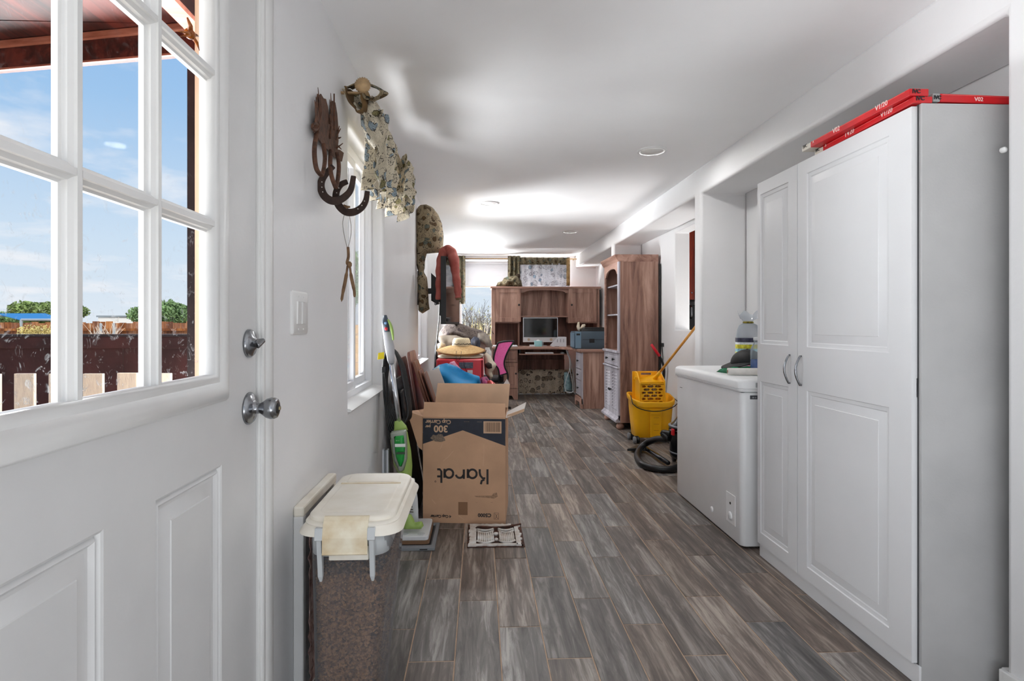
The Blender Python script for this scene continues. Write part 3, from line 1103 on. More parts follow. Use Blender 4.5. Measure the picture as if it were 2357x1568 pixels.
# ornament standing on the upper muntin
ORN = mat('amber_plastic', (176, 98, 14), 0.3, c2=(96, 40, 10), vs=60)
c = at(437, 78, X=DX - 0.008)
st = thing('lizard_ornament', 'small amber star shaped ornament resting on the upper door muntin', 'ornament', c)
b = B()
for ex, ey in ((431, 40), (411, 72), (416, 84), (456, 84), (458, 116)):
    e = at(ex, ey, X=DX - 0.004)
    m_ = (c + e) / 2 + Vector((0.004, 0, 0))
    b.tube([c, m_, e], [0.0065, 0.0042, 0.0016], 7, flat=0.6)
b.lathe([(0.001, -0.009), (0.009, -0.006), (0.010, 0), (0.009, 0.006), (0.001, 0.009)], c, 'Y', 10)
obj('star_body', b, ORN, st, smooth=True)


def leaf_cloud(bd, c, r, n, size, rnd):
    for _ in range(n):
        while True:
            p = Vector((rnd.uniform(-1, 1), rnd.uniform(-1, 1), rnd.uniform(-1, 1)))
            if 0.25 < p.length < 1:
                break
        p = Vector((p.x * r[0], p.y * r[1], p.z * r[2])) + Vector(c)
        a = Vector((rnd.gauss(0, 1), rnd.gauss(0, 1), rnd.gauss(0, 1))).normalized()
        t = a.orthogonal().normalized()
        s_ = size * rnd.uniform(0.6, 1.4)
        bd.add([p - a * s_, p + t * s_ * 0.5, p + a * s_, p - t * s_ * 0.5], [(0, 1, 2, 3)])


def tree(name, label, D, px0, px1, pytop, pybot, colr, n=1400, ls=0.14, blobs=7, group=None, cat='tree', seed=1):
    rnd = random.Random(seed)
    a, e = at(px0, pybot, D=D), at(px1, pytop, D=D)
    cx, cy = (a.x + e.x) / 2, (a.y + e.y) / 2
    w, h = abs(e.x - a.x) / 2, (e.z - a.z)
    t = thing(name, label, cat, (cx, cy, -0.3), 0, group)
    b = B()
    for k in range(blobs):
        u = rnd.uniform(-0.65, 0.65)
        zz = a.z + h * rnd.uniform(0.35, 0.72) * (1 - 0.3 * abs(u))
        leaf_cloud(b, (cx + u * w, cy + rnd.uniform(-0.4, 0.4) * w, zz), (w * 0.42, w * 0.42, h * 0.30), n // blobs, ls, rnd)
    obj('foliage', b, mat('leaves_%d_%d_%d' % colr, colr, 0.8, c2=tuple(int(x * 1.45) for x in colr), vs=1.5), t)
    b = B().tube([(cx, cy, -0.3), (cx + 0.1, cy, a.z + h * 0.2), (cx, cy, a.z + h * 0.55)], [0.16 * h, 0.1 * h, 0.03 * h], 7)
    for k in range(5):
        an = k * 1.3
        b.tube([(cx, cy, a.z + h * 0.15), (cx + math.cos(an) * w * 0.6, cy + math.sin(an) * w * 0.4, a.z + h * 0.6)], [0.05 * h, 0.015 * h], 5)
    obj('trunk', b, mat('bark', (110, 92, 74), 0.9), t)
    return t


tree('mesquite_tree', 'broad green tree rising behind the far wooden fence, beside the blue canopy', 30, 52, 215, 686, 748, (96, 112, 62), 16000, 0.085, 22, 'trees beyond the far fence', seed=3)
tree('mesquite_tree', 'green tree behind the far fence, between the white building and porch post', 27, 302, 445, 688, 752, (90, 112, 70), 13000, 0.075, 20, 'trees beyond the far fence', seed=4)
tree('mesquite_tree', 'low distant green tree above the blue canopy', 46, -60, 62, 717, 748, (88, 112, 70), 4000, 0.12, 10, 'trees beyond the far fence', seed=5)
tree('mesquite_tree', 'tall green tree seen through the near side window', 15.5, 700, 850, 545, 740, (96, 128, 60), 14000, 0.035, 16, 'trees beyond the far fence', seed=6)
tree('dry_shrub', 'pale yellow dry shrub in front of the far fence', 13, 45, 150, 742, 800, (150, 136, 84), 3000, 0.022, 9, None, 'shrub', seed=8)

OF = wood('orange_fence_wood', (104, 58, 32), (148, 92, 54), (186, 130, 84), 'Z', 0.5, 0.8, rnd='soft')
ff = thing('board_fence', 'long orange brown board fence across the far yard', 'fence', (-14, 17, -0.3))
fm = B().box(0, 0.188, 0, 0.02, 0.0, 1.48)
first = None
for k in range(92):
    x = -24.5 + k * 0.193
    if first is None:
        first = obj('board', fm, OF, ff, world=False)
        q = first
    else:
        q = first.copy()
        COL.objects.link(q)
    q.location = (x + 14, 0.0, random.uniform(-0.03, 0.03))
obj('rail', B().box(-24.5, -6.7, 16.94, 16.99, 0.93, 1.0), OF, ff)
obj('rail', B().box(-24.5, -6.7, 16.94, 16.99, 0.05, 0.12), OF, ff)
WB = mat('white_stucco', (236, 234, 228), 0.8)
c0 = at(226, 726, D=38); c1 = at(322, 726, D=38)
t = thing('far_building', 'low white building with a thin grey roof beyond the far fence', 'building', ((c0.x + c1.x) / 2, c0.y, -0.3))
bw = obj('wall', B().box(c0.x, c1.x, c0.y, c0.y + 4, -0.3, 1.58), WB, t)
obj('roof', B().box(c0.x - 0.1, c1.x + 0.1, c0.y - 0.05, c0.y + 4.3, 1.60, 1.70), mat('grey_roof', (140, 150, 156), 0.6), t)
for k in range(0):
    xx = c0.x + 0.3 + k * (c1.x - c0.x - 0.6) / 4
    obj('roof_post', B().box(xx, xx + 0.06, c0.y - 0.4, c0.y - 0.34, -0.3, 1.6), WB, t)
t = thing('shade_canopy', 'bright blue fabric canopy on thin steel poles', 'canopy', (-18, 21, -0.3))
a = at(-60, 728, D=22); e = at(50, 738, D=22); pk = at(-10, 722, D=22)
b = B().add([(a.x, a.y, a.z), (pk.x, pk.y, pk.z), (e.x, e.y, e.z), (e.x, e.y + 2.5, e.z), (pk.x, pk.y + 2.5, pk.z + 0.05), (a.x, a.y + 2.5, a.z)], [(0, 1, 4, 5), (1, 2, 3, 4)])
obj('canopy_cloth', b, mat('blue_tarp', (40, 120, 176), 0.6), t, solid=0.02)
STP = mat('galvanised_pipe', (176, 184, 190), 0.4, metal=0.3)
for px in (-50, 48):
    g = at(px, 740, D=21.9)
    obj('pole', B().tube([(g.x, g.y, -0.3), (g.x, g.y, g.z)], 0.045, 8), STP, t)
t = thing('pipe_frame', 'grey pipe corral frame standing before the far fence', 'frame', (-10, 14, -0.3))
for px in (49, 147, 232, 262):
    g = at(px, 736 if px < 200 else 744, D=15.5)
    obj('pole', B().tube([(g.x, g.y, -0.3), (g.x, g.y, g.z)], 0.035, 8), STP, t)
g0, g1 = at(49, 736, D=15.5), at(160, 736, D=15.5)
obj('cross_pipe', B().tube([g0, g1], 0.03, 8), STP, t)


def branchy(b, p, d, L, r, depth, rnd, tips=None):
    q = p + d * L
    m_ = p + d * L * 0.5 + Vector((rnd.gauss(0, 1), rnd.gauss(0, 1), 0)) * L * 0.06
    b.tube([p, m_, q], [r, r * 0.8, r * 0.6], 5)
    if depth == 0:
        if tips is not None:
            tips.append(q)
        return
    for _ in range(3 if depth > 1 else 2):
        nd = (d + Vector((rnd.gauss(0, 0.45), rnd.gauss(0, 0.35), rnd.gauss(0.1, 0.25)))).normalized()
        branchy(b, p + d * L * rnd.uniform(0.5, 1.0), nd, L * 0.72, r * 0.6, depth - 1, rnd, tips)


BARK = mat('bare_twigs', (40, 34, 30), 0.9)
rnd = random.Random(12)
b = B()
g = at(258, 800, D=12)
t = thing('bare_bush', 'small leafless whitish bush before the far fence', 'bush', (g.x, g.y, -0.3))
for _ in range(3):
    branchy(b, Vector((g.x, g.y, -0.3)), Vector((rnd.gauss(0, 0.25), 0, 1)).normalized(), 0.75, 0.02, 3, rnd)
obj('twigs', b, mat('pale_twigs', (214, 200, 182), 0.9), t)
for k, (px, D, top, lb) in enumerate(((1072, 11.6, 668, 'tall bare branched shrub just outside the end window'), (1118, 12.4, 705, 'shorter twiggy shrub outside the end window, next to the hutch'))):
    b = B(); tips = []
    g = at(px, 800, D=D)
    hgt = at(px, top, D=D).z + 0.3
    t = thing('bare_shrub', lb, 'shrub', (g.x, g.y, -0.3), 0, 'shrubs outside the end window')
    for _ in range(6):
        branchy(b, Vector((g.x + rnd.uniform(-.15, .15), g.y, -0.3)), Vector((rnd.gauss(0, 0.28), rnd.gauss(0, 0.1), 1)).normalized(), hgt * 0.36, 0.02, 4, rnd, tips)
    obj('twigs', b, BARK, t)
    lb_ = B()
    for p in tips[::3]:
        leaf_cloud(lb_, p, (0.05, 0.05, 0.05), 2, 0.022, rnd)
    obj('leaves', lb_, mat('dry_leaves', (98, 96, 62), 0.8), t)
b = B()
for _ in range(2600):
    x, y = rnd.uniform(-1.6, 1.4), rnd.uniform(10.6, 13.5)
    h_ = rnd.uniform(0.8, 1.62)
    dx, dy = rnd.gauss(0, 0.16), rnd.gauss(0, 0.1)
    b.add([(x - 0.006, y, -0.3), (x + 0.006, y, -0.3), (x + dx, y + dy, -0.3 + h_)], [(0, 1, 2)])
o = obj('dry_grass', b, mat('dry_grass', (196, 170, 104), 0.9, c2=(150, 146, 92), vs=3), None)
tag(o, 'tall yellow dry grass outside the end window', 'grass', kind='stuff')
t = thing('board_wall', 'low tan board wall outside the near side window', 'fence', (-3.0, 12.0, -0.3))
TB = wood('tan_boards', (176, 140, 84), (204, 166, 106), (222, 188, 132), 'X', 0.6, 0.8)
for k in range(7):
    obj('board', B().box(-5.2, -1.7, 12.0, 12.03, -0.28 + k * 0.2, -0.28 + k * 0.2 + 0.192), TB, t)
# ================================================================== RIGHT SIDE: cabinet, freezer, bucket, bookcase
CF = 1.353                                       # cabinet door face
cb = thing('storage_cabinet', 'tall white two door storage cabinet with raised panels beside the freezer', 'cabinet', (1.6, 2.2, 0))
cy0, cy1, ct = 1.700, 2.705, 1.817


def PC(u, v, d):
    return (CF - d, u, v)


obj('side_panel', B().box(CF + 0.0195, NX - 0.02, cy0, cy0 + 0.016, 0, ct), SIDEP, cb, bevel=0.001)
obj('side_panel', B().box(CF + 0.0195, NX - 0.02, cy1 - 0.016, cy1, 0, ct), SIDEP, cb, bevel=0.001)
obj('top_panel', B().box(CF + 0.022, NX - 0.02, cy0 + 0.016, cy1 - 0.016, ct - 0.016, ct), SIDEP, cb)
obj('bottom_panel', B().box(CF + 0.022, NX - 0.02, cy0 + 0.016, cy1 - 0.016, 0.058, 0.074), SIDEP, cb)
obj('back_panel', B().box(NX - 0.024, NX - 0.018, cy0 + 0.01, cy1 - 0.01, 0.06, ct - 0.01), MELA, cb)
obj('plinth', B().box(CF + 0.012, CF + 0.03, cy0 + 0.002, cy1 - 0.002, 0.0, 0.062), MELA, cb, bevel=0.001)
obj('trim_strip', B().box(CF + 0.0182, CF + 0.0198, cy0 + 0.0115, cy0 + 0.02, 0.06, ct), mat('dark_seam', (70, 70, 72), 0.5), cb)
RG = [(0.003, -0.004), (0.010, -0.006), (0.016, -0.006), (0.020, -0.0085), (0.052, -0.003), (0.0535, -0.0015)]
for (a, c, pa, pc) in ((1.717, 2.352, 1.815, 2.285), (2.356, 2.700, 2.425, 2.672)):
    b = B().face_holes(a, c, 0.066, ct - 0.004, [(pa, pc, 0.122, 0.854), (pa, pc, 1.034, 1.755)], PC, 0.018, rings=RG)
    d = obj('door', b, MELA, cb, autos=25)
    hy = 2.325 if a < 2 else 2.412
    pts = [(CF + 0.001, hy, 0.872)]
    for k in range(9):
        tt = k / 8
        pts.append((CF - 0.006 - 0.020 * math.sin(PI * tt), hy, 0.872 + 0.122 * tt))
    pts.append((CF + 0.001, hy, 0.994))
    obj('handle', B().tube(pts, 0.0046, 8), CHROME, d, smooth=True)
    obj('hinge', B().box(CF + 0.016, CF + 0.022, (a if a < 2 else c - 0.004), (a + 0.004 if a < 2 else c), 0.9, 0.96), CHROME, d)

# red flooring cartons on the cabinet
REDC = mat('red_carton', (196, 16, 26), 0.35, var=0.12, vs=7)
WHC = mat('white_carton_end', (214, 208, 196), 0.5, var=0.05)
WINK = mat('white_print', (236, 220, 214), 0.5)
BINK = mat('black_print', (22, 22, 24), 0.5)


def carton(label, loc, rz, L, w, h, tilt=0.0, side_txt='V02', along='Y', flip=False):
    t = thing('flooring_carton', label, 'carton', loc, 0, 'red flooring cartons on the cabinet', rot=(tilt, 0, rz) if along == 'Y' else (0, tilt, rz))
    if along == 'Y':
        obj('sleeve', B().box(0, w, 0, L - 0.06, 0, h), REDC, t, bevel=0.002, world=False)
        obj('end_cap', B().box(0.0005, w - 0.0005, L - 0.06, L, 0.0005, h - 0.0005), WHC, t, bevel=0.002, world=False)
        # lettering on the long face (local -x side), reading towards the near end
        m = Matrix(((0, 0, -1, -0.0004), (-1, 0, 0, 0), (0, 1, 0, 0), (0, 0, 0, 1)))
        for s_, y, sz, z in (('IVC', L - 0.008, 0.019, 0.010), ('A', L - 0.075, 0.014, 0.012), (side_txt, L - 0.20, 0.026, 0.008), ('V1/20', 0.15, 0.024, 0.008)):
            mm = Matrix.Translation((0, y, z)) @ m
            text_part('printed_text', s_, sz, mm, BINK if s_ == 'IVC' else WINK, t, world=False)
        m2 = Matrix(((1, 0, 0, 0.008), (0, 0, 1, -0.0008), (0, 1, 0, 0.008), (0, 0, 0, 1)))
        text_part('printed_text', 'IVC', 0.017, m2, BINK, t, world=False, bold=0.0006)
        obj('side_stripe', B().box(-0.0006, 0.0, 0.02, L - 0.07, h - 0.004, h - 0.003), mat('pink_line', (226, 120, 120), 0.5), t, world=False)
    else:
        obj('end_cap', B().box(0, 0.024, 0, w, 0, h), mat('grey_carton_end', (150, 150, 150), 0.5), t, bevel=0.002, world=False)
        obj('sleeve', B().box(0.024, L, 0, w, 0, h), mat('red_carton', (196, 16, 26)), t, bevel=0.002, world=False)
        m2 = Matrix(((1, 0, 0, 0), (0, 0, 1, -0.0008), (0, 1, 0, 0), (0, 0, 0, 1)))
        text_part('printed_text', 'IVC', 0.0155, Matrix.Translation((0.002, 0, 0.008)) @ m2, BINK, t, world=False, bold=0.0008)
        text_part('printed_text', 'V02', 0.018, Matrix.Translation((0.135, 0, 0.006)) @ m2, WINK, t, world=False)
        obj('side_stripe', B().box(0.03, L, -0.0006, 0, h - 0.004, h - 0.003), mat('pink_line', (226, 120, 120), 0.5), t, world=False)
    return t


carton('lower long red carton along the cabinet front edge, under a second one', (1.345, 1.70, 1.8175), -0.035, 0.55, 0.060, 0.020, side_txt='TV20')
carton('upper long red carton lying on another at the cabinet front edge', (1.331, 1.697, 1.8385), 0.012, 0.575, 0.062, 0.0225)
carton('red carton with a grey end lying across the near end of the cabinet', (1.412, 1.705, 1.8245), 0.015, 0.50, 0.060, 0.026, tilt=0.014, along='X')
wk = thing('door_stop', 'tiny white round door stop on the wall edge beside the cabinet', 'door stop', (RX - 0.001, 1.655, 1.66))
obj('stop_head', B().lathe([(0.004, 0.0), (0.009, 0.004), (0.009, 0.014), (0.003, 0.019)], (RX + 0.004, 1.647, 1.66), 'Y', 14), WHITE, wk, smooth=True)

# ---- chest freezer
FZ = mat('freezer_white', (242, 243, 244), 0.32, var=0.01)
fz = thing('chest_freezer', 'white chest freezer with rounded lid beyond the tall cabinet', 'freezer', (1.58, 3.24, 0))
fx0, fx1, fy0, fy1 = 1.308, 1.880, 2.775, 3.715
b = B().loft([[(x, y, z) for x, y in rrect(fx0 + i_, fx1 - i_, fy0 + i_, fy1 - i_, 0.028, 5)] for z, i_ in ((0.012, 0.004), (0.02, 0.0), (0.775, 0.0), (0.785, 0.003))])
obj('body', b, FZ, fz, autos=40)
b = B().loft([[(x, y, z) for x, y in rrect(fx0 - o_, fx1 + 0.0, fy0 - o_, fy1 + o_, 0.035, 6)] for z, o_ in ((0.788, 0.004), (0.790, 0.010), (0.800, 0.012), (0.803, 0.008), (0.806, 0.013), (0.835, 0.012), (0.846, 0.006), (0.852, -0.006), (0.8535, -0.03))])
lid = obj('lid', b, FZ, fz, autos=50)
obj('gasket', B().box(fx0 + 0.006, fx1 - 0.006, fy0 + 0.006, fy1 - 0.006, 0.784, 0.790), mat('grey_gasket', (120, 122, 126), 0.6), fz)
obj('hinge_cover', B().box(1.375, 1.56, fy0 - 0.0145, fy0 - 0.010, 0.812, 0.836), mat('freezer_recess', (176, 178, 180), 0.5), lid, bevel=0.006)
obj('name_plate', B().box(1.352, 1.46, fy0 - 0.0015, fy0 + 0.002, 0.752, 0.772), mat('dark_label', (76, 78, 82), 0.4), fz, bevel=0.003)
text_part('printed_text', 'IIII II', 0.012, Matrix.Translation((1.362, fy0 - 0.0022, 0.757)) @ Matrix(((1, 0, 0, 0), (0, 0, 1, 0), (0, 1, 0, 0), (0, 0, 0, 1))), mat('silver_print', (190, 192, 196), 0.4), fz)
for k in range(13):
    obj('vent_slot', B().box(1.432, 1.50, fy0 - 0.0008, fy0 + 0.002, 0.265 + k * 0.012, 0.270 + k * 0.012), BLACKP, fz)
obj('access_cover', B().box(1.427, 1.62, fy0 - 0.002, fy0 + 0.002, 0.035, 0.235), mat('cover_grey', (206, 208, 210), 0.4), fz, bevel=0.003)
q0 = obj('control_plate', B().box(fx0 - 0.0025, fx0 + 0.001, 2.84, 2.945, 0.09, 0.245), FZ, fz, bevel=0.004)
obj('dial', B().lathe([(0.021, 0), (0.021, -0.004), (0.017, -0.007)], (fx0 - 0.0025, 2.893, 0.130), 'X', 18), FZ, q0, smooth=True)
obj('indicator', B().lathe([(0.007, 0), (0.006, -0.003)], (fx0 - 0.0025, 2.893, 0.195), 'X', 10), BLACKP, q0)
obj('drain_plug', B().lathe([(0.016, 0), (0.015, -0.006), (0.010, -0.008)], (fx0, 3.13, 0.085), 'X', 14), FZ, fz, smooth=True)
obj('lid_mark', B().box(fx0 - 0.001, fx0 + 0.001, 3.60, 3.64, 0.715, 0.718), mat('dark_seam', (70, 70, 72)), fz)
for x in (fx0 + 0.05, fx1 - 0.05):
    for y in (fy0 + 0.05, fy1 - 0.05):
        obj('foot', B().lathe([(0.02, 0), (0.018, 0.014)], (x, y, 0.0), 'Z', 10), BLACKP, fz)

# ---- things on the freezer
CLB = mat('white_paper_roll', (224, 220, 214), 0.7, var=0.05, vs=20)
t = thing('paper_roll', 'long white cardboard roll lying on the freezer lid', 'roll', (1.5, 2.95, 0.87))
c0 = Vector((1.300 + 0.035, 2.99, 0.8745)); c1 = Vector((1.62, 2.935, 0.8745))
obj('wrapper', B().tube([c0, (c0 + c1) / 2, c1], [0.0195, 0.0205, 0.020], 14, flat=0.95), CLB, t, smooth=True)
obj('roll_core', B().tube([c0 + (c0 - c1).normalized() * 0.002, c0], 0.009, 10), mat('kraft_core', (150, 124, 96), 0.8), t)
GB = glass('green_film', gloss=0.06, milky=0.9, c=(44, 140, 96))
t = thing('green_bag', 'flat green plastic bag under the black cap on the freezer', 'bag', (1.5, 3.15, 0.855))
ol = [(1.38, 3.06), (1.50, 3.04), (1.70, 3.05), (1.72, 3.25), (1.45, 3.28), (1.36, 3.2)]
b = B()
inflate(b, ol, 16, 0.05, lambda u, v, w: (u, v, 0.8545 + max(0, w) * 0.8 + 0.01 * (1 + mnoise.noise(Vector((u * 30, v * 30, 2)))) * (1 if w > 0 else 0)))
obj('bag_film', b, GB, t, smooth=True)
BC = mat('black_cap_cloth', (9, 9, 10), 0.6, bump=0.1, bs=200)
t = thing('peaked_hat', 'black peaked cap lying on the freezer beside the blue bottle', 'cap', (1.47, 3.2, 0.88))
b = B()


def capf(u, v):
    a = u * 2 * PI
    r = 0.088 * math.sin(v * PI / 2)
    return (1.565 + r * math.cos(a) * 1.05, 3.245 + r * math.sin(a), 0.895 + 0.085 * math.cos(v * PI / 2))


obj('crown', b.grid(capf, 24, 8), BC, t, smooth=True, solid=0.004)


def brimf(u, v):
    a = PI / 2 + u * PI
    r = 0.085 + 0.062 * v * math.sin(u * PI)
    return (1.565 + r * math.cos(a), 3.245 + r * math.sin(a), 0.898 - 0.030 * v * math.sin(u * PI) + 0.012 * abs(math.cos(u * PI)))


obj('peak', B().grid(brimf, 16, 5), BC, t, smooth=True, solid=0.004)
obj('button', B().lathe([(0.008, 0.978), (0.006, 0.984), (0.001, 0.986)], (1.565, 3.245, 0), 'Z', 10), BC, t, smooth=True)
t = thing('water_bottle', 'clear plastic bottle with blue water standing on the freezer', 'bottle', (1.53, 3.06, 0.855))
t.location = (1.535, 3.08, 0.872)
EMP[t.name] = Matrix.Translation(t.location)
bc = (1.535, 3.08, 0.8725)
obj('bottle_body', B().lathe([(0.026, 0), (0.030, 0.004), (0.030, 0.05), (0.0285, 0.055), (0.030, 0.06), (0.030, 0.10), (0.024, 0.13), (0.012, 0.15), (0.012, 0.17)], bc, 'Z', 20), glass('clear_plastic', gloss=0.12, milky=0.25, c=(200, 214, 222)), t, smooth=True)
obj('liquid', B().lathe([(0.024, 0.003), (0.028, 0.006), (0.028, 0.05), (0.0275, 0.062)], bc, 'Z', 18), mat('blue_liquid', (20, 92, 190), 0.2), t, smooth=True)
obj('bottle_cap', B().lathe([(0.014, 0.166), (0.014, 0.182), (0.010, 0.184)], bc, 'Z', 14), mat('white_cap', (230, 232, 235), 0.4), t, smooth=True)
# bag of candy / ice bags tied at the top
t = thing('plastic_food_bag', 'clear printed plastic bag tied with a yellow band, standing on the freezer', 'bag', (1.58, 3.4, 0.855))
PBG = glass('crinkled_film', gloss=0.12, milky=0.55, c=(205, 212, 220))
b = B()
zz = [0.0, 0.01, 0.05, 0.10, 0.16, 0.20, 0.24, 0.27, 0.285, 0.30, 0.325, 0.345]
rr = [0.05, 0.062, 0.066, 0.066, 0.064, 0.062, 0.058, 0.046, 0.018, 0.032, 0.05, 0.055]
rings = []
for z, r in zip(zz, rr):
    rings.append([(1.655 + math.cos(a) * r * (1.15 + 0.10 * mnoise.noise(Vector((math.cos(a) * 3, math.sin(a) * 3, z * 30)))), 3.42 + math.sin(a) * r * 0.8, 0.8545 + z + (0.015 * math.sin(5 * a) if z > 0.3 else 0)) for a in [2 * PI * k / 22 for k in range(22)]])
obj('film', b.loft(rings, cap1=False), PBG, t, smooth=True)
obj('tie_band', B().tube([(1.655 + 0.026 * math.cos(a), 3.42 + 0.022 * math.sin(a), 0.8545 + 0.285) for a in [k * PI / 6 for k in range(12)]], 0.007, 7, closed=True), mat('yellow_band', (186, 170, 40), 0.5, c2=(60, 56, 20), vs=70), t, smooth=True)
for z0, z1, cc, nm in ((0.165, 0.190, (26, 26, 44), 'navy_band'), (0.125, 0.150, (178, 160, 30), 'yellow_print'), (0.075, 0.105, (190, 178, 70), 'mustard_print'), (0.022, 0.066, (196, 40, 84), 'magenta_print'), (0.150, 0.163, (196, 212, 222), 'pale_print'), (0.105, 0.124, (110, 150, 186), 'blue_print')):
    rings = [[(1.655 + math.cos(a) * 0.0772, 3.42 + math.sin(a) * 0.0555, 0.8545 + z) for a in [2 * PI * k / 22 for k in range(22)]] for z in (z0, z1)]
    obj('printed_band', B().loft(rings, False, False), mat('band_' + nm, cc, 0.4, c2=tuple(min(255, int(x * 1.5 + 30)) for x in cc), vs=55), t, smooth=True)

# ---- mop bucket
YEL = mat('yellow_plastic', (240, 176, 10), 0.38, var=0.03, vs=6)
bk = thing('mop_bucket', 'yellow wheeled mop bucket standing between freezer and bookcase', 'bucket', (1.635, 5.38, 0.0))
bx0, bx1, by0, by1 = 1.435, 1.845, 5.22, 5.52
rings = []
for z, i_ in ((0.055, 0.045), (0.065, 0.036), (0.20, 0.022), (0.33, 0.010), (0.345, 0.006), (0.35, -0.006), (0.388, -0.010), (0.397, -0.006), (0.397, 0.006), (0.36, 0.012), (0.25, 0.028), (0.08, 0.042)):
    pts = []
    for x, y in rrect(bx0 + i_, bx1 - i_, by0 + i_, by1 - i_, 0.10 - max(i_, 0), 6):
        lift = (0.022 * max(0, (bx0 + 0.12 - x) / 0.12) ** 1.5 + 0.012 * max(0, (x - bx1 + 0.10) / 0.10) + 0.055 * (y - by0) / (by1 - by0)) if z > 0.34 else 0
        pts.append((x, y, z + lift))
    rings.append(pts)
body = obj('tub', B().loft(rings), YEL, bk, autos=60)
obj('front_panel', B().loft([[(x, by0 + d_, z) for x, z in ((1.595 + 0.01 * q, 0.07), (1.70 - 0.01 * q, 0.07), (1.705 - 0.01 * q, 0.33), (1.59 + 0.01 * q, 0.33))] for d_, q in ((0.03, 0), (0.004, 0), (-0.001, 1))]), YEL, body, bevel=0.002)
for z in (0.13, 0.19, 0.25):
    obj('level_mark', B().box(1.625, 1.675, by0 - 0.003, by0 + 0.0, z, z + 0.003), mat('amber_mark', (190, 120, 10), 0.5), body)
pts = []
for k in range(13):
    tt = k / 12
    pts.append((bx0 - 0.012 + (bx1 - bx0 + 0.024) * tt, by0 - 0.012 - 0.02 * math.sin(PI * tt), 0.385 - 0.075 * math.sin(PI * tt) ** 0.6 + 0.012 * tt))
pts = [(bx0 - 0.004, by0 + 0.09, 0.45)] + pts + [(bx1 + 0.004, by0 + 0.08, 0.42)]
obj('wire_handle', B().tube(pts, 0.0045, 7), BLACKM, bk, smooth=True)
RUB = mat('grey_rubber', (120, 122, 126), 0.6)
for x, y in ((1.475, 5.27), (1.80, 5.27), (1.475, 5.47), (1.80, 5.47)):
    cs = obj('caster', B().box(x - 0.018, x + 0.018, y - 0.012, y + 0.012, 0.035, 0.072), BLACKP, bk, bevel=0.004)
    obj('wheel', B().lathe([(0.012, -0.026), (0.030, -0.026), (0.034, -0.020), (0.034, -0.008), (0.030, -0.003), (0.012, -0.003)], (x, y, 0.0345), 'X', 20), RUB, cs, smooth=True)
    obj('wheel', B().lathe([(0.012, 0.003), (0.030, 0.003), (0.034, 0.008), (0.034, 0.020), (0.030, 0.026), (0.012, 0.026)], (x, y, 0.0345), 'X', 20), BLACKP, cs, smooth=True)
# wringer basket with a honeycomb front
wr = thing('mop_wringer', 'yellow mop wringer basket with honeycomb openings hooked inside the bucket', 'wringer', (1.615, 5.34, 0.40))
X0, X1, Y0, Y1, Z0, Z1 = 1.475, 1.742, 5.245, 5.42, 0.375, 0.672
fxa, fxb = X0 + 0.035, X1 - 0.012
zf = 0.575
hol = []
rows = 6
for r in range(rows):
    zc = 0.395 + r * 0.0295
    n = 3
    off = 0.0 if r % 2 else 0.036
    for k in range(-1, 4):
        xc = fxa + 0.020 + off + k * 0.072
        h0, h1 = max(fxa + 0.008, xc - 0.031), min(fxb - 0.008, xc + 0.031)
        if h1 - h0 > 0.012:
            hol.append((h0, h1, zc - 0.009, zc + 0.009, xc))
b = B()
# lattice: horizontal bands with six-sided gaps between, built row by row
th = 0.008


def PW(u, v, d):
    return (u, Y0 - d, v)


for r in range(rows):
    zc = 0.395 + r * 0.0295
    hs = sorted([h for h in hol if abs((h[2] + h[3]) / 2 - zc) < 1e-4])
    edge = fxa
    zlo, zhi = zc - 0.01475, zc + 0.01475
    for h in hs:
        a, c_ = h[0], h[1]
        ca, cc_ = min(a + 0.010, (a + c_) / 2), max(c_ - 0.010, (a + c_) / 2)
        b.prism([(edge, zlo), (a, zlo), (a, zc), (a, zhi), (edge, zhi)], PW, 0, -th)
        b.prism([(a, zlo), (c_, zlo), (cc_, zc - 0.010), (ca, zc - 0.010), (a, zc)], PW, 0, -th)
        b.prism([(c_, zlo), (c_, zc), (cc_, zc - 0.010)], PW, 0, -th)
        b.prism([(a, zc), (ca, zc + 0.010), (cc_, zc + 0.010), (c_, zhi), (a, zhi)], PW, 0, -th)
        b.prism([(c_, zc), (c_, zhi), (cc_, zc + 0.010)], PW, 0, -th)
        edge = c_
    b.prism([(edge, zlo), (fxb, zlo), (fxb, zhi), (edge, zhi)], PW, 0, -th)
b.box(fxa, fxb, Y0, Y0 + th, zf - 0.012, zf)
obj('honeycomb_grille', b, YEL, wr)
b = B()
b.prism([(Y0, Z0), (Y1, Z0), (Y1, Z1), (Y0 + 0.09, Z1 - 0.005), (Y0, zf)], lambda u, v, d: (fxa - 0.012 + d, u, v), 0, 0.012)
obj('side_wall', b, YEL, wr, bevel=0.003)
b = B()
b.prism([(Y0 - 0.01, Z0 - 0.012), (Y1, Z0), (Y1, Z1), (Y0 + 0.09, Z1 - 0.02), (Y0 - 0.01, zf + 0.02)], lambda u, v, d: (fxb + d, u, v), 0, 0.012)
obj('side_wall', b, YEL, wr, bevel=0.003)
b = B().face_holes(X0 + 0.0, X1 - 0.02, Z0, Z1, [(X0 + 0.085, X0 + 0.185, Z1 - 0.035, Z1 - 0.016)], lambda u, v, d: (u, Y1 + d, v), 0.012, through=True)
obj('back_wall', b, YEL, wr, bevel=0.003)
obj('press_plate', B().add([(fxa, Y0 + 0.012, 0.575), (fxb, Y0 + 0.012, 0.58), (fxb, Y1 - 0.01, 0.635), (fxa, Y1 - 0.01, 0.60)], [(0, 1, 2, 3)]), YEL, wr, solid=0.01)
obj('hook', B().box(X0 - 0.004, X0 + 0.03, Y0 + 0.06, Y0 + 0.10, 0.60, 0.625), YEL, wr, bevel=0.004)
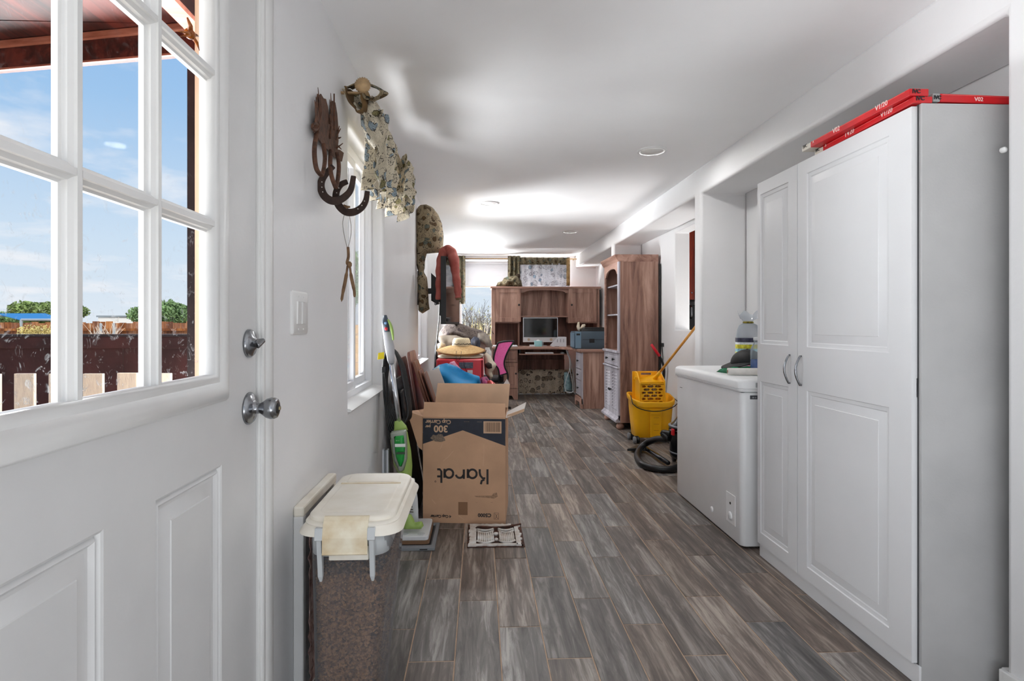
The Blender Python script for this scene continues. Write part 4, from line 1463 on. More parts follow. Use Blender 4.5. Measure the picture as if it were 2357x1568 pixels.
# mop
mp_ = thing('mop', 'wooden mop handle leaning out of the yellow wringer towards the wall', 'mop', (1.70, 5.32, 0.55))
h0 = Vector((1.665, 5.33, 0.600)); h1 = Vector((1.905, 4.90, 1.112))
MOPW = wood('mop_handle_wood', (176, 110, 30), (204, 138, 48), (222, 162, 76), 'Z', 0.8, 0.4)
obj('pole', B().tube([h0 + (h1 - h0) * 0.06, h1], 0.0118, 10), MOPW, mp_, smooth=True)
obj('ferrule', B().tube([h0 - (h1 - h0) * 0.02, h0 + (h1 - h0) * 0.10, h0 + (h1 - h0) * 0.16], [0.021, 0.017, 0.0125], 10), YEL, mp_, smooth=True)
hd = B()
for k in range(16):
    a = k * 0.39
    hd.tube([h0, h0 + Vector((0.02 * math.cos(a), 0.015 * math.sin(a), -0.03)), Vector((1.625 + 0.05 * math.cos(a), 5.335 + 0.035 * math.sin(a), 0.50)), Vector((1.625 + 0.07 * math.cos(a), 5.335 + 0.05 * math.sin(a), 0.42))], 0.006, 5)
obj('mop_strands', hd, mat('mop_cotton', (190, 176, 150), 0.95), mp_, smooth=True)

# ---- shop vacuum behind the freezer
vc = thing('shop_vacuum', 'black shop vacuum with a coiled hose, half hidden behind the freezer', 'vacuum', (1.70, 4.45, 0))
VX, VY = 1.70, 4.47
BLG = mat('glossy_black', (18, 20, 26), 0.22)
obj('tank', B().lathe([(0.10, 0.05), (0.165, 0.06), (0.172, 0.09), (0.172, 0.26), (0.178, 0.27), (0.178, 0.285)], (VX, VY, 0), 'Z', 32), BLG, vc, smooth=True)
hd_ = obj('motor_head', B().lathe([(0.176, 0.286), (0.172, 0.31), (0.14, 0.34), (0.11, 0.38), (0.10, 0.44), (0.07, 0.455)], (VX, VY, 0), 'Z', 32), BLG, vc, smooth=True)
obj('carry_handle', B().tube([(VX - 0.08, VY, 0.44), (VX - 0.07, VY, 0.49), (VX + 0.07, VY, 0.49), (VX + 0.08, VY, 0.44)], 0.013, 8), BLACKP, hd_, smooth=True)
obj('latch', B().box(VX - 0.186, VX - 0.168, VY - 0.09, VY - 0.05, 0.25, 0.30), mat('red_plastic', (206, 20, 36), 0.4), vc, bevel=0.004)
obj('band', B().lathe([(0.1725, 0.10), (0.1745, 0.105), (0.1725, 0.11)], (VX, VY, 0), 'Z', 32), mat('grey_band', (120, 126, 134), 0.4), vc, smooth=True)
obj('band', B().lathe([(0.1785, 0.305), (0.1805, 0.315), (0.1745, 0.32)], (VX, VY, 0), 'Z', 32), mat('grey_band', (120, 126, 134), 0.4), vc, smooth=True)
for k in range(4):
    a = PI / 4 + k * PI / 2
    obj('caster', B().lathe([(0.008, -0.014), (0.026, -0.012), (0.026, 0.012), (0.008, 0.014)], (VX + 0.15 * math.cos(a), VY + 0.15 * math.sin(a), 0.027), 'X', 14), BLACKP, vc, smooth=True)
# hose on the floor: big loop
hp = []
cx_, cyy = 1.36, 4.47


def hq(px, py, z):
    return at(px, py, Z=z)


hose = [(VX - 0.16, VY + 0.02, 0.24), Vector((1.50, 4.56, 0.235))] + [hq(*q) for q in ((1535, 1010, 0.20), (1512, 1011, 0.16), (1490, 1019, 0.10), (1473, 1033, 0.05), (1467, 1050, 0.029), (1475, 1066, 0.028), (1495, 1076, 0.028), (1520, 1080, 0.028), (1548, 1080, 0.028), (1570, 1072, 0.028), (1585, 1060, 0.028))]


def smooth_path(p, n=6):
    p = [Vector(q) for q in p]
    out = []
    for i in range(len(p) - 1):
        a = p[max(i - 1, 0)]; b_ = p[i]; c_ = p[i + 1]; d_ = p[min(i + 2, len(p) - 1)]
        for k in range(n):
            t_ = k / n
            out.append(0.5 * ((2 * b_) + (-a + c_) * t_ + (2 * a - 5 * b_ + 4 * c_ - d_) * t_ ** 2 + (-a + 3 * b_ - 3 * c_ + d_) * t_ ** 3))
    out.append(p[-1])
    return out


sp = smooth_path(hose, 14)
obj('hose', B().tube(sp, [0.0255 + (0.0022 if i % 2 else -0.0012) for i in range(len(sp))], 12), BLACKP, vc, smooth=True)
w0, w1 = hq(1538, 1066, 0.045), hq(1492, 1036, 0.035)
obj('wand', B().tube([w0, (w0 + w1) / 2, w1, w1 + (w1 - w0).normalized() * 0.05], [0.018, 0.020, 0.017, 0.02], 12), BLG, vc, smooth=True)
n0 = w1 + (w1 - w0).normalized() * 0.04
n1 = hq(1455, 1030, 0.03)
dd = (n1 - n0).normalized()
pp = Vector((-dd.y, dd.x, 0)).normalized()
b = B().loft([[q - Vector((0, 0, 0.016)) - pp * w, q - Vector((0, 0, 0.016)) + pp * w, q + Vector((0, 0, h)) + pp * w, q + Vector((0, 0, h)) - pp * w] for q, w, h in ((n0, 0.02, 0.018), (n0 + dd * 0.05, 0.045, 0.012), (n1, 0.10, 0.004))])
obj('nozzle', b, BLACKP, vc, bevel=0.003)

# ---- bookcase
OAK = wood('rustic_oak', (92, 60, 50), (150, 112, 96), (190, 154, 136), 'Z', 0.55, 0.5, contrast=0.85)
OAKX = wood('rustic_oak_horizontal', (112, 78, 66), (158, 120, 104), (188, 152, 134), 'X', 0.55, 0.5, contrast=0.85)
OAKY = wood('rustic_oak_lengthwise', (112, 76, 64), (158, 118, 102), (186, 148, 132), 'Y', 0.55, 0.5, contrast=0.85)
OAK_SHADE = wood('rustic_oak_shaded', (74, 40, 30), (112, 70, 56), (146, 100, 82), 'Z', 0.6, 0.6, contrast=0.85)  # oak of the back parts, shade put into a darker, redder colour
WASH = wood('whitewashed_front', (146, 140, 148), (176, 172, 180), (200, 197, 204), 'Z', 0.6, 0.55, contrast=0.9)
ks = thing('bookcase', 'tall wooden bookcase with arched open shelves and louvered lower doors', 'bookcase', (1.68, 6.31, 0))
kx0, kx1, ky0, ky1, kt = 1.475, 1.905, 5.955, 6.645, 1.80
obj('side_panel', B().box(kx0 + 0.018, kx1, ky0, ky0 + 0.018, 0.075, kt), OAK, ks, bevel=0.001)
obj('side_panel', B().box(kx0 + 0.018, kx1, ky1 - 0.018, ky1, 0.075, kt), OAK, ks, bevel=0.001)
obj('back_panel', B().box(kx1 - 0.006, kx1, ky0 + 0.018, ky1 - 0.018, 0.08, kt), OAK_SHADE, ks)
obj('back_board', B().box(kx1 + 0.001, kx1 + 0.014, ky0 - 0.03, ky1, 0.04, kt - 0.03), BLACKM, ks)
for nm, z, m_ in (('top_panel', kt - 0.016, OAKY), ('shelf', 1.55, WASH), ('shelf', 1.225, WASH), ('shelf', 0.822, OAKY), ('bottom_panel', 0.10, OAKY)):
    obj(nm, B().box(kx0 + (0.018 if nm != 'shelf' else 0.03), kx1 - 0.006, ky0 + 0.018, ky1 - 0.018, z, z + 0.016), m_, ks, bevel=0.001)
# face frame: two stiles and the arched rail
obj('stile', B().box(kx0, kx0 + 0.018, ky0, ky0 + 0.055, 0.84, kt), WASH, ks, bevel=0.002)
obj('stile', B().box(kx0, kx0 + 0.018, ky1 - 0.055, ky1, 0.84, kt), OAKY, ks, bevel=0.002)
ar = [(ky0 + 0.055, kt), (ky0 + 0.055, 1.665), (ky0 + 0.085, 1.672), (ky0 + 0.10, 1.695)]
for k in range(9):
    a = PI - PI * k / 8
    ar.append(((ky0 + ky1) / 2 - 0.235 * math.cos(PI - a) * 1.0, 1.695 + 0.05 * math.sin(a)))
ar += [(ky1 - 0.10, 1.695), (ky1 - 0.085, 1.672), (ky1 - 0.055, 1.665), (ky1 - 0.055, kt)]
obj('arched_rail', B().prism(ar, lambda u, v, d: (kx0 + d, u, v), 0, 0.018), OAKY, ks)
# crown
cr = [(0.0, 0.0), (-0.006, 0.012), (-0.020, 0.030), (-0.026, 0.046), (-0.036, 0.056), (-0.040, 0.075), (0.0, 0.077)]
b = B().loft([[(kx0 + d, y, kt - 0.004 + z) for d, z in cr] for y in (ky0 - 0.0, ky1 + 0.03)])
b.box(kx0 - 0.002, kx1, ky0 - 0.004, ky1 + 0.01, kt - 0.004, kt + 0.073)
obj('crown', b, OAKY, ks, autos=40)
# drawer and ledges
for z0, z1, o_ in ((0.815, 0.842, 0.022), (0.648, 0.668, 0.018)):
    obj('ledge', B().box(kx0 - o_, kx0 + 0.018, ky0 - 0.004, ky1 + 0.004, z0, z1), WASH, ks, bevel=0.006)
b = B().face_holes(ky0 + 0.03, ky1 - 0.03, 0.676, 0.808, [(ky0 + 0.06, ky1 - 0.06, 0.70, 0.785)], lambda u, v, d: (kx0 - d, u, v), 0.02, rings=[(0.003, -0.004), (0.016, -0.001)])
dw = obj('drawer', b, WASH, ks)
for y in (6.14, 6.46):
    obj('knob', B().lathe([(0.006, 0), (0.006, -0.012), (0.015, -0.018), (0.013, -0.028), (0.002, -0.031)], (kx0, y, 0.742), 'X', 14), BLACKM, dw, smooth=True)
b = B().box(kx0, kx0 + 0.018, ky0, ky0 + 0.028, 0.10, 0.815)
b.box(kx0, kx0 + 0.018, ky1 - 0.028, ky1, 0.10, 0.815)
obj('lower_frame', b, WASH, ks, bevel=0.001)
for a, c_ in ((ky0 + 0.03, (ky0 + ky1) / 2 - 0.002), ((ky0 + ky1) / 2 + 0.002, ky1 - 0.03)):
    q = B().face_holes(a, c_, 0.15, 0.642, [(a + 0.045, c_ - 0.045, 0.195, 0.60)], lambda u, v, d: (kx0 - d, u, v), 0.018, through=True)
    d = obj('door', q, WASH, ks, bevel=0.001)
    obj('door_back', B().box(kx0 + 0.017, kx0 + 0.022, a + 0.03, c_ - 0.03, 0.18, 0.62), mat('dark_gap', (70, 62, 66), 0.8), d)
    for k in range(12):
        z = 0.200 + k * 0.0335
        obj('louver', B().add([(kx0 + 0.001, a + 0.045, z), (kx0 + 0.001, c_ - 0.045, z), (kx0 + 0.014, c_ - 0.045, z + 0.026), (kx0 + 0.014, a + 0.045, z + 0.026)], [(0, 1, 2, 3)]), WASH, d, solid=0.005)
    kyy = c_ - 0.022 if a < 6.2 else a + 0.022
    obj('knob', B().lathe([(0.006, 0), (0.006, -0.012), (0.015, -0.018), (0.013, -0.028), (0.002, -0.031)], (kx0, kyy, 0.40), 'X', 14), BLACKM, d, smooth=True)
bs_ = [(0.0, 0.0), (-0.030, 0.0), (-0.032, 0.022), (-0.022, 0.032), (-0.012, 0.036), (0.0, 0.060)]
b = B().loft([[(kx0 + d, y, 0.078 + z) for d, z in bs_] for y in (ky0 - 0.004, ky1 + 0.02)])
b.box(kx0, kx0 + 0.02, ky0, ky1, 0.078, 0.15)
obj('base_moulding', b, WASH, ks, autos=40)
for y in (ky0 + 0.05, ky1 - 0.05):
    for x in (kx0 + 0.03, kx1 - 0.05):
        obj('bun_foot', B().lathe([(0.022, 0.0), (0.036, 0.010), (0.043, 0.030), (0.038, 0.052), (0.026, 0.062), (0.036, 0.068), (0.036, 0.078)], (x, y, 0), 'Z', 20), OAKY if x < 1.6 else OAK_SHADE, ks, smooth=True)

# broom behind the bookcase, red grip
t = thing('long_handled_brush', 'black handled tool with a bright red grip leaning between bookcase and wall', 'brush', (1.86, 5.7, 0))
g0, g1 = at(1499, 793, D=5.80), at(1518, 820, D=5.80)
obj('grip', B().tube([g0, g1], [0.014, 0.015], 10), mat('red_rubber', (206, 18, 40), 0.4), t, smooth=True)
ex = Vector((1.885, 5.74, 0.03))
obj('shaft', B().tube(smooth_path([g1, g1 + Vector((0.03, 0, -0.06)), g1 + Vector((0.05, 0.0, -0.16)), Vector((1.895, 5.78, 0.42)), ex], 5), 0.012, 10), BLG, t, smooth=True)
obj('brush_head', B().box(1.80, 1.915, 5.71, 5.77, 0.0, 0.06), BLACKP, t, bevel=0.006)
cb_ = smooth_path([(1.915, 5.86, 0.9), (1.917, 5.84, 0.72), (1.905, 5.82, 0.55), (1.91, 5.84, 0.35), (1.90, 5.86, 0.03)], 6)
t = thing('hanging_cord', 'thin dark cord hanging down the wall beside the bookcase', 'cord', (1.91, 5.85, 0.0))
obj('cable', B().tube(cb_, 0.005, 7), BLACKP, t, smooth=True)
obj('plug', B().box(1.905, 1.93, 5.845, 5.875, 0.89, 0.93), BLACKP, t, bevel=0.003)
# ================================================================== LEFT SIDE
# ---- horseshoe coat rack
IRON = mat('rusty_iron', (84, 54, 38), 0.62, metal=0.25, var=0.3, vs=45, bump=0.3, bs=120)
IRND = mat('dark_horseshoe_iron', (50, 34, 27), 0.6, metal=0.25, var=0.2, vs=60, bump=0.3, bs=150)
NH = mat('nail_hole_light', (210, 205, 196), 0.6)
hr = thing('horseshoe_rack', 'rusty iron horse figure coat rack with curved horseshoe hooks on the wall', 'coat rack', (WX, 1.95, 1.7))


def wall(px, py, off=0.012):
    return at(px, py, X=WX + off)


# cut-out plate: outline traced on the wall plane as a grazing horse and brush
def YZ(px, py):
    p = wall(px, py)
    return (p.y, p.z)


plates = {
    'horse_figure': [(739, 240), (737, 226), (744, 216), (752, 226), (760, 228), (766, 246), (768, 262), (771, 280), (776, 262), (781, 232), (790, 236), (796, 262), (799, 290), (800, 325), (796, 352), (786, 352), (779, 340), (766, 344), (757, 330), (747, 322), (741, 300), (736, 282)],
    'ground_figure': [(722, 250), (729, 216), (733, 226), (735, 262), (737, 300), (748, 322), (762, 336), (778, 342), (800, 345), (812, 352), (806, 372), (793, 366), (782, 362), (768, 350), (750, 338), (738, 328), (730, 318), (722, 290)],
}
for nm, ol in plates.items():
    o2 = []
    for (px, py) in ol:
        px2 = 722 + (px - 722) * 0.72
        o2.append(YZ(px2, py))
    b = B().prism(o2, lambda u, v, d: (WX + d, u, v), 0.010 if nm[0] == 'h' else 0.016, 0.014 if nm[0] == 'h' else 0.020)
    obj(nm, b, IRON, hr)
# stalks, grass and twigs
b = B()
rnd = random.Random(5)
for k in range(12):
    px = 723 + k * 1.5 + (22 if k > 8 else 0)
    y0 = 305 + rnd.uniform(-30, 20)
    a0 = wall(px, y0, 0.016); a1 = wall(px + rnd.uniform(-3, 3), y0 - rnd.uniform(40, 85), 0.022)
    b.tube([a0, (a0 + a1) / 2 + Vector((0.004, rnd.uniform(-.004, .004), 0)), a1], [0.0035, 0.003, 0.001], 5)
obj('grass_stalks', b, IRON, hr)
tw = B()
tw.tube([wall(769, 300, 0.02), wall(769, 216, 0.02)], 0.0028, 6)
for (x0, y0, x1, y1) in ((774, 322, 781, 290), (776, 300, 782, 302), (776, 340, 789, 330), (778, 336, 786, 344), (780, 318, 785, 316), (777, 308, 784, 296)):
    tw.tube([wall(x0, y0, 0.018), wall(x1, y1, 0.028)], [0.0035, 0.0015], 5)
obj('twig', tw, IRON, hr)
# small ring at the left
rg_ = [wall(725 + 6.5 * math.cos(a), 292 + 8 * math.sin(a), 0.022) for a in [k * PI / 7 for k in range(14)]]
obj('ring', B().tube(rg_, 0.0045, 7, closed=True), IRON, hr, smooth=True)


def strap(pts, r=0.0075, flat=0.55):
    return B().tube(smooth_path(pts, 6), r, 8, flat=flat)


# long horseshoes standing edge on: two loops from the plate down
L1 = [wall(731, 300, 0.02), wall(725, 330, 0.03), wall(724, 360, 0.035), wall(729, 390, 0.04), wall(741, 405, 0.05)]
L2 = [wall(744, 330, 0.03), wall(748, 360, 0.035), wall(746, 385, 0.045), wall(741, 405, 0.05)]
L3 = [wall(762, 345, 0.03), wall(760, 375, 0.04), wall(763, 405, 0.05), wall(773, 433, 0.06)]
L4 = [wall(776, 352, 0.03), wall(780, 380, 0.045), wall(778, 410, 0.055), wall(773, 433, 0.06)]
for p in (L1, L2, L3, L4):
    obj('bent_bar', strap(p), IRON, hr, smooth=True)


def horseshoe(cx, cy, Dd, pts, name='horseshoe'):
    P3 = [at(x, y, D=Dd) for x, y in pts]
    sp_ = smooth_path(P3, 8)
    n = len(sp_)
    r = [0.0085 + 0.005 * math.sin(PI * i / (n - 1)) for i in range(n)]
    # rectangular section: wide in the picture plane, thin in depth
    vs, fs = [], []
    for i, p in enumerate(sp_):
        t = (sp_[min(i + 1, n - 1)] - sp_[max(i - 1, 0)]).normalized()
        side = t.cross(Vector((0.04, 1, 0))).normalized()
        dp = Vector((0, 1, 0))
        for a, b_ in ((-1, -1), (1, -1), (1, 1), (-1, 1)):
            vs.append(p + side * a * r[i] + dp * b_ * 0.0045)
    for i in range(n - 1):
        for j in range(4):
            fs.append((i * 4 + j, i * 4 + (j + 1) % 4, (i + 1) * 4 + (j + 1) % 4, (i + 1) * 4 + j))
    fs += [(0, 1, 2, 3), tuple(range((n - 1) * 4, n * 4))]
    h = obj(name, B().add(vs, fs), IRND, hr, bevel=0.0022)
    return h, sp_


hs1, s1 = horseshoe(0, 0, 1.93, [(768, 382), (752, 398), (741, 415), (739, 432), (746, 450), (760, 461), (777, 462), (795, 452), (808, 435), (814, 405)])
hs2, s2 = horseshoe(0, 0, 2.03, [(800, 418), (785, 425), (775, 440), (774, 458), (782, 476), (797, 488), (815, 488), (832, 478), (842, 462), (846, 440)])
for hs_, pts, Dd in ((hs1, ((741, 419), (741, 431), (743, 442)), 1.923), (hs2, ((780, 433), (775, 444), (839, 463), (833, 473), (824, 481)), 2.023)):
    for q in pts:
        c = at(q[0], q[1], D=Dd)
        obj('nail_hole', B().lathe([(0.0019, -0.0015), (0.0019, 0.0005)], c, 'Y', 8), NH, hs_)

# leather bola ornament hanging from the lower horseshoe by a wire
LEA = mat('leather_thong', (128, 98, 66), 0.7, c2=(90, 62, 40), vs=40)
Dl = 2.035
t = thing('leather_ornament', 'tan knotted leather strips hanging on a wire from the lower horseshoe', 'ornament', at(797, 480, D=Dl))
obj('wire', B().tube(smooth_path([at(798, 478, D=Dl), at(789, 510, D=Dl), at(792, 540, D=Dl), at(799, 570, D=Dl)], 5), 0.0012, 5), mat('steel_wire', (150, 146, 140), 0.4, metal=0.6), t)
obj('wire', B().tube(smooth_path([at(800, 478, D=Dl), at(808, 520, D=Dl), at(806, 550, D=Dl), at(801, 570, D=Dl)], 5), 0.0012, 5), mat('steel_wire', (150, 146, 140)), t)
obj('knot', B().tube([at(791, 472, D=2.018), at(798, 477, D=2.016), at(806, 476, D=2.018)], [0.003, 0.006, 0.003], 7), LEA, t, smooth=True)
obj('thong', B().tube(smooth_path([at(801, 569, D=Dl), at(802, 590, D=Dl), at(799, 606, D=Dl), at(806, 612, D=Dl)], 5), [0.0052] * 16, 8), LEA, t, smooth=True)
obj('knot', B().lathe([(0.002, -0.012), (0.009, -0.006), (0.0095, 0.004), (0.004, 0.011)], at(804, 609, D=Dl), 'Z', 10), LEA, t, smooth=True)
obj('blade', B().tube(smooth_path([at(800, 612, D=Dl), at(796, 640, D=Dl), at(789, 675, D=Dl), at(786, 695, D=Dl)], 5), [0.004] * 4 + [0.0062] * 6 + [0.005] * 4 + [0.002, 0.001], 8, flat=0.5), LEA, t, smooth=True)
obj('blade', B().tube(smooth_path([at(805, 612, D=Dl), at(809, 640, D=Dl), at(815, 668, D=Dl), at(816, 684, D=Dl)], 5), [0.004] * 4 + [0.0062] * 6 + [0.005] * 4 + [0.004, 0.003], 8, flat=0.5), LEA, t, smooth=True)

# ---- curtain valance on a rod over the near window
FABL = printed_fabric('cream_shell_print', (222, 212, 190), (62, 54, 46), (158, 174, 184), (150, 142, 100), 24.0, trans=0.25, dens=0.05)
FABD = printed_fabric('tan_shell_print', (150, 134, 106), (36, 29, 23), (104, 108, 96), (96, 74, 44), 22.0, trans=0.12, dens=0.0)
RODM = mat('tan_rod', (176, 146, 106), 0.5, var=0.1, vs=40)
RXp, RZ = -0.458, 2.062
r0, r1 = 2.215, 3.33
rodt = thing('curtain_rod', 'tan curtain rod with pleated end knobs over the near side window', 'curtain rod', (WX, 2.8, RZ))
obj('pole', B().tube([(RXp, r0 + 0.02, RZ), (RXp, r1 - 0.02, RZ)], 0.009, 10), RODM, rodt, smooth=True)
for y, s_ in ((r0, -1), (r1, 1)):
    b = B()
    n = 20
    rings = []
    for h, r in ((0.022, 0.008), (0.016, 0.026), (0.004, 0.030), (-0.006, 0.027), (-0.012, 0.016), (-0.014, 0.003)):
        rings.append([(RXp + math.cos(a) * r * (1 + 0.08 * math.cos(n * a / 1)), y - s_ * h * 1.0, RZ + math.sin(a) * r * (1 + 0.08 * math.cos(n * a))) for a in [2 * PI * k / 40 for k in range(40)]])
    obj('finial', b.loft(rings), RODM, rodt, smooth=True)
for y in (r0 + 0.06, r1 - 0.06):
    obj('bracket', B().box(WX, RXp, y - 0.006, y + 0.006, RZ - 0.012, RZ - 0.004), RODM, rodt)
val = thing('curtain_valance', 'cream shell print curtain bunched on the rod of the near side window', 'curtain', (RXp, 2.7, 1.9), 0, 'shell print curtains')


def sheet(y0, y1, ztop, zbot, folds, amp, xc, ph=0.0, flare=1.0, lean=0.0, yt=None, nz=0.022):
    def fn(u, v):
        ya = y0 + (y1 - y0) * u
        if yt:
            yb = yt[0] + (yt[1] - yt[0]) * u
            ya = yb + (ya - yb) * min(1, v * 1.15) ** 0.8
        am = amp * (0.35 + 0.65 * v ** 0.7 * flare)
        x = xc + am * math.sin(2 * PI * folds * u + ph) + am * 0.35 * math.sin(4 * PI * folds * u + 1.3 + 2 * v) + lean * v
        x += nz * mnoise.noise(Vector((u * 9, v * 5, ph)))
        zb = zbot + 0.02 * math.sin(2 * PI * folds * u + ph + 0.5)
        return (max(x, WX + 0.006), ya + 0.012 * mnoise.noise(Vector((u * 7, v * 6, 3 + ph))), ztop + (zb - ztop) * v)
    return B().grid(fn, 110, 34)


obj('gathered_panel', sheet(2.36, 3.28, 2.055, 1.735, 4.5, 0.052, -0.452, 0.4, yt=(2.30, 3.05)), FABL, val, smooth=True, solid=0.003)
obj('front_drop', sheet(2.30, 2.62, 2.00, 1.675, 2.5, 0.030, -0.405, 2.0, lean=0.0, yt=(2.30, 2.46)), FABL, val, smooth=True, solid=0.003)
obj('far_drop', sheet(2.80, 3.30, 2.02, 1.785, 2.5, 0.040, -0.402, 1.0, yt=(2.96, 3.28)), FABL, val, smooth=True, solid=0.003)
# sleeve loops above the rod
b = B()


def ribbon(pts, w, nrm, bd):
    sp_ = smooth_path(pts, 7)
    n = len(sp_)

    def fn(u, v):
        i = min(int(u * (n - 1) + 0.5), n - 1)
        p = sp_[i]
        return p + Vector(nrm) * (v - 0.5) * w * (1 + 0.18 * math.sin(u * 14)) + Vector((0.004 * math.sin(v * 9 + u * 20), 0, 0.003 * math.sin(v * 12)))
    return bd.grid(fn, n - 1, 6)


DR = 2.27
obj('sleeve_loop', ribbon([at(803, 205, D=DR), at(812, 235, D=DR), at(826, 258, D=DR), at(838, 262, D=DR), at(842, 240, D=DR), at(840, 212, D=DR)], 0.075, (0.25, 1, 0.1), B()), mat('brown_lining', (116, 88, 52), 0.9, c2=(60, 44, 28), vs=12), val, smooth=True, solid=0.003)
obj('sleeve_loop', ribbon([at(803, 203, D=DR), at(822, 196, D=DR), at(840, 192, D=DR), at(862, 200, D=DR), at(884, 212, D=DR), at(868, 226, D=DR), at(850, 230, D=DR), at(838, 215, D=DR)], 0.06, (0.2, 1, 0.3), B()), FABD, val, smooth=True, solid=0.003)
obj('sleeve_loop', ribbon([at(806, 210, D=DR + .03), at(820, 232, D=DR + .03), at(834, 250, D=DR + .03), at(848, 262, D=DR + .03), at(856, 280, D=DR + .03), at(862, 300, D=DR + .05)], 0.09, (0.5, 1, 0.2), B()), FABL, val, smooth=True, solid=0.003)
ol = [at(x, y, D=DR + 0.08) for x, y in ((838, 218), (860, 226), (870, 240), (882, 262), (890, 290), (898, 325), (884, 350), (862, 345), (846, 325), (832, 290), (830, 262), (842, 245))]
b = B()
inflate(b, [(p.x, p.z) for p in ol], 20, 0.14, lambda u, v, w: (u, 2.36 - w, v), bump=0.03, bscale=28, seed=2)
obj('gathered_knot', b, FABL, val, smooth=True)

# ---- swag on the far side window
sg = thing('curtain_swag', 'darker shell print curtain swag with a knotted tail at the far side window', 'curtain', (-0.48, 4.98, 1.9), 0, 'shell print curtains')


def pxz(pts, D):
    return [(at(x, y, D=D).x, at(x, y, D=D).z) for x, y in pts]


Ds = 4.95
top = pxz([(958, 600), (957, 520), (959, 485), (966, 473), (980, 470), (995, 476), (1008, 492), (1016, 512), (1020, 540), (1019, 574), (1010, 580), (982, 584), (978, 600), (977, 625), (962, 625)], Ds)
b = B()
inflate(b, top, 26, 0.16, lambda u, v, w: (u, Ds - w + 0.35 * max(0, u + 0.56), v), bump=0.035, bscale=16, seed=1)
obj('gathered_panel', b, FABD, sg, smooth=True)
tail = pxz([(963, 612), (978, 610), (977, 628), (984, 640), (986, 660), (988, 700), (990, 712), (974, 722), (964, 716), (964, 690), (962, 660), (961, 640), (966, 628)], Ds)
b = B()
inflate(b, tail, 26, 0.10, lambda u, v, w: (u, Ds - 0.02 - w, v), bump=0.02, bscale=26, seed=4)
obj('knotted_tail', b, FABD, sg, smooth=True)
obj('rod', B().tube([(-0.47, 4.95, 2.10), (-0.47, 6.05, 2.10)], 0.009, 8), RODM, sg, smooth=True)
obj('rod_bracket', B().box(WX, -0.46, 5.02, 5.035, 2.085, 2.10), RODM, sg)

# ---- television on an arm, with a garment thrown over it
tvn, tvf = Vector((-0.288, 4.78, 0)), Vector((-0.205, 5.66, 0))
du = (tvf - tvn).normalized()
nn = Vector((du.y, -du.x, 0))           # screen normal
tv = thing('television', 'flat black wall television turned sideways on an arm near the end window', 'television', ((tvn.x + tvf.x) / 2, (tvn.y + tvf.y) / 2, 1.13))
TZ0, TZ1, TLn = 1.128, 1.705, (tvf - tvn).length


def PT(u, v, d):
    return tvn + du * u + nn * d + Vector((0, 0, v))


b = B().face_holes(0, TLn, TZ0, TZ1, [(0.012, TLn - 0.012, TZ0 + 0.02, TZ1 - 0.012)], PT, 0.045, rings=[(0.001, -0.003)])
obj('case', b, BLACKP, tv, bevel=0.002)
SCR = mat('dark_glass_screen', (8, 9, 11), 0.06, spec=0.8)
obj('screen', B().add([PT(0.013, TZ0 + 0.021, -0.002), PT(TLn - 0.013, TZ0 + 0.021, -0.002), PT(TLn - 0.013, TZ1 - 0.013, -0.002), PT(0.013, TZ1 - 0.013, -0.002)], [(0, 1, 2, 3)]), SCR, tv)
obj('rear_housing', B().loft([[PT(u, v, d) for u, v in ((0.1 + i_, TZ0 + 0.05 + i_), (TLn - 0.1 - i_, TZ0 + 0.05 + i_), (TLn - 0.1 - i_, TZ1 - 0.12 - i_), (0.1 + i_, TZ1 - 0.12 - i_))] for d, i_ in ((-0.045, 0), (-0.075, 0.03))]), BLACKP, tv)
m0 = at(998, 664, D=5.1)
obj('wall_plate', B().box(WX, WX + 0.02, 5.02, 5.085, 1.30, 1.60), BLACKM, tv)
b = B().add([at(x, y, D=5.05) for x, y in ((992, 628), (1018, 652), (1018, 694), (1008, 702), (992, 692))] + [at(x, y, D=5.12) for x, y in ((992, 628), (1018, 652), (1018, 694), (1008, 702), (992, 692))], [(4, 3, 2, 1, 0), (5, 6, 7, 8, 9), (0, 1, 6, 5), (1, 2, 7, 6), (2, 3, 8, 7), (3, 4, 9, 8), (4, 0, 5, 9)])
obj('mount_arm', b, BLACKM, tv, bevel=0.004)
obj('mount_arm', B().box(WX + 0.01, -0.34, 5.07, 5.10, 1.40, 1.45), BLACKM, tv)
obj('bolt', B().lathe([(0.012, 0), (0.012, -0.012), (0.004, -0.016)], at(1003, 700, D=5.04), 'Y', 10), CHROME, tv)
obj('bolt', B().lathe([(0.009, 0), (0.009, -0.012), (0.004, -0.016)], at(1012, 697, D=5.04), 'Y', 10), CHROME, tv)
tc_ = thing('television_cable', 'thin black cable hanging from the television arm along the wall', 'cable', (-0.45, 5.05, 1.0))
obj('cable', B().tube(smooth_path([at(1012, 700, D=5.15), at(1010, 740, D=5.2), at(1005, 790, D=5.25), at(1003, 850, D=5.3), at(1000, 905, D=5.35)], 5), 0.005, 6), BLACKP, tc_)
GAR = mat('rust_pink_cloth', (140, 62, 54), 0.9, c2=(176, 98, 88), vs=9, bump=0.2, bs=60)
gm = thing('draped_garment', 'rust pink long sleeved garment thrown over the television top', 'garment', (-0.28, 4.9, 1.7))
pts = [at(1012, 690, D=4.86), at(1013, 650, D=4.86), at(1015, 610, D=4.88), at(1022, 582, D=4.9), at(1034, 577, D=4.9), at(1043, 592, D=4.88), at(1048, 625, D=4.82), at(1053, 660, D=4.80), at(1055, 686, D=4.80)]
spp = smooth_path(pts, 8)
obj('sleeve', B().tube(spp, [0.034 + 0.012 * math.sin(PI * i / (len(spp) - 1)) - (0.008 if i > len(spp) * 0.7 else 0) + 0.003 * math.sin(i * 1.1) for i in range(len(spp))], 12, flat=1.25), GAR, gm, smooth=True)
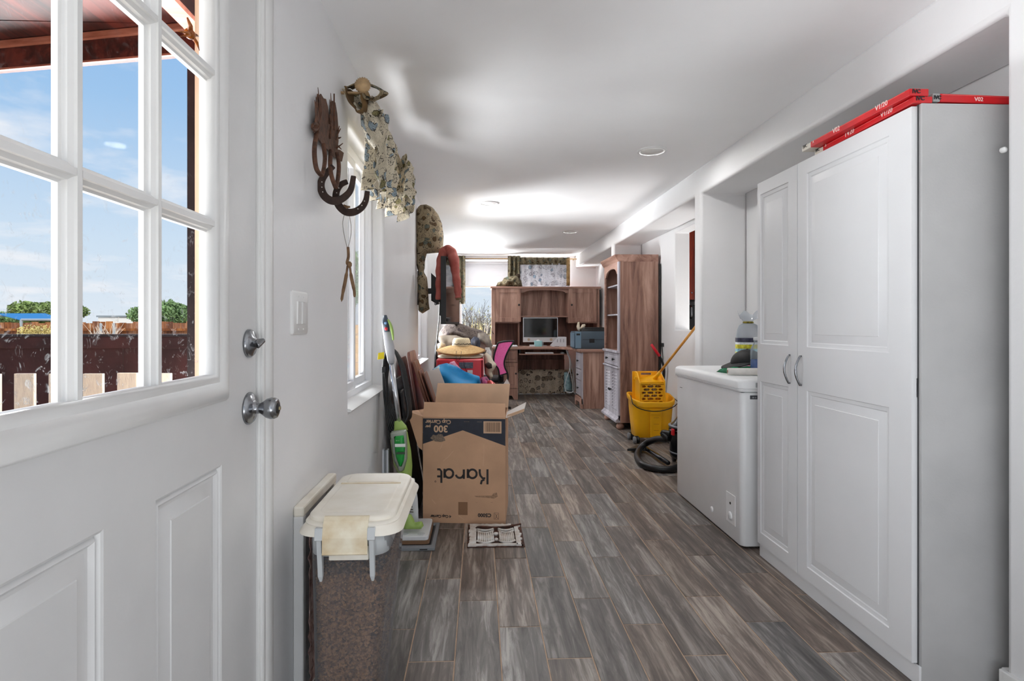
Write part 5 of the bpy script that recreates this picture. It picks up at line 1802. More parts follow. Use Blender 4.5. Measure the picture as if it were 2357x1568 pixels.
obj('cuff', B().tube([at(1053, 668, D=4.80), at(1056, 690, D=4.80)], [0.026, 0.025], 12), mat('tan_cuff', (150, 120, 92), 0.9, c2=(110, 96, 70), vs=40), gm, smooth=True)

# ---- leaning items between the window and the box
LWOOD = wood('tray_table_wood', (92, 50, 32), (132, 84, 60), (166, 120, 94), 'Z', 0.8, 0.4)
PINKW = wood('pinkish_board', (110, 66, 58), (146, 98, 88), (172, 128, 116), 'Z', 0.7, 0.4)


def leaning(name, label, cat, xt, zt, xb, y0, y1, th, m_, group=None, legs=True):
    """board standing on the floor at xb and leaning towards the left wall, its top at (xt, zt)"""
    a = math.atan2(xb - xt, zt)
    t = thing(name, label, cat, (xb, (y0 + y1) / 2, 0), 0, group)
    Lb = math.hypot(xb - xt, zt)
    R = Matrix.Translation((xb, 0, 0)) @ Matrix.Rotation(-a, 4, 'Y')
    bb = B()
    w = (y1 - y0) / 2
    yc = (y0 + y1) / 2
    z0 = Lb * 0.42 if legs else 0.004
    ring0 = [(yc + u, v) for u, v in rrect(-w, w, z0, Lb, 0.05 if legs else 0.02, 4)]
    bb.prism(ring0, lambda u, v, d: R @ Vector((d, u, v)), 0.002, th)
    obj('board', bb, m_, t, bevel=0.003)
    if legs:
        for s_ in (-0.8, 0.8):
            obj('leg', B().tube([R @ Vector((th * 0.5, yc + s_ * w, z0 + 0.05)), R @ Vector((th * 0.5, yc + s_ * w * 0.8, 0.012))], 0.011, 8), BLACKM, t)
    return t


leaning('tray_table', 'folded tray table with a thin brown top, closest to the green mop', 'tray table', -0.535, 0.905, -0.385, 3.72, 4.02, 0.014, PINKW, 'folded tray tables')
leaning('tray_table', 'folded tray table with a reddish edged rounded top, against the wall', 'tray table', -0.492, 0.940, -0.345, 3.78, 4.14, 0.020, PINKW, 'folded tray tables')
leaning('wood_panel', 'thick brown wooden panel with a light edge, leaning behind the big box', 'panel', -0.450, 0.880, -0.175, 3.72, 3.955, 0.020, LWOOD, 'leaning wooden panels', legs=False)
leaning('wood_panel', 'middle one of the brown wooden panels leaning behind the big box', 'panel', -0.412, 0.82, -0.142, 3.74, 3.955, 0.012, LWOOD, 'leaning wooden panels', legs=False)
leaning('wood_panel', 'rightmost of the brown wooden panels leaning behind the big box', 'panel', -0.382, 0.80, -0.115, 3.76, 3.955, 0.012, LWOOD, 'leaning wooden panels', legs=False)
leaning('black_leaning_board', 'tall narrow black leaning board between the green mop and the big box', 'stand', -0.47, 0.74, -0.385, 3.30, 3.66, 0.018, BLACKM, None, legs=False)  # plain black board, leaning between wall and box
leaning('black_leaning_board', 'thin black leaning board behind the green mop cord', 'stand', -0.515, 0.80, -0.435, 3.28, 3.64, 0.018, BLACKM, None, legs=False)

# ---- green floor steamer
DM = 3.0
sm = thing('steam_mop', 'green and grey upright steam mop leaning on the wall, coiled black cord behind', 'steam mop', (-0.36, 2.95, 0.03))
SIL = mat('silver_grey_plastic', (176, 176, 180), 0.35)
STL = mat('polished_tube', (196, 198, 202), 0.18, metal=0.9)
GRN = mat('apple_green_plastic', (150, 178, 92), 0.4)
GRN2 = mat('bright_green_label', (20, 150, 56), 0.35)
CLR = mat('clear_grey_tank', (150, 158, 146), 0.2)


def mp(px, py, dd=0.0):
    return at(px, py, D=DM + dd)


obj('handle', B().tube([mp(887, 728), mp(888, 745), mp(892, 775), mp(897, 800), mp(900, 828), mp(901, 836)], [0.009, 0.021, 0.022, 0.026, 0.020, 0.017], 14), SIL, sm, smooth=True)
obj('grip_pad', B().tube([mp(886, 726, -0.012), mp(887, 742, -0.018), mp(891, 764, -0.018)], [0.010, 0.019, 0.014], 12, flat=0.9), mat('slate_grip', (56, 66, 78), 0.5), sm, smooth=True)
obj('button', B().lathe([(0.009, 0), (0.009, -0.006), (0.003, -0.008)], mp(889, 757, -0.035), 'Y', 12), mat('red_button', (190, 30, 46), 0.4), sm, smooth=True)
obj('button', B().lathe([(0.007, 0), (0.007, -0.006), (0.003, -0.008)], mp(888, 744, -0.036), 'Y', 12), mat('blue_button', (110, 150, 190), 0.4), sm, smooth=True)
b = B().tube(smooth_path([mp(893, 736, -0.022), mp(899, 748, -0.030), mp(903, 764, -0.030), mp(905, 783, -0.022)], 6), [0.0045 + 0.0035 * math.sin(PI * i / 18) for i in range(19)], 8)
obj('trigger', b, GRN, sm, smooth=True)
obj('upper_tube', B().tube([mp(900, 830), mp(921, 986)], 0.0135, 14), STL, sm, smooth=True)
obj('collar', B().tube([mp(915, 968), mp(921, 984), mp(922, 992)], [0.018, 0.034, 0.040], 14, flat=0.7), GRN, sm, smooth=True)
b = B()
inflate(b, pxz([(907, 990), (938, 988), (942, 1010), (947, 1035), (950, 1070), (948, 1100), (944, 1120), (934, 1120), (920, 1092), (908, 1070), (903, 1040), (900, 1010)], DM), 22, 0.09, lambda u, v, w: (u, DM - w, v), seed=2, power=0.4)
obj('body', b, GRN, sm, smooth=True)
b = B()
inflate(b, pxz([(898, 992), (936, 988), (938, 1020), (938, 1055), (930, 1084), (919, 1086), (907, 1060), (902, 1025)], DM - 0.05), 22, 0.06, lambda u, v, w: (u, DM - 0.038 - max(w, 0), v), seed=2, power=0.35)
obj('water_tank', b, CLR, sm, smooth=True)
b = B()
inflate(b, pxz([(908, 1003), (930, 1001), (933, 1030), (931, 1058), (925, 1073), (920, 1072), (912, 1050), (909, 1025)], DM - 0.07), 20, 0.014, lambda u, v, w: (u, DM - 0.067 - max(w, 0), v), seed=2, power=0.3)
lab = obj('label', b, GRN2, sm, smooth=True)
for (x0, y0, x1, y1, cc, nm) in ((909, 1022, 933, 1029, (226, 232, 226), 'white_strip'), (912, 1041, 932, 1046, (60, 80, 60), 'dark_strip')):
    pa, pb = mp(x0, y1, -0.104), mp(x1, y0, -0.104)
    obj('label_strip', B().box(pa.x, pb.x, pa.y - 0.002, pa.y + 0.001, pa.z, pb.z), mat(nm, cc, 0.4), lab)
mt = Matrix(((1, 0, 0, 0), (0, 0, 1, 0), (0, 1, 0, 0), (0, 0, 0, 1)))
pa = mp(911, 1016, -0.106)
text_part('printed_text', '-- -', 0.014, Matrix.Translation(pa) @ mt, WINK, lab)
obj('neck', B().tube([mp(938, 1105), mp(947, 1150), mp(952, 1186), mp(955, 1204)], [0.038, 0.034, 0.026, 0.02], 14, flat=0.6), mat('pale_grey_plastic', (206, 208, 210), 0.4), sm, smooth=True)
for k in range(6):
    pa = mp(936 + k * 1.0, 1148 + k * 6, -0.045)
    obj('rib', B().tube([pa + Vector((-0.012, 0, 0)), pa + Vector((0.024, 0, -0.003))], 0.003, 6), mat('dark_rib', (90, 84, 76), 0.5), sm)
b = B()
inflate(b, pxz([(930, 1178), (948, 1182), (956, 1200), (972, 1198), (976, 1208), (970, 1216), (930, 1216)], 2.93), 18, 0.05, lambda u, v, w: (u, 2.93 - w, v), seed=3, power=0.3)
obj('yoke', b, GRN, sm, smooth=True)
b = B().loft([[(x, y, z) for x, y in rrect(-0.455, -0.262, 2.862, 3.13, 0.02, 4)] for z in (0.034, 0.05, 0.056)])
obj('mop_head', b, mat('white_head', (214, 216, 218), 0.35), sm, bevel=0.004)
obj('head_pad', B().loft([[(x, y, z) for x, y in rrect(-0.46, -0.257, 2.857, 3.135, 0.02, 4)] for z in (0.018, 0.0345)]), mat('brown_pad', (120, 90, 66), 0.9), sm)
for x in (-0.385, -0.30):
    obj('logo_disc', B().lathe([(0.020, 0.056), (0.020, 0.0575), (0.017, 0.058)], (x, 2.895, 0), 'Z', 16), mat('silver_print', (190, 192, 196)), sm)
tr = thing('mop_tray', 'flat grey plastic tray on the floor under the steam mop head', 'tray', (-0.35, 3.0, 0))
b = B().face_holes(-0.475, -0.226, 2.815, 3.175, [(-0.455, -0.246, 2.855, 3.155)], lambda u, v, d: (u, v, 0.016 + d), 0.015, rings=[(0.002, -0.008), (0.004, -0.009)])
obj('tray_base', b, mat('tray_grey', (128, 132, 136), 0.45), tr, bevel=0.003)
obj('tray_inlay', B().box(-0.449, -0.252, 2.861, 3.149, 0.004, 0.0075), mat('tray_black', (38, 40, 42), 0.6), tr)
obj('tray_slot', B().box(-0.30, -0.262, 2.8135, 2.8150, 0.006, 0.011), BLACKP, tr)
# cord looped behind the tube
cd_ = thing('power_cord', 'thick bundle of black power cord hanging beside the steam mop tube', 'cord', (-0.45, 3.07, 0.6))
for k in range(7):
    ph = k * 0.011
    x0 = 886 + k * 1.3
    p = [mp(897 + k, 800, 0.06 + ph), mp(x0 - 2 + k, 830, 0.07 + ph), mp(x0 - 3, 880, 0.07 + ph), mp(x0 + 1 + k, 930, 0.06 + ph), mp(x0 + 10 + k * 2, 985 - k * 3, 0.05 + ph), mp(x0 + 22 + k, 990 - k * 4, 0.05 + ph), mp(938 + k * 1.2, 960, 0.06 + ph), mp(932 + k * 1.5, 900, 0.07 + ph), mp(922 + k * 1.4, 845, 0.07 + ph), mp(908 + k, 806 + k, 0.06 + ph)]
    obj('cord_loop', B().tube(smooth_path(p, 6), 0.0062, 7, closed=True), BLACKP, cd_, smooth=True)
obj('cord_tail', B().tube(smooth_path([mp(884, 850, 0.04), mp(889, 900, 0.04), mp(888, 950, 0.04), mp(896, 1000, 0.04), mp(903, 1030, 0.04)], 6), 0.0038, 6), BLACKP, cd_, smooth=True)
obj('cord_clip', B().box(-0.525, -0.508, 3.03, 3.06, 0.87, 0.90), BLACKP, cd_, bevel=0.003)
t = thing('yellow_tag', 'small yellow tag hanging on the cord near the window sill', 'tag', at(875, 819, D=3.04))
pa, pb = at(869, 828, D=3.04), at(883, 811, D=3.04)
obj('tag_paper', B().add([(pa.x, pa.y, pa.z), (pb.x, pa.y + 0.015, pa.z + 0.004), (pb.x, pa.y + 0.015, pb.z), (pa.x + 0.004, pa.y, pb.z - 0.004)], [(0, 1, 2, 3)]), mat('yellow_tag', (232, 208, 30), 0.6), t, solid=0.002)
t = thing('clear_tube', 'clear acrylic tube standing by the wall behind the white food bin', 'tube', (-0.50, 3.05, 0))
b = B()
for x0, x1 in ((882, 886), (892, 896)):
    pa, pb = at(x0, 1035, D=2.98), at(x1, 1035, D=2.98)
    b.box(pa.x, pb.x, 2.97, 3.0, 0.002, 0.47)
obj('edge_strip', b, mat('frosted_edge', (196, 200, 206), 0.3), t)
pa, pb = at(884, 1035, D=2.98), at(896, 1035, D=2.98)
obj('sheet', B().box(pa.x, pb.x, 2.98, 2.99, 0.002, 0.465), glass('clear_plastic', gloss=0.12, milky=0.25, c=(200, 214, 222)), t)

# ---- pet food bin
BW = mat('aged_white_plastic', (242, 238, 228), 0.42, c2=(226, 218, 202), vs=9, bump=0.04, bs=90)
BWS = mat('stained_white_plastic', (236, 228, 206), 0.5, c2=(212, 192, 156), vs=22)
FROST = glass('frosted_bin', gloss=0.10, milky=0.25, c=(188, 186, 190))
bn = thing('food_bin', 'large frosted bin of brown pet kibble with an off-white hinged lid', 'bin', (-0.35, 1.72, 0.0))


def ringz(z, x0, x1, y0, y1, r, n=6):
    return [(x, y, z) for x, y in rrect(x0, x1, y0, y1, r, n)]


def bodyring(z, i_=0.0):
    t_ = z / 0.56
    return ringz(z, -0.445 - 0.012 * t_ + i_, -0.290 + 0.048 * t_ - i_, 1.512 + i_, 1.80 + 0.13 * t_ - i_, 0.045)


b = B().loft([bodyring(z) for z in (0.0, 0.006, 0.1, 0.25, 0.4, 0.56)], cap0=True, cap1=False)
obj('bin_body', b, FROST, bn, autos=50)
# kibble: packed brown pieces right behind the wall of the bin
rnd = random.Random(9)
b = B()
ico = [Vector(v).normalized() for v in ((1, 0, 0), (-1, 0, 0), (0, 1, 0), (0, -1, 0), (0, 0, 1), (0, 0, -1))]
icf = [(0, 2, 4), (2, 1, 4), (1, 3, 4), (3, 0, 4), (2, 0, 5), (1, 2, 5), (3, 1, 5), (0, 3, 5)]
kf = 0.46


def kib(x, y, z):
    s_ = rnd.uniform(0.0044, 0.0070)
    R = Matrix.Rotation(rnd.uniform(0, 6), 3, (rnd.random(), rnd.random(), rnd.random() + 0.1))
    b.add([Vector((x, y, z)) + R @ Vector((v.x * s_, v.y * s_ * 0.8, v.z * s_ * 0.7)) for v in ico], icf)


for _ in range(7600):
    z = rnd.uniform(0.012, kf)
    t_ = z / 0.56
    xa, xb = -0.445 - 0.012 * t_ + 0.010, -0.290 + 0.048 * t_ - 0.010
    ya, yb = 1.522, 1.80 + 0.13 * t_ - 0.010
    f = rnd.random()
    if f < 0.45:
        kib(rnd.uniform(xa + 0.02, xb - 0.02), ya + rnd.uniform(0, 0.004), z)
    elif f < 0.8:
        kib(xb - rnd.uniform(0, 0.004), rnd.uniform(ya + 0.02, yb - 0.02), z)
    elif f < 0.9:
        a = rnd.uniform(0, PI / 2)
        kib(xb - 0.04 + 0.04 * math.sin(a), ya + 0.04 - 0.04 * math.cos(a), z)
        kib(xa + 0.04 - 0.04 * math.sin(a), ya + 0.04 - 0.04 * math.cos(a), z)
    else:
        kib(rnd.uniform(xa, xb), rnd.uniform(ya, yb), kf + rnd.uniform(-0.008, 0.008))
KBL = island_mat('kibble_brown', (84, 58, 38), (172, 128, 88))
o = obj('kibble', b, KBL, None)
tag(o, 'brown dry pet kibble filling the frosted bin', 'pet food', kind='stuff')
core = B().loft([bodyring(z, 0.016) for z in (0.008, 0.2, kf - 0.008)])
o2 = obj('kibble_core', core, mat('kibble_core', (70, 50, 36), 1.0), o)
# collar, rim and lid
obj('collar', B().loft([ringz(z, -0.452, -0.248, 1.508, 1.928, 0.045) for z in (0.515, 0.58)], False, False), mat('pale_collar', (196, 200, 202), 0.4), bn, autos=50, solid=0.003)
rr_ = [(0.576, 0.020), (0.578, 0.028), (0.584, 0.026), (0.594, 0.016), (0.600, 0.012), (0.604, 0.014), (0.609, 0.008)]
obj('rim', B().loft([ringz(z, -0.455 - o_, -0.232 + o_ * 0.9, 1.492 - o_ * 0.6, 1.945 + o_, 0.06) for z, o_ in rr_]), BW, bn, autos=50)
ld = B().loft([ringz(z, -0.460 + i_, -0.228 - i_, 1.500 + i_, 1.935 - i_, 0.052) for z, i_ in ((0.606, 0.004), (0.608, 0.0), (0.618, 0.0), (0.6225, 0.004), (0.6235, 0.012))])
lid_ = obj('lid', ld, BW, bn, autos=50)
obj('lid_panel', B().loft([ringz(z, -0.435 + i_, -0.253 - i_, 1.535 + i_, 1.795 - i_, 0.02) for z, i_ in ((0.6225, 0.0), (0.6250, 0.002), (0.6256, 0.006))]), BW, lid_, autos=50)
obj('lid_rear_panel', B().loft([ringz(z, -0.43 + i_, -0.262 - i_, 1.815 + i_, 1.91 - i_, 0.015) for z, i_ in ((0.6225, 0.0), (0.6262, 0.003), (0.6270, 0.008))]), BW, lid_, autos=50)
obj('hinge', B().box(-0.440, -0.252, 1.800, 1.809, 0.6225, 0.6265), BWS, lid_, bevel=0.002)
# front latch flap
xl, xr = -0.408, -0.292
lp = [(1.505, 0.6215), (1.497, 0.6225), (1.488, 0.614), (1.480, 0.600), (1.474, 0.575), (1.474, 0.537), (1.470, 0.533)]
b = B().grid(lambda u, v: (xl + (xr - xl) * u, lp[min(int(v * 6 + 0.5), 6)][0], lp[min(int(v * 6 + 0.5), 6)][1]), 4, 6)
obj('latch_flap', b, BWS, lid_, solid=0.004, bevel=0.001)
obj('latch_base', B().box(xl + 0.012, xr, 1.490, 1.500, 0.510, 0.548), BW, bn, bevel=0.003)
for x, s_ in ((-0.418, 1), (-0.283, 1)):
    b = B().loft([[(x - w, y0, z), (x + w, y0, z), (x + w, y1, z), (x - w, y1, z)] for z, w, y0, y1 in ((0.600, 0.010, 1.476, 1.497), (0.570, 0.010, 1.470, 1.497), (0.568, 0.0065, 1.476, 1.500), (0.468, 0.0062, 1.490, 1.503), (0.452, 0.003, 1.497, 1.503))])
    obj('latch_prong', b, mat('pale_collar', (196, 200, 202)), bn, bevel=0.0015)

# ---- white framed panel leaning flat on the wall behind the bin
t = thing('framed_panel', 'white framed panel with crinkled copper foil leaning on the wall behind the bin', 'panel', (WX + 0.015, 1.87, 0))
fy, gy, fz = 1.693, 2.075, 0.588
b = B().loft([[(x, y, z) for x, y, z in ((WX + 0.001, y_, z_), (WX + 0.030, y_, z_ - 0.006 if z_ > 0.3 else z_), (WX + 0.034, y_ + e_, z_ - 0.02 if z_ > 0.3 else z_))] for y_, z_, e_ in ((fy, 0.0, 0), (fy, fz, 0))])
obj('frame_side', B().box(WX + 0.001, WX + 0.031, fy, fy + 0.028, 0.0, fz - 0.03), WHITE, t, bevel=0.004)
obj('frame_side', B().box(WX + 0.001, WX + 0.031, gy - 0.028, gy, 0.0, fz - 0.03), BW, t, bevel=0.004)
obj('frame_top', B().box(WX + 0.001, WX + 0.033, fy, gy, fz - 0.032, fz), BW, t, bevel=0.006)
obj('frame_bottom', B().box(WX + 0.001, WX + 0.031, fy, gy, 0.0, 0.03), WHITE, t, bevel=0.004)
FOIL = mat('crinkled_copper_foil', (96, 52, 40), 0.3, metal=0.5, c2=(206, 176, 172), vs=55, bump=0.8, bs=50, stretch=(1, 1, 0.4))
b = B().grid(lambda u, v: (WX + 0.040 + 0.008 * mnoise.noise(Vector((u * 14, v * 22, 0))), fy + 0.03 + (gy - fy - 0.06) * u, 0.03 + (fz - 0.065) * v), 30, 44)
obj('foil', b, FOIL, t, solid=0.002)
# ---- old white floor register
t = thing('floor_grille', 'rusty white cast iron grille with curved bars lying before the box', 'grille', (0.09, 3.0, 0))
RWH = mat('chipped_white_iron', (226, 226, 224), 0.6, c2=(196, 184, 172), vs=30, bump=0.2, bs=80)
RUS = mat('rust', (96, 56, 40), 0.85, c2=(46, 32, 28), vs=40, bump=0.3, bs=80)
gx0, gx1, gy0, gy1 = -0.062, 0.222, 2.852, 3.155
obj('backing', B().box(gx0 - 0.004, gx1 + 0.006, gy0 - 0.006, gy1 + 0.008, 0.0005, 0.004), RUS, t)
rnd = random.Random(3)


def ragged(x0, x1, y0, y1, amp, sides):
    pts = []
    n = 16
    for k in range(n):
        pts.append((x0 + (x1 - x0) * k / n, y0 + (rnd.uniform(0, amp) if 'b' in sides else 0)))
    for k in range(n):
        pts.append((x1 - (rnd.uniform(0, amp) if 'r' in sides else 0), y0 + (y1 - y0) * k / n))
    for k in range(n):
        pts.append((x1 - (x1 - x0) * k / n, y1 - (rnd.uniform(0, amp) if 't' in sides else 0)))
    for k in range(n):
        pts.append((x0 + (rnd.uniform(0, amp) if 'l' in sides else 0), y1 - (y1 - y0) * k / n))
    return pts


FLP = lambda u, v, d: (u, v, d)
obj('side_bar', B().prism(ragged(gx0, gx0 + 0.042, gy0, gy1, 0.012, 'l'), FLP, 0.004, 0.012), RWH, t)
obj('side_bar', B().prism(ragged(gx1 - 0.036, gx1, gy0, gy1 - 0.03, 0.018, 'r'), FLP, 0.004, 0.012), RWH, t)
obj('front_bar', B().prism(ragged(gx0 + 0.04, gx1 - 0.03, gy0, gy0 + 0.020, 0.008, 'b'), FLP, 0.004, 0.012), RWH, t)
obj('rear_bar', B().prism(ragged(gx0 + 0.04, gx1 - 0.05, gy1 - 0.045, gy1 - 0.002, 0.012, 'bt'), FLP, 0.004, 0.013), RWH, t)
obj('rear_scroll', B().tube(smooth_path([(gx0 + 0.04, gy1 - 0.07, 0.012), (0.0, gy1 - 0.06, 0.016), (0.08, gy1 - 0.075, 0.016), (0.15, gy1 - 0.062, 0.016), (gx1 + 0.004, gy1 - 0.02, 0.014)], 6), 0.006, 7), RUS, t, smooth=True)
mx_ = (gx0 + gx1) / 2 + 0.004
for (a, c_) in ((gx0 + 0.046, mx_ - 0.012), (mx_ + 0.014, gx1 - 0.042)):
    w = c_ - a
    for dz, r_, y_, sag, m_ in ((0.013, 0.006, gy1 - 0.085, 0.022, RWH), (0.012, 0.005, gy1 - 0.108, 0.030, RWH), (0.012, 0.0055, gy0 + 0.055, 0.028, RWH)):
        obj('curved_bar', B().tube([(a + w * k / 10, y_ - sag * math.sin(PI * k / 10), dz) for k in range(11)], r_, 7), m_, t, smooth=True)
    for k in range(8):
        x = a + 0.006 + (w - 0.012) * k / 7
        s_ = math.sin(PI * k / 7)
        obj('bar', B().tube([(x, gy0 + 0.056 - 0.026 * s_, 0.010), (x + 0.001, gy0 + 0.11, 0.0125), (x, gy1 - 0.112 - 0.028 * s_, 0.010)], [0.0045, 0.0062, 0.0045], 7), RWH, t, smooth=True)
obj('centre_boss', B().lathe([(0.014, 0.004), (0.013, 0.014), (0.004, 0.018)], (mx_, gy0 + 0.155, 0), 'Z', 14), RWH, t, smooth=True)
obj('centre_boss', B().lathe([(0.012, 0.004), (0.011, 0.012), (0.004, 0.016)], (mx_, gy0 + 0.08, 0), 'Z', 14), RWH, t, smooth=True)
# ================================================================== BIG BOX AND THE PILE BEHIND IT
KRAFT = mat('kraft_board', (198, 158, 126), 0.75, var=0.05, vs=5, bump=0.05, bs=70)
KRAFTI = mat('kraft_inside', (216, 180, 148), 0.75, var=0.05, vs=7)
NAVY = mat('navy_print', (34, 38, 50), 0.6, var=0.12, vs=30)
INK = mat('dark_brown_ink', (40, 34, 34), 0.6)
TANP = mat('tan_print', (206, 170, 138), 0.6)
bz = 0.599
rzb = math.radians(-5.0)
c0 = at(1163.5, 1206.5, Z=0.0)                      # near right corner on the floor
bw_, bd_ = 0.470, 0.40
BM = Matrix.Translation(c0) @ Matrix.Rotation(rzb, 4, 'Z')
bx = thing('cardboard_box', 'large brown cardboard cup carrier box standing open and upside down', 'box', c0, rzb)
# local frame: x from -bw (left) to 0 (right), y from 0 (front) to bd, z up
obj('front_panel', B().box(-bw_, 0, 0, 0.004, 0, bz), KRAFT, bx, world=False)
obj('right_panel', B().box(-0.004, 0, 0.004, bd_ - 0.004, 0.0, bz), KRAFT, bx, world=False)
obj('left_panel', B().box(-bw_, -bw_ + 0.004, 0.004, bd_ - 0.004, 0.0, bz), KRAFT, bx, world=False)
obj('rear_panel', B().box(-bw_, 0, bd_ - 0.004, bd_, 0.0, bz), KRAFT, bx, world=False)
obj('bottom_panel', B().box(-bw_ + 0.004, -0.004, 0.004, bd_ - 0.004, 0.0, 0.006), KRAFT, bx, world=False)


def flap(name, pts, m_, th=0.004):
    b = B()
    n = Vector(pts[1]) - Vector(pts[0])
    b.add(pts, [(0, 1, 2, 3)])
    return obj(name, b, m_, bx, world=False, solid=th)


flap('front_flap', [(-bw_, 0.004, bz), (0.0, 0.004, bz), (-0.004, 0.060, bz + 0.072), (-bw_ - 0.004, 0.060, bz + 0.078)], KRAFT)
flap('rear_flap', [(-bw_, bd_ - 0.002, bz), (0.0, bd_ - 0.002, bz), (0.010, bd_ + 0.045, bz + 0.145), (-bw_ + 0.012, bd_ + 0.045, bz + 0.148)], KRAFTI)
flap('left_flap', [(-bw_ - 0.002, 0.01, bz), (-bw_ - 0.002, bd_ - 0.02, bz), (-bw_ - 0.105, bd_ - 0.01, bz - 0.02), (-bw_ - 0.095, 0.02, bz + 0.03)], KRAFT)
flap('left_flap_tip', [(-bw_ - 0.095, 0.02, bz + 0.03), (-bw_ - 0.002, 0.01, bz - 0.002), (-bw_ - 0.004, 0.008, bz - 0.19), (-bw_ - 0.03, 0.012, bz - 0.17)], KRAFT)
WBD = mat('white_and_lit_board', (224, 218, 212), 0.6)
flap('right_flap', [(0.002, 0.01, bz), (0.002, 0.22, bz), (0.115, 0.24, bz + 0.055), (0.105, 0.02, bz + 0.045)], WBD)  # brown flap drawn white, its lit look put into the colour
flap('torn_edge', [(0.004, 0.018, bz - 0.004), (0.105, 0.012, bz + 0.036), (0.107, 0.008, bz + 0.052), (0.012, 0.010, bz + 0.016)], KRAFTI)
# print on the front (board is upside down, so every print is turned half round)


def FP(u, v, d):          # u: 0 left..1 right, v: metres above the floor
    return (-bw_ + u * bw_, -d, v)


yb = lambda py: bz - (py - 958.5) * (bz / 246.0)     # photo row on the face -> height
xb = lambda px: (px - 977.5) / 187.0
ol = [(0.001, yb(961)), (0.999, yb(961)), (0.999, yb(1023.5)), (xb(1068), yb(988)), (0.001, yb(1020.5))]
obj('navy_band', B().prism(ol, FP, 0.0003, 0.0008), NAVY, bx, world=False)


def ptxt(s_, px_right, py_top, size, m_, bold=0.0, spacing=1.0):
    """upside-down text: starts at its right end in the photo; py_top is the foot line of the turned letters"""
    m4 = Matrix(((-1, 0, 0, -bw_ + xb(px_right) * bw_), (0, 0, 1, -0.0016), (0, -1, 0, yb(py_top)), (0, 0, 0, 1)))
    return text_part('printed_text', s_, size, m4, m_, bx, ext=0.0004, bold=bold, world=False, spacing=spacing)


# main wordmark, built from rounded strokes
k0, kx1_, ky0_, ky1_ = 0, 1126.5, 1078.0, 1112.5
wb = B()


def stroke(pts, w=0.0060):
    q = [Vector((-bw_ + xb(x) * bw_, -0.0010, yb(y))) for x, y in pts]
    n = len(q)
    vs = []
    for i, p in enumerate(q):
        t = (q[min(i + 1, n - 1)] - q[max(i - 1, 0)]).normalized()
        s_ = Vector((t.z, 0, -t.x)) * w
        vs += [p + s_, p - s_]
    wb.add(vs, [(2 * i, 2 * i + 1, 2 * i + 3, 2 * i + 2) for i in range(n - 1)])


def arc(cx, cy, rx, ry, a0, a1, n=20):
    return [(cx + rx * math.cos(math.radians(a0 + (a1 - a0) * k / n)), cy + ry * math.sin(math.radians(a0 + (a1 - a0) * k / n))) for k in range(n + 1)]


stroke([(1124, 1078), (1124, 1113)])                                    # K stem
stroke([(1119, 1099), (1113, 1099), (1108, 1093), (1106.5, 1086), (1106.5, 1078)])
stroke([(1117, 1102), (1111, 1105), (1109, 1113)])
stroke(arc(1090, 1089, 9.5, 10.0, 0, 360, 28)); stroke([(1079.5, 1078), (1079.5, 1099)])   # a
stroke([(1070.5, 1079), (1070.5, 1101)]); stroke(arc(1061, 1090, 8.5, 8.8, 10, 170, 14) )    # r
stroke(arc(1037, 1089, 9.5, 10.0, 0, 360, 28)); stroke([(1026.5, 1078), (1026.5, 1099)])   # a
stroke([(1010, 1079.5), (1016, 1079.5), (1019.5, 1084), (1019.5, 1111)]); stroke([(1010, 1096), (1019, 1096)])   # t
stroke(arc(1006, 1108, 1.6, 1.6, 0, 360, 10), 0.0012)
obj('wordmark', wb, INK, bx, world=False)
ptxt('300', 1034.5, 977.5, 0.054, TANP, 0.0016)
ptxt('per', 995, 977, 0.022, TANP, 0.0006)
ptxt('Cup Carrier', 1041.5, 964.5, 0.0325, TANP, 0.0005, 0.9)
ptxt('C5000', 1132.5, 1181, 0.028, INK, 0.0010)
ptxt('4 Cup Carrier', 1042, 1186, 0.0225, INK, 0.0005, 0.92)
ptxt('--- ------', 1111, 967, 0.0085, TANP)
ptxt('---- -- ---', 1083, 967, 0.0085, TANP)
ptxt('-- -', 1101, 1155, 0.0075, INK)
ptxt('-----', 1136, 1154, 0.0075, INK)
obj('barcode_label', B().prism([(xb(1115), yb(966.5)), (xb(1155.5), yb(966.5)), (xb(1155.5), yb(994.5)), (xb(1115), yb(994.5))], FP, 0.0006, 0.0012), TANP, bx, world=False)
rnd = random.Random(4)
b = B()
x = 1118.5
while x < 1152:
    w = rnd.choice((0.5, 0.8, 1.3, 1.8))
    b.prism([(xb(x), yb(969)), (xb(x + w), yb(969)), (xb(x + w), yb(991)), (xb(x), yb(991))], FP, 0.0011, 0.0017)
    x += w + rnd.choice((0.6, 1.0, 1.5))
obj('barcode_lines', b, mat('faded_ink', (112, 84, 66), 0.7), bx, world=False)
# small carrier drawings
b = B()
olc = [(994, 1007), (1001, 998.5), (1008, 1001), (1013, 996.5), (1022, 998), (1026, 1006), (1029, 1012), (1020, 1015.5), (1006, 1014.5), (1000, 1011)]
obj('carrier_drawing', B().prism([(xb(x_), yb(y_)) for x_, y_ in olc], FP, 0.0008, 0.0013), mat('grey_brown_print', (150, 130, 112), 0.7, c2=(90, 76, 66), vs=160), bx, world=False)
olc = [(1094, 1140.5), (1134, 1139), (1137, 1133.5), (1145, 1131.5), (1147, 1141), (1139, 1146), (1120, 1144), (1098, 1143)]
obj('cup_drawing', B().prism([(xb(x_), yb(y_)) for x_, y_ in olc], FP, 0.0004, 0.0009), mat('faint_print', (132, 100, 76), 0.7, c2=(176, 142, 112), vs=120), bx, world=False)
wb = B()
for p in ([(1139, 1179), (1149, 1179), (1149, 1194), (1139, 1194), (1139, 1179)], [(1141, 1181), (1145, 1187), (1141, 1193)], [(1147, 1181), (1143, 1187), (1148, 1193)]):
    stroke(p, 0.0009)
obj('care_symbol', wb, INK, bx, world=False)
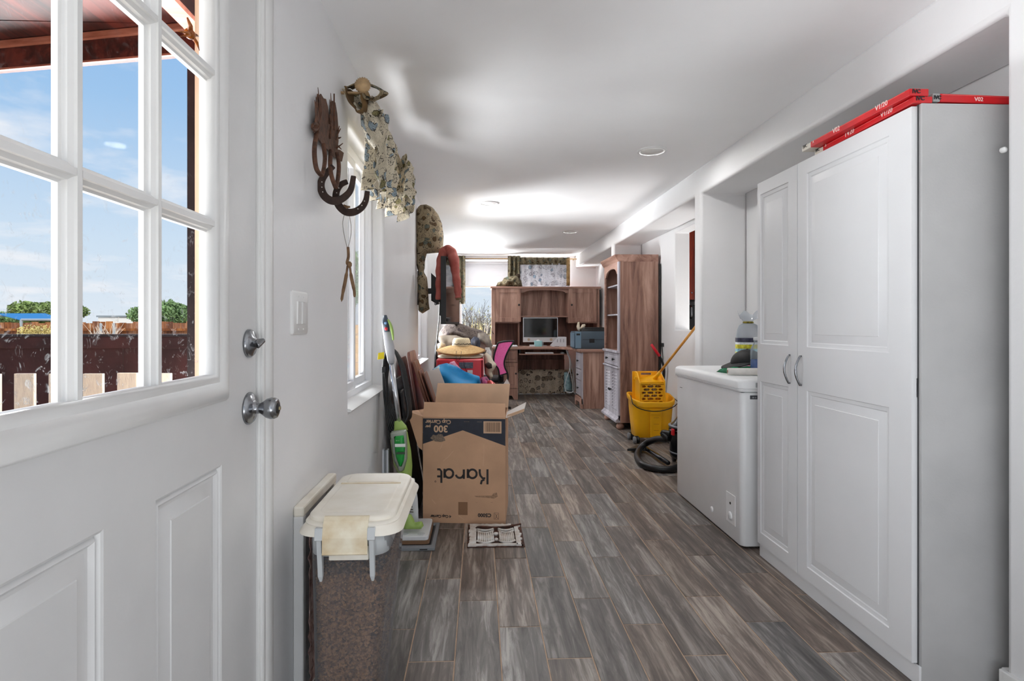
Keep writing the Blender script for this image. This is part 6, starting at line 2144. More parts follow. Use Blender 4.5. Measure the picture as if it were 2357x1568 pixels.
obj('tape', B().prism([(xb(1058), yb(1155)), (xb(1079), yb(1155)), (xb(1079), yb(1185)), (xb(1058), yb(1185))], FP, 0.0002, 0.0006), mat('brown_tape', (140, 104, 76), 0.3), bx, world=False)
# creases
wb = B()
for p in ([(1024, 1060), (1036, 1049), (1047, 1036)], [(1116, 1021), (1116, 1045), (1114, 1070)], [(1017, 1032), (1022, 1020)], [(1060, 1188), (1072, 1196)], [(998, 1150), (1006, 1160)]):
    stroke(p, 0.0008)
obj('crease', wb, KRAFTI, bx, world=False)

# ---- second, white lined carton behind it with bags in it
wx = thing('white_carton', 'open carton with white flaps behind the big brown box', 'box', (-0.12, 4.12, 0))
X0_, X1_, Y0_, Y1_, ZT = -0.300, 0.130, 3.97, 4.35, 0.60
for nm, bxs in (('front_panel', (X0_, X1_, Y0_, Y0_ + 0.004)), ('rear_panel', (X0_, X1_, Y1_ - 0.004, Y1_)), ('side_panel', (X0_, X0_ + 0.004, Y0_ + .004, Y1_ - .004)), ('side_panel', (X1_ - 0.004, X1_, Y0_ + .004, Y1_ - .004))):
    obj(nm, B().box(*bxs, 0.0, ZT), KRAFT, wx)
obj('bottom_panel', B().box(X0_, X1_, Y0_, Y1_, 0, 0.004), KRAFT, wx)
fa = [at(x_, y_, D=4.02) for x_, y_ in ((1003, 918), (1034, 910), (1010, 847), (984, 856))]
obj('flap', B().add(fa, [(0, 1, 2, 3)]), WBD, wx, solid=0.004)
fa = [at(x_, y_, D=4.10) for x_, y_ in ((1143, 908), (1152, 912), (1173, 883), (1167, 872))]
fa2 = [p + Vector((0, 0.03, 0.0)) for p in fa]
obj('flap', B().add(fa, [(0, 1, 2, 3)]), WBD, wx, solid=0.004)
BLU = mat('turquoise_cloth', (20, 134, 196), 0.6, c2=(30, 152, 214), vs=7, bump=0.25, bs=14)
t = thing('blue_bag', 'bright blue fabric bag bulging out of the open white carton', 'bag', (-0.14, 4.2, 0.6))
b = B()
inflate(b, pxz([(996, 850), (1010, 840), (1028, 836), (1050, 843), (1072, 856), (1090, 862), (1104, 866), (1106, 880), (1106, 945), (1010, 945), (1000, 900), (1004, 870)], 4.18), 30, 0.26, lambda u, v, w: (u, 4.19 - w + 0.02 * math.sin(v * 40 + u * 24), v), bump=0.05, bscale=10, seed=6, power=0.45)
obj('bag_cloth', b, BLU, t, smooth=True)
b = B()
inflate(b, pxz([(990, 862), (999, 848), (1014, 839), (1012, 852), (1006, 862), (1000, 872)], 4.12), 12, 0.08, lambda u, v, w: (u, 4.1 - w, v), bump=0.03, bscale=22, seed=1)
obj('pale_corner', b, mat('pale_aqua_print', (150, 206, 220), 0.7, c2=(200, 226, 232), vs=50), t, smooth=True)
t = thing('floral_pouch', 'pink and black patterned pouch in the carton beside the blue bag', 'pouch', (0.0, 4.2, 0.6))
b = B()
inflate(b, pxz([(1106, 868), (1120, 866), (1128, 878), (1132, 900), (1132, 940), (1106, 940)], 4.14), 16, 0.14, lambda u, v, w: (u, 4.12 - w, v), bump=0.03, bscale=20, seed=8)
obj('pouch_cloth', b, mat('pink_black_floral', (26, 16, 26), 0.7, c2=(214, 96, 146), vs=36), t, smooth=True)
t = thing('red_pouch', 'crumpled metallic red pouch in the carton by the chair', 'pouch', (0.06, 4.1, 0.6))
b = B()
inflate(b, pxz([(1121, 876), (1130, 874), (1140, 882), (1146, 896), (1146, 930), (1132, 932), (1126, 900)], 4.08), 16, 0.09, lambda u, v, w: (u, 4.05 - w, v), bump=0.05, bscale=26, seed=9)
obj('foil_cloth', b, mat('red_foil', (200, 30, 44), 0.3, metal=0.35, c2=(236, 130, 120), vs=22), t, smooth=True)

# ---- stacked stuff behind
t = thing('storage_tote', 'dark storage tote under the red case', 'tote', (-0.17, 5.12, 0))
obj('tote_body', B().loft([[(x_, y_, z_) for x_, y_ in rrect(-0.37 + i_, 0.04 - i_, 4.86 + i_, 5.40 - i_, 0.04, 4)] for z_, i_ in ((0.0, 0.03), (0.58, 0.0))]), mat('charcoal_tote', (44, 46, 52), 0.5), t, autos=40)
obj('tote_lid', B().loft([[(x_, y_, z_) for x_, y_ in rrect(-0.385 + i_, 0.055 - i_, 4.845 + i_, 5.415 - i_, 0.045, 4)] for z_, i_ in ((0.582, 0.0), (0.60, 0.0), (0.612, 0.01))]), mat('charcoal_tote', (44, 46, 52)), t, autos=40)
RC = mat('red_vinyl_case', (198, 40, 54), 0.35, c2=(220, 60, 72), vs=4)
t = thing('red_case', 'shiny red boxy case with a grey label, under the hats', 'case', (-0.17, 5.0, 0.62))
qa, qb = at(1004, 880, D=4.92), at(1113, 826, D=4.92)
b = B().loft([[(x_, y_, z_) for x_, y_ in rrect(qa.x + i_, qb.x - i_, 4.90 + i_, 5.36 - i_, 0.035, 5)] for z_, i_ in ((0.613, 0.006), (0.62, 0.0), (qb.z - 0.012, 0.0), (qb.z - 0.002, 0.01))])
obj('case_body', b, RC, t, autos=40)
qc, qd = at(1057, 848, D=4.9), at(1089, 834, D=4.9)
lb_ = obj('label_plate', B().box(qc.x, qd.x, 4.893, 4.899, qc.z, qd.z), mat('slate_label', (70, 76, 92), 0.5, c2=(104, 110, 124), vs=60), t, bevel=0.003)
qc, qd = at(1076, 862, D=4.9), at(1088, 852, D=4.9)
obj('price_tag', B().box(qc.x, qd.x, 4.893, 4.899, qc.z, qd.z), mat('white_tag', (220, 214, 220), 0.6), t)
obj('corner_piping', B().tube([(qb.x - 0.012, 4.905, 0.63), (qb.x - 0.012, 4.905, qb.z - 0.01)], 0.006, 7), mat('dark_red_piping', (110, 16, 30), 0.3), t)
t = thing('pink_floral_cloth', 'small pink and white floral cloth draped on the red case front', 'cloth', (-0.25, 4.9, 0.75))
b = B()
inflate(b, pxz([(1030, 842), (1036, 834), (1046, 831), (1052, 840), (1060, 848), (1058, 858), (1044, 852), (1034, 850)], 4.85), 12, 0.05, lambda u, v, w: (u, 4.865 - w, v), bump=0.02, bscale=30, seed=7)
obj('cloth', b, mat('pink_white_floral', (230, 196, 214), 0.8, c2=(214, 110, 150), vs=40), t, smooth=True)

CRM = mat('cream_felt', (226, 222, 204), 0.7, var=0.03)
STRAW = mat('straw_weave', (190, 148, 92), 0.75, c2=(214, 178, 124), vs=60, bump=0.3, bs=200)
STRL = mat('pale_straw', (226, 208, 172), 0.75, var=0.06, vs=80, bump=0.3, bs=200)
hc = at(1060, 820, D=5.12)
ht = thing('cream_hat', 'wide cream white hat lying under the straw cowboy hat', 'hat', hc)


def hatbrim(cx, cy, cz, rx, ry, lift, n=40, inner=0.42, droop=0.0):
    def fn(u, v):
        a = 2 * PI * u
        r = inner + (1 - inner) * v
        x_, y_ = math.cos(a) * r * rx, math.sin(a) * r * ry
        z_ = lift * (abs(math.cos(a)) ** 2) * v ** 1.6 - droop * v * (0.2 + max(0, -math.sin(a)))
        return (cx + x_, cy + y_, cz + z_)
    return B().grid(fn, n, 8)


zt = qb.z
obj('brim', hatbrim(hc.x, 5.13, zt + 0.050, 0.205, 0.21, -0.030, droop=0.034, inner=0.3), CRM, ht, smooth=True, solid=0.004)
obj('crown', B().lathe([(0.065, zt + 0.047), (0.065, zt + 0.06), (0.05, zt + 0.075), (0.001, zt + 0.075)], (hc.x, 5.13, 0), 'Z', 26), CRM, ht, smooth=True)
obj('brim_edge', B().tube([(hc.x + 0.205 * math.cos(a), 5.13 + 0.21 * math.sin(a), zt + 0.048 - 0.030 * math.cos(a) ** 2 - 0.034 * (0.2 + max(0, -math.sin(a)))) for a in [k * PI / 20 for k in range(40)]], 0.004, 6, closed=True), mat('brown_ribbon', (120, 96, 70), 0.8), ht)
obj('chin_cord', B().tube(smooth_path([at(1051, 808, D=4.93), at(1050, 820, D=4.9), at(1053, 833, D=4.88), at(1060, 822, D=4.9), at(1062, 809, D=4.93)], 5), 0.002, 5), BLACKM, ht)
obj('chin_cord', B().tube(smooth_path([at(1067, 832, D=4.88), at(1070, 845, D=4.87), at(1075, 858, D=4.87)], 5), 0.002, 5), BLACKM, ht)
hs_ = at(1061, 803, D=5.10)
h2 = thing('straw_hat', 'tan straw cowboy hat with drooping brim and banded crown on the pile', 'hat', hs_)
zb_ = at(1061, 798, D=5.05).z


def sbrim(u, v):
    a = 2 * PI * u
    r = 0.40 + 0.60 * v
    cx_ = math.cos(a)
    return (hs_.x + cx_ * r * 0.215, 5.12 + math.sin(a) * r * 0.20, zb_ + 0.004 - 0.040 * abs(cx_) ** 2.2 * v ** 1.5 - 0.072 * v ** 0.8 * max(0, -math.sin(a)) ** 1.5)


obj('brim', B().grid(sbrim, 44, 9), STRAW, h2, smooth=True, solid=0.006)
obj('brim_binding', B().tube([sbrim(k / 40, 1.0) for k in range(40)], 0.007, 7, closed=True), mat('brown_binding', (150, 108, 58), 0.8), h2, smooth=True)
obj('crown', B().lathe([(0.086, zb_ - 0.004), (0.085, zb_ + 0.02), (0.078, zb_ + 0.055), (0.066, zb_ + 0.075), (0.03, zb_ + 0.072), (0.001, zb_ + 0.064)], (hs_.x + 0.004, 5.12, 0), 'Z', 26), STRL, h2, smooth=True)
b = B()
for k in range(20):
    a = PI + PI * (k + 0.5) / 20
    b.box(-0.004, 0.004, -0.002, 0.002, 0, 0.008, Matrix.Translation((hs_.x + 0.004 + 0.0855 * math.cos(a), 5.12 + 0.0855 * math.sin(a), zb_ + 0.016 + 0.002 * (k % 3))) @ Matrix.Rotation(a + PI / 2, 4, 'Z'))
o = obj('crown_lacing', b, BLACKM, h2); o['kind'] = 'stuff'

t = thing('side_table', 'black low stand behind the tote that carries the pillow roll', 'stand', (-0.15, 5.75, 0))
obj('table_top', B().box(-0.42, 0.10, 5.50, 6.02, 0.84, 0.87), BLACKM, t, bevel=0.004)
for x_ in (-0.40, 0.08):
    for y_ in (5.52, 6.0):
        obj('leg', B().box(x_ - 0.015, x_ + 0.015, y_ - 0.015, y_ + 0.015, 0, 0.84), BLACKM, t)
BRF = printed_fabric('brown_floral_quilt', (102, 90, 84), (36, 26, 30), (66, 52, 54), (86, 72, 64), 24.0, dens=0.0)
TAN = mat('tan_underside', (118, 106, 92), 0.85, var=0.08, vs=8, bump=0.2, bs=20)
Dq = 5.72
t = thing('quilt_roll', 'rolled brown floral quilt on top of the pile, below the television', 'quilt', (-0.15, 5.75, 0.87))
b = B()
inflate(b, pxz([(1010, 778), (1012, 762), (1022, 750), (1040, 745), (1065, 746), (1088, 752), (1108, 760), (1122, 772), (1130, 786), (1131, 800), (1120, 806), (1095, 798), (1060, 790), (1030, 790), (1015, 788)], Dq), 32, 0.34, lambda u, v, w: (u, Dq - 0.05 - w, v + 0.012 * math.sin(u * 18)), bump=0.05, bscale=9, seed=3, power=0.45)
obj('quilt_cloth', b, BRF, t, smooth=True)
b = B()
inflate(b, pxz([(1012, 774), (1022, 771), (1050, 771), (1080, 782), (1090, 798), (1078, 808), (1040, 800), (1020, 796), (1012, 786)], 5.60), 22, 0.16, lambda u, v, w: (u, 5.50 - w, v), bump=0.03, bscale=10, seed=5)
obj('folded_underside', b, TAN, t, smooth=True)
t = thing('navy_cloth', 'crumpled navy blue cloth tucked between quilt and straw hat', 'cloth', (-0.05, 5.4, 0.95))
b = B()
inflate(b, pxz([(1084, 782), (1092, 774), (1102, 778), (1106, 790), (1104, 804), (1092, 800), (1084, 792)], 5.35), 14, 0.12, lambda u, v, w: (u, 5.33 - w, v), bump=0.04, bscale=24, seed=5)
obj('cloth', b, mat('navy_cloth', (38, 42, 60), 0.8, c2=(74, 78, 92), vs=30), t, smooth=True)
t = thing('spotted_throw', 'grey throw with dark spots hanging at the end of the quilt roll', 'throw', (0.05, 5.6, 0.9))
b = B()
inflate(b, pxz([(1100, 766), (1116, 766), (1128, 778), (1133, 795), (1130, 812), (1116, 812), (1104, 800), (1098, 784)], 5.5), 18, 0.22, lambda u, v, w: (u, 5.46 - w, v), bump=0.03, bscale=14, seed=15)
obj('throw_cloth', b, mat('spotted_grey', (150, 140, 128), 0.85, c2=(112, 102, 96), vs=20), t, smooth=True)
LEO = printed_fabric('leopard_print', (196, 176, 146), (50, 36, 28), (196, 176, 146), (168, 136, 98), 30.0)
t = thing('leopard_bag', 'tan leopard print bag at the wall side of the hats', 'bag', (-0.38, 5.2, 0.62))
b = B()
inflate(b, pxz([(1006, 792), (1014, 788), (1026, 792), (1024, 806), (1016, 814), (1020, 824), (1012, 830), (1006, 822), (1005, 806)], 5.3), 16, 0.16, lambda u, v, w: (u, 5.34 - w, v), bump=0.02, bscale=20, seed=4)
obj('bag_cloth', b, LEO, t, smooth=True)
t = thing('black_bag', 'black soft bag standing against the wall beside the hats', 'bag', (-0.44, 5.3, 0))
b = B()
inflate(b, pxz([(1001, 790), (1006, 782), (1012, 786), (1013, 830), (1010, 900), (1010, 960), (998, 960), (999, 850)], 5.35), 30, 0.14, lambda u, v, w: (u, 5.36 - w, max(v, 0.004)), bump=0.02, bscale=12, seed=14)
obj('bag_cloth', b, mat('black_nylon', (22, 22, 26), 0.6), t, smooth=True)
# beige cow-print pile right of the red case
t = thing('beige_jacket', 'beige jacket with dark patches hanging beside the red case, near the chair', 'jacket', (0.05, 5.0, 0.6))
b = B()
inflate(b, pxz([(1113, 816), (1120, 812), (1130, 820), (1136, 832), (1144, 840), (1138, 852), (1132, 858), (1136, 868), (1130, 876), (1124, 868), (1116, 862), (1114, 840)], 5.0), 20, 0.14, lambda u, v, w: (u, 5.05 - w, v), bump=0.03, bscale=14, seed=4)
obj('jacket_cloth', b, mat('beige_dark_patches', (196, 184, 164), 0.85, c2=(214, 204, 186), vs=8), t, smooth=True)
b = B()
inflate(b, pxz([(1116, 838), (1124, 834), (1132, 838), (1133, 848), (1124, 850), (1118, 846)], 4.95), 10, 0.05, lambda u, v, w: (u, 4.965 - w, v), seed=4)
obj('dark_patch', b, mat('dark_fur_patch', (48, 36, 32), 0.9), t, smooth=True)
t = thing('white_bottle', 'small white plastic bottle with a spray top on the pile', 'bottle', at(1124, 818, D=5.2))
pb_ = at(1125, 820, D=5.2)
obj('bottle_body', B().lathe([(0.018, 0), (0.022, 0.004), (0.022, 0.05), (0.010, 0.07), (0.008, 0.085)], (pb_.x, 5.2, pb_.z - 0.005), 'Z', 14), WHITE, t, smooth=True)
obj('spray_head', B().box(pb_.x - 0.034, pb_.x + 0.008, 5.192, 5.208, pb_.z + 0.055, pb_.z + 0.080), WHITE, t, bevel=0.004)

# ---- office chair
DC = 6.62
ch = thing('office_chair', 'black office chair with a bright pink mesh back in front of the desk', 'chair', (0.24, 6.75, 0), 0)
outer = [(1146, 788), (1160, 785), (1183, 784), (1181, 790), (1172, 804), (1164, 822), (1161, 836), (1163, 848), (1169, 860), (1170, 876), (1160, 884), (1148, 884), (1149, 866), (1146, 850), (1137, 838), (1135, 826), (1138, 810)]
inner = [(1151, 793), (1163, 791.5), (1177.5, 790.5), (1170, 802), (1160, 820), (1157, 838), (1159, 852), (1163, 862), (1153, 864), (1147, 862), (1150, 850), (1147, 838), (1146, 824), (1148, 806)]
po, pi_ = pxz(outer, DC), pxz(inner, DC)
PCH = lambda u, v, d: (u, 6.60 + d + (1.0 - v) * 0.12, v)
cu_ = (sum(p[0] for p in po) / len(po), sum(p[1] for p in po) / len(po))
obj('back_mesh', B().prism([(cu_[0] + (u - cu_[0]) * 0.93, cu_[1] + (v - cu_[1]) * 0.95) for u, v in po if v > at(0, 867, D=DC).z], PCH, 0.004, 0.008), mat('pink_mesh', (238, 92, 164), 0.6, c2=(244, 122, 184), vs=90), ch)
ctr = [PCH(u, v, 0.008) for u, v in po]
cl = []
for k, (u, v) in enumerate(po):
    cu = sum(p[0] for p in po) / len(po); cv = sum(p[1] for p in po) / len(po)
    cl.append(PCH(u + (cu - u) * 0.06, v + (cv - v) * 0.03, 0.006))
obj('back_frame', B().tube(smooth_path(cl + [cl[0]], 4)[:-1], 0.0125, 8, closed=True, flat=0.8), BLACKP, ch, smooth=True)
obj('lumbar_bar', B().tube(smooth_path([PCH(*pxz([(1149, 866)], DC)[0], 0.03), PCH(*pxz([(1158, 862)], DC)[0], 0.035), PCH(*pxz([(1168, 860)], DC)[0], 0.03)], 4), 0.016, 8), BLACKP, ch, smooth=True)
obj('back_post', B().tube(smooth_path([(0.255, 6.66, 0.52), (0.25, 6.74, 0.42), (0.16, 6.86, 0.40)], 5), 0.022, 8, flat=0.6), BLACKP, ch, smooth=True)
b = B()
inflate(b, rrect(-0.16, 0.29, 6.74, 7.20, 0.10, 5), 20, 0.09, lambda u, v, w: (u, v, 0.455 + w * 1.0), power=0.3)
obj('seat', b, mat('black_seat_cloth', (26, 24, 30), 0.85), ch, smooth=True)
obj('gas_column', B().lathe([(0.028, 0.10), (0.028, 0.26), (0.017, 0.26), (0.017, 0.42)], (0.12, 6.97, 0), 'Z', 16), BLACKM, ch, smooth=True)
for k in range(5):
    a = math.radians(20 + 72 * k)
    ex_, ey_ = 0.12 + 0.28 * math.cos(a), 6.97 + 0.28 * math.sin(a)
    lg = obj('base_arm', B().tube([(0.12, 6.97, 0.125), (ex_, ey_, 0.075)], [0.024, 0.015], 8), BLACKP, ch, smooth=True)
    obj('caster', B().lathe([(0.008, -0.022), (0.024, -0.018), (0.026, 0), (0.024, 0.018), (0.008, 0.022)], (ex_, ey_, 0.0265), 'Y', 14), BLACKP, lg, smooth=True)
obj('armrest', B().tube(smooth_path([(-0.17, 6.95, 0.45), (-0.21, 6.95, 0.52), (-0.20, 6.93, 0.64), (-0.17, 6.86, 0.66)], 5), 0.015, 8), BLACKP, ch, smooth=True)

# ================================================================== DESK AND HUTCH
dk = thing('desk', 'l-shaped rustic oak computer desk with drawers along the end wall', 'desk', (1.0, 8.8, 0))
FY, BYD, TZ = 8.40, 9.12, 0.785


def hx(px, D=8.80):
    return at(px, 746, D=D).x


pl0, pl1 = 0.185, at(1192, 800, D=8.42).x
obj('desktop', B().prism([(pl0 - 0.02, FY - 0.02), (1.185, FY - 0.02), (1.335, FY - 0.28), (1.33, 7.43), (1.895, 7.43), (1.895, BYD), (pl0 - 0.02, BYD)], lambda u, v, d: (u, v, TZ - d), 0, 0.036), OAKX, dk, bevel=0.006)
obj('pedestal', B().box(pl0, pl1, FY + 0.022, BYD, 0.09, TZ - 0.036), OAK, dk)
b = B().face_holes(pl0 + 0.004, pl1 - 0.004, 0.56, TZ - 0.045, [(pl0 + 0.03, pl1 - 0.03, 0.59, TZ - 0.07)], lambda u, v, d: (u, FY + 0.02 - d - 0.018, v), 0.018, rings=[(0.003, -0.004), (0.012, -0.001)])
dw_ = obj('drawer', b, OAK, dk)
obj('pull', B().tube(smooth_path([(0.32, FY + 0.0, 0.675), (0.33, FY - 0.02, 0.672), (0.40, FY - 0.02, 0.672), (0.41, FY + 0.0, 0.675)], 4), 0.004, 6), BLACKM, dw_)
b = B().face_holes(pl0 + 0.004, pl1 - 0.004, 0.17, 0.552, [(pl0 + 0.055, pl1 - 0.055, 0.22, 0.50)], lambda u, v, d: (u, FY + 0.002 - d, v), 0.018, rings=[(0.002, -0.006), (0.004, -0.007)])
dd_ = obj('door', b, OAK, dk)
obj('knob', B().lathe([(0.005, 0), (0.005, -0.012), (0.014, -0.018), (0.012, -0.026), (0.002, -0.029)], (pl1 - 0.03, FY + 0.002, 0.39), 'Y', 14), BLACKM, dd_, smooth=True)
b = B().prism([(pl0, 0.0), (pl0 + 0.06, 0.0), (pl0 + 0.09, 0.06), (pl1 - 0.09, 0.06), (pl1 - 0.06, 0.0), (pl1, 0.0), (pl1, 0.15), (pl1 + 0.008, 0.16), (pl0 - 0.008, 0.16), (pl0, 0.15)], lambda u, v, d: (u, FY + 0.0 + d, v), 0, 0.02)
obj('base_skirt', b, OAK, dk)
obj('modesty_panel', B().box(pl1, 1.36, 9.08, 9.10, 0.34, TZ - 0.036), OAK_SHADE, dk)
obj('lower_stretcher', B().box(pl1, 1.36, 9.05, 9.07, 0.34, 0.56), OAK_SHADE, dk)
kt0, kt1 = at(1195, 815, D=8.35).x, at(1312, 815, D=8.35).x
trz = at(1250, 816, D=8.36).z
obj('keyboard_tray', B().box(kt0, kt1, 8.36, 8.72, trz - 0.009, trz + 0.006), OAKX, dk, bevel=0.004)
obj('tray_runner', B().box(kt0 + 0.01, kt0 + 0.03, 8.45, 8.9, trz + 0.006, TZ - 0.036), BLACKM, dk)
obj('tray_runner', B().box(kt1 - 0.03, kt1 - 0.01, 8.45, 8.9, trz + 0.006, TZ - 0.036), BLACKM, dk)
# return pedestal with three drawers
rx0, ry0, ry1 = 1.352, 7.46, 7.92
obj('return_side', B().box(rx0 + 0.02, 1.89, ry0, ry0 + 0.02, 0.0, TZ - 0.036), OAK, dk)
obj('return_body', B().box(rx0 + 0.02, 1.89, ry0 + 0.02, ry1, 0.07, TZ - 0.036), OAK, dk)
obj('return_stile', B().box(rx0, rx0 + 0.02, ry0, ry0 + 0.03, 0.06, TZ - 0.036), WASH, dk)
obj('corner_post', B().box(1.84, 1.89, 8.3, 9.1, 0.0, TZ - 0.036), OAK_SHADE, dk)
for z0, z1 in ((0.52, 0.735), (0.365, 0.51), (0.155, 0.355)):
    b = B().face_holes(ry0 + 0.034, ry1 - 0.006, z0, z1, [(ry0 + 0.055, ry1 - 0.03, z0 + 0.025, z1 - 0.025)], lambda u, v, d: (rx0 - d + 0.002, u, v), 0.018, rings=[(0.003, -0.004), (0.010, -0.001)])
    q = obj('drawer', b, WASH, dk)
    obj('knob', B().lathe([(0.005, 0), (0.005, -0.012), (0.015, -0.018), (0.013, -0.027), (0.002, -0.03)], (rx0 + 0.002, (ry0 + ry1) / 2 + 0.01, (z0 + z1) / 2), 'X', 14), BLACKM, q, smooth=True)
b = B().prism([(ry0, 0.0), (ry0 + 0.06, 0.0), (ry0 + 0.08, 0.05), (ry0 + 0.12, 0.075), (ry1 - 0.12, 0.075), (ry1 - 0.08, 0.05), (ry1 - 0.06, 0), (ry1, 0.0), (ry1, 0.13), (ry0, 0.13)], lambda u, v, d: (rx0 - 0.014 + d, u, v), 0, 0.03)
obj('return_skirt', b, OAKY, dk)

hu = thing('hutch', 'oak desk hutch with two cupboards and an arched centre bay', 'hutch', (1.03, 8.95, TZ))
HF, HB = 8.80, 9.12
h0, h1 = hx(1132), hx(1382)


def hz(py):
    return CAM_H - (py - HOR) * 8.80 / F_PX


ya_ = HF
obj('top_board', B().box(h0 - 0.02, h1 + 0.02, HF - 0.03, HB + 0.01, hz(664.5), hz(659.5)), OAKX, hu, bevel=0.005)
obj('side_panel', B().box(h0, h0 + 0.05, HF, HB, TZ, hz(664)), OAK, hu)
obj('side_panel', B().box(h1 - 0.035, h1, HF, HB, TZ, hz(664)), OAK, hu)
obj('back_panel', B().box(h0, h1, HB, HB + 0.008, TZ, hz(665)), OAK_SHADE, hu)
obj('back_board', B().box(h1 + 0.002, h1 + 0.028, HF + 0.06, HB, hz(748), hz(666)), BLACKM, hu)
d0, d1 = hx(1195), hx(1199)
obj('divider', B().box(d0 - 0.02, d0, HF + 0.02, HB, hz(741), hz(664)), OAK, hu)
obj('divider', B().box(hx(1194) - 0.005, hx(1194) + 0.02, HF + 0.10, HB, TZ, hz(741)), OAK, hu)
obj('divider', B().box(hx(1309), hx(1309) + 0.02, HF + 0.02, HB, hz(741), hz(664)), OAK, hu)
obj('cupboard_floor', B().box(h0 + 0.05, d0, HF + 0.005, HB, hz(744), hz(741)), OAKX, hu)
obj('cupboard_floor', B().box(hx(1309), h1 - 0.035, HF + 0.005, HB, hz(744), hz(741)), OAKX, hu)
obj('centre_panel', B().box(d0, hx(1309), HB - 0.08, HB - 0.066, hz(728), hz(664)), OAK, hu)
obj('centre_shelf', B().box(d0, hx(1309), HF + 0.03, HB, hz(730), hz(727.3)), OAKX, hu, bevel=0.002)
ar = [(hx(1199.5), hz(664)), (hx(1199.5), hz(674))]
for k in range(13):
    a = PI * k / 12
    ar.append((hx(1254.5 - 48 * math.cos(a)), hz(674 - 6.5 * math.sin(a) ** 0.8)))
ar += [(hx(1309.5), hz(674)), (hx(1309.5), hz(664))]
obj('arched_rail', B().prism(ar, lambda u, v, d: (u, HF + d, v), 0, 0.018), OAKX, hu)
for (x0_, x1_, kn) in ((1140, 1198.6, 1194.5), (1310, 1375, 1316.5)):
    a, c_ = hx(x0_), hx(x1_)
    b = B().face_holes(a, c_, hz(741), hz(664.6), [(a + 0.062, c_ - 0.062, hz(741) + 0.062, hz(664.6) - 0.062)], lambda u, v, d: (u, HF - 0.02 - d, v), 0.019, rings=[(0.001, -0.008), (0.002, -0.009)])
    q = obj('door', b, OAKX if False else OAK, hu)
    obj('knob', B().lathe([(0.006, 0), (0.006, -0.012), (0.016, -0.018), (0.014, -0.028), (0.002, -0.031)], (hx(kn), HF - 0.02, hz(702)), 'Y', 14), BLACKM, q, smooth=True)
obj('coat_hook', B().tube(smooth_path([(h0 + 0.01, HF - 0.002, hz(762)), (h0 + 0.012, HF - 0.03, hz(765)), (h0 + 0.03, HF - 0.02, hz(769))], 4), 0.005, 6), BLACKM, hu)

# ---- things on the desk
mo = thing('computer_monitor', 'silver all in one computer with a dark screen on the desk', 'computer', (at(1245, 790, D=8.85).x, 8.85, TZ))
a, c_ = at(1204, 792, D=8.80), at(1285, 731, D=8.80)
obj('bezel', B().box(a.x, c_.x, 8.80, 8.825, at(0, 777, D=8.8).z, c_.z), mat('aluminium', (190, 192, 196), 0.35, metal=0.5), mo, bevel=0.003)
obj('screen', B().box(a.x + 0.012, c_.x - 0.012, 8.797, 8.801, at(0, 776.5, D=8.8).z, c_.z - 0.012), SCR, mo)
obj('chin', B().box(a.x, c_.x, 8.798, 8.825, at(0, 788, D=8.8).z, at(0, 777, D=8.8).z), mat('silver_chin', (196, 196, 198), 0.4), mo, bevel=0.003)
for px in (1217.5, 1269.5):
    g = at(px, 782, D=8.79)
    obj('chin_disc', B().lathe([(0.022, 0.0), (0.020, -0.001)], (g.x, 8.798, g.z), 'Y', 16), mat('tan_disc', (186, 164, 142), 0.7), mo)  # small tan disc on the chin
obj('stand', B().box(mo.location.x - 0.10, mo.location.x + 0.10, 8.81, 8.98, TZ, TZ + 0.008), mat('aluminium', (190, 192, 196)), mo, bevel=0.002)
obj('stand_neck', B().box(mo.location.x - 0.05, mo.location.x + 0.05, 8.90, 8.912, TZ + 0.008, 1.0), mat('aluminium', (190, 192, 196)), mo)


def dbox(name, label, cat, px0, px1, py0, py1, D, m_, dep=0.08, bev=0.004, zb=None):
    a, c_ = at(px0, py1, D=D), at(px1, py0, D=D)
    z0 = TZ if zb is None else zb
    t = thing(name, label, cat, ((a.x + c_.x) / 2, a.y + dep / 2, z0))
    return t, a, c_


t, a, c_ = dbox('tissue_box', 'pale aqua cube tissue box under the screen on the desk', 'tissue box', 1231, 1248, 785, 799.5, 8.60, None)
aq = mat('pale_aqua', (168, 218, 222), 0.5, c2=(140, 200, 206), vs=14)
obj('carton', B().box(a.x, c_.x, a.y, a.y + 0.11, TZ + 0.0005, c_.z), aq, t, bevel=0.004)
obj('tissue', B().lathe([(0.03, 0), (0.02, 0.012), (0.001, 0.02)], ((a.x + c_.x) / 2, a.y + 0.055, c_.z), 'Z', 8), WHITE, t)
t, a, c_ = dbox('letter_rack', 'white plastic magazine rack with slots beside the screen', 'letter rack', 1270, 1304, 776, 800, 8.58, None)
pg_ = [(a.x, TZ + 0.001), (c_.x, TZ + 0.001), (c_.x, c_.z), (c_.x - 0.10, c_.z), (a.x + 0.05, TZ + 0.07), (a.x, TZ + 0.02)]
WP = mat('white_plastic', (220, 224, 230), 0.4)
b = B().prism(pg_, lambda u, v, d: (u, a.y + d, v), 0, 0.006)
obj('front_wall', b, WP, t)
obj('rear_wall', B().prism(pg_, lambda u, v, d: (u, a.y + d, v), 0.19, 0.196), WP, t)
obj('side_wall', B().box(c_.x - 0.006, c_.x, a.y + 0.006, a.y + 0.19, TZ + 0.001, c_.z), WP, t)
for px in (1283, 1290.5, 1297.5):
    g = at(px, 784, D=8.57)
    obj('slot', B().box(g.x - 0.004, g.x + 0.004, a.y - 0.0012, a.y + 0.0, g.z - 0.028, g.z + 0.022), mat('slot_grey', (120, 124, 134), 0.6), t)
g = at(1282, 798, D=8.57)
obj('base_gap', B().box(g.x - 0.035, g.x + 0.035, a.y - 0.0012, a.y, g.z - 0.006, g.z + 0.004), BLACKM, t)
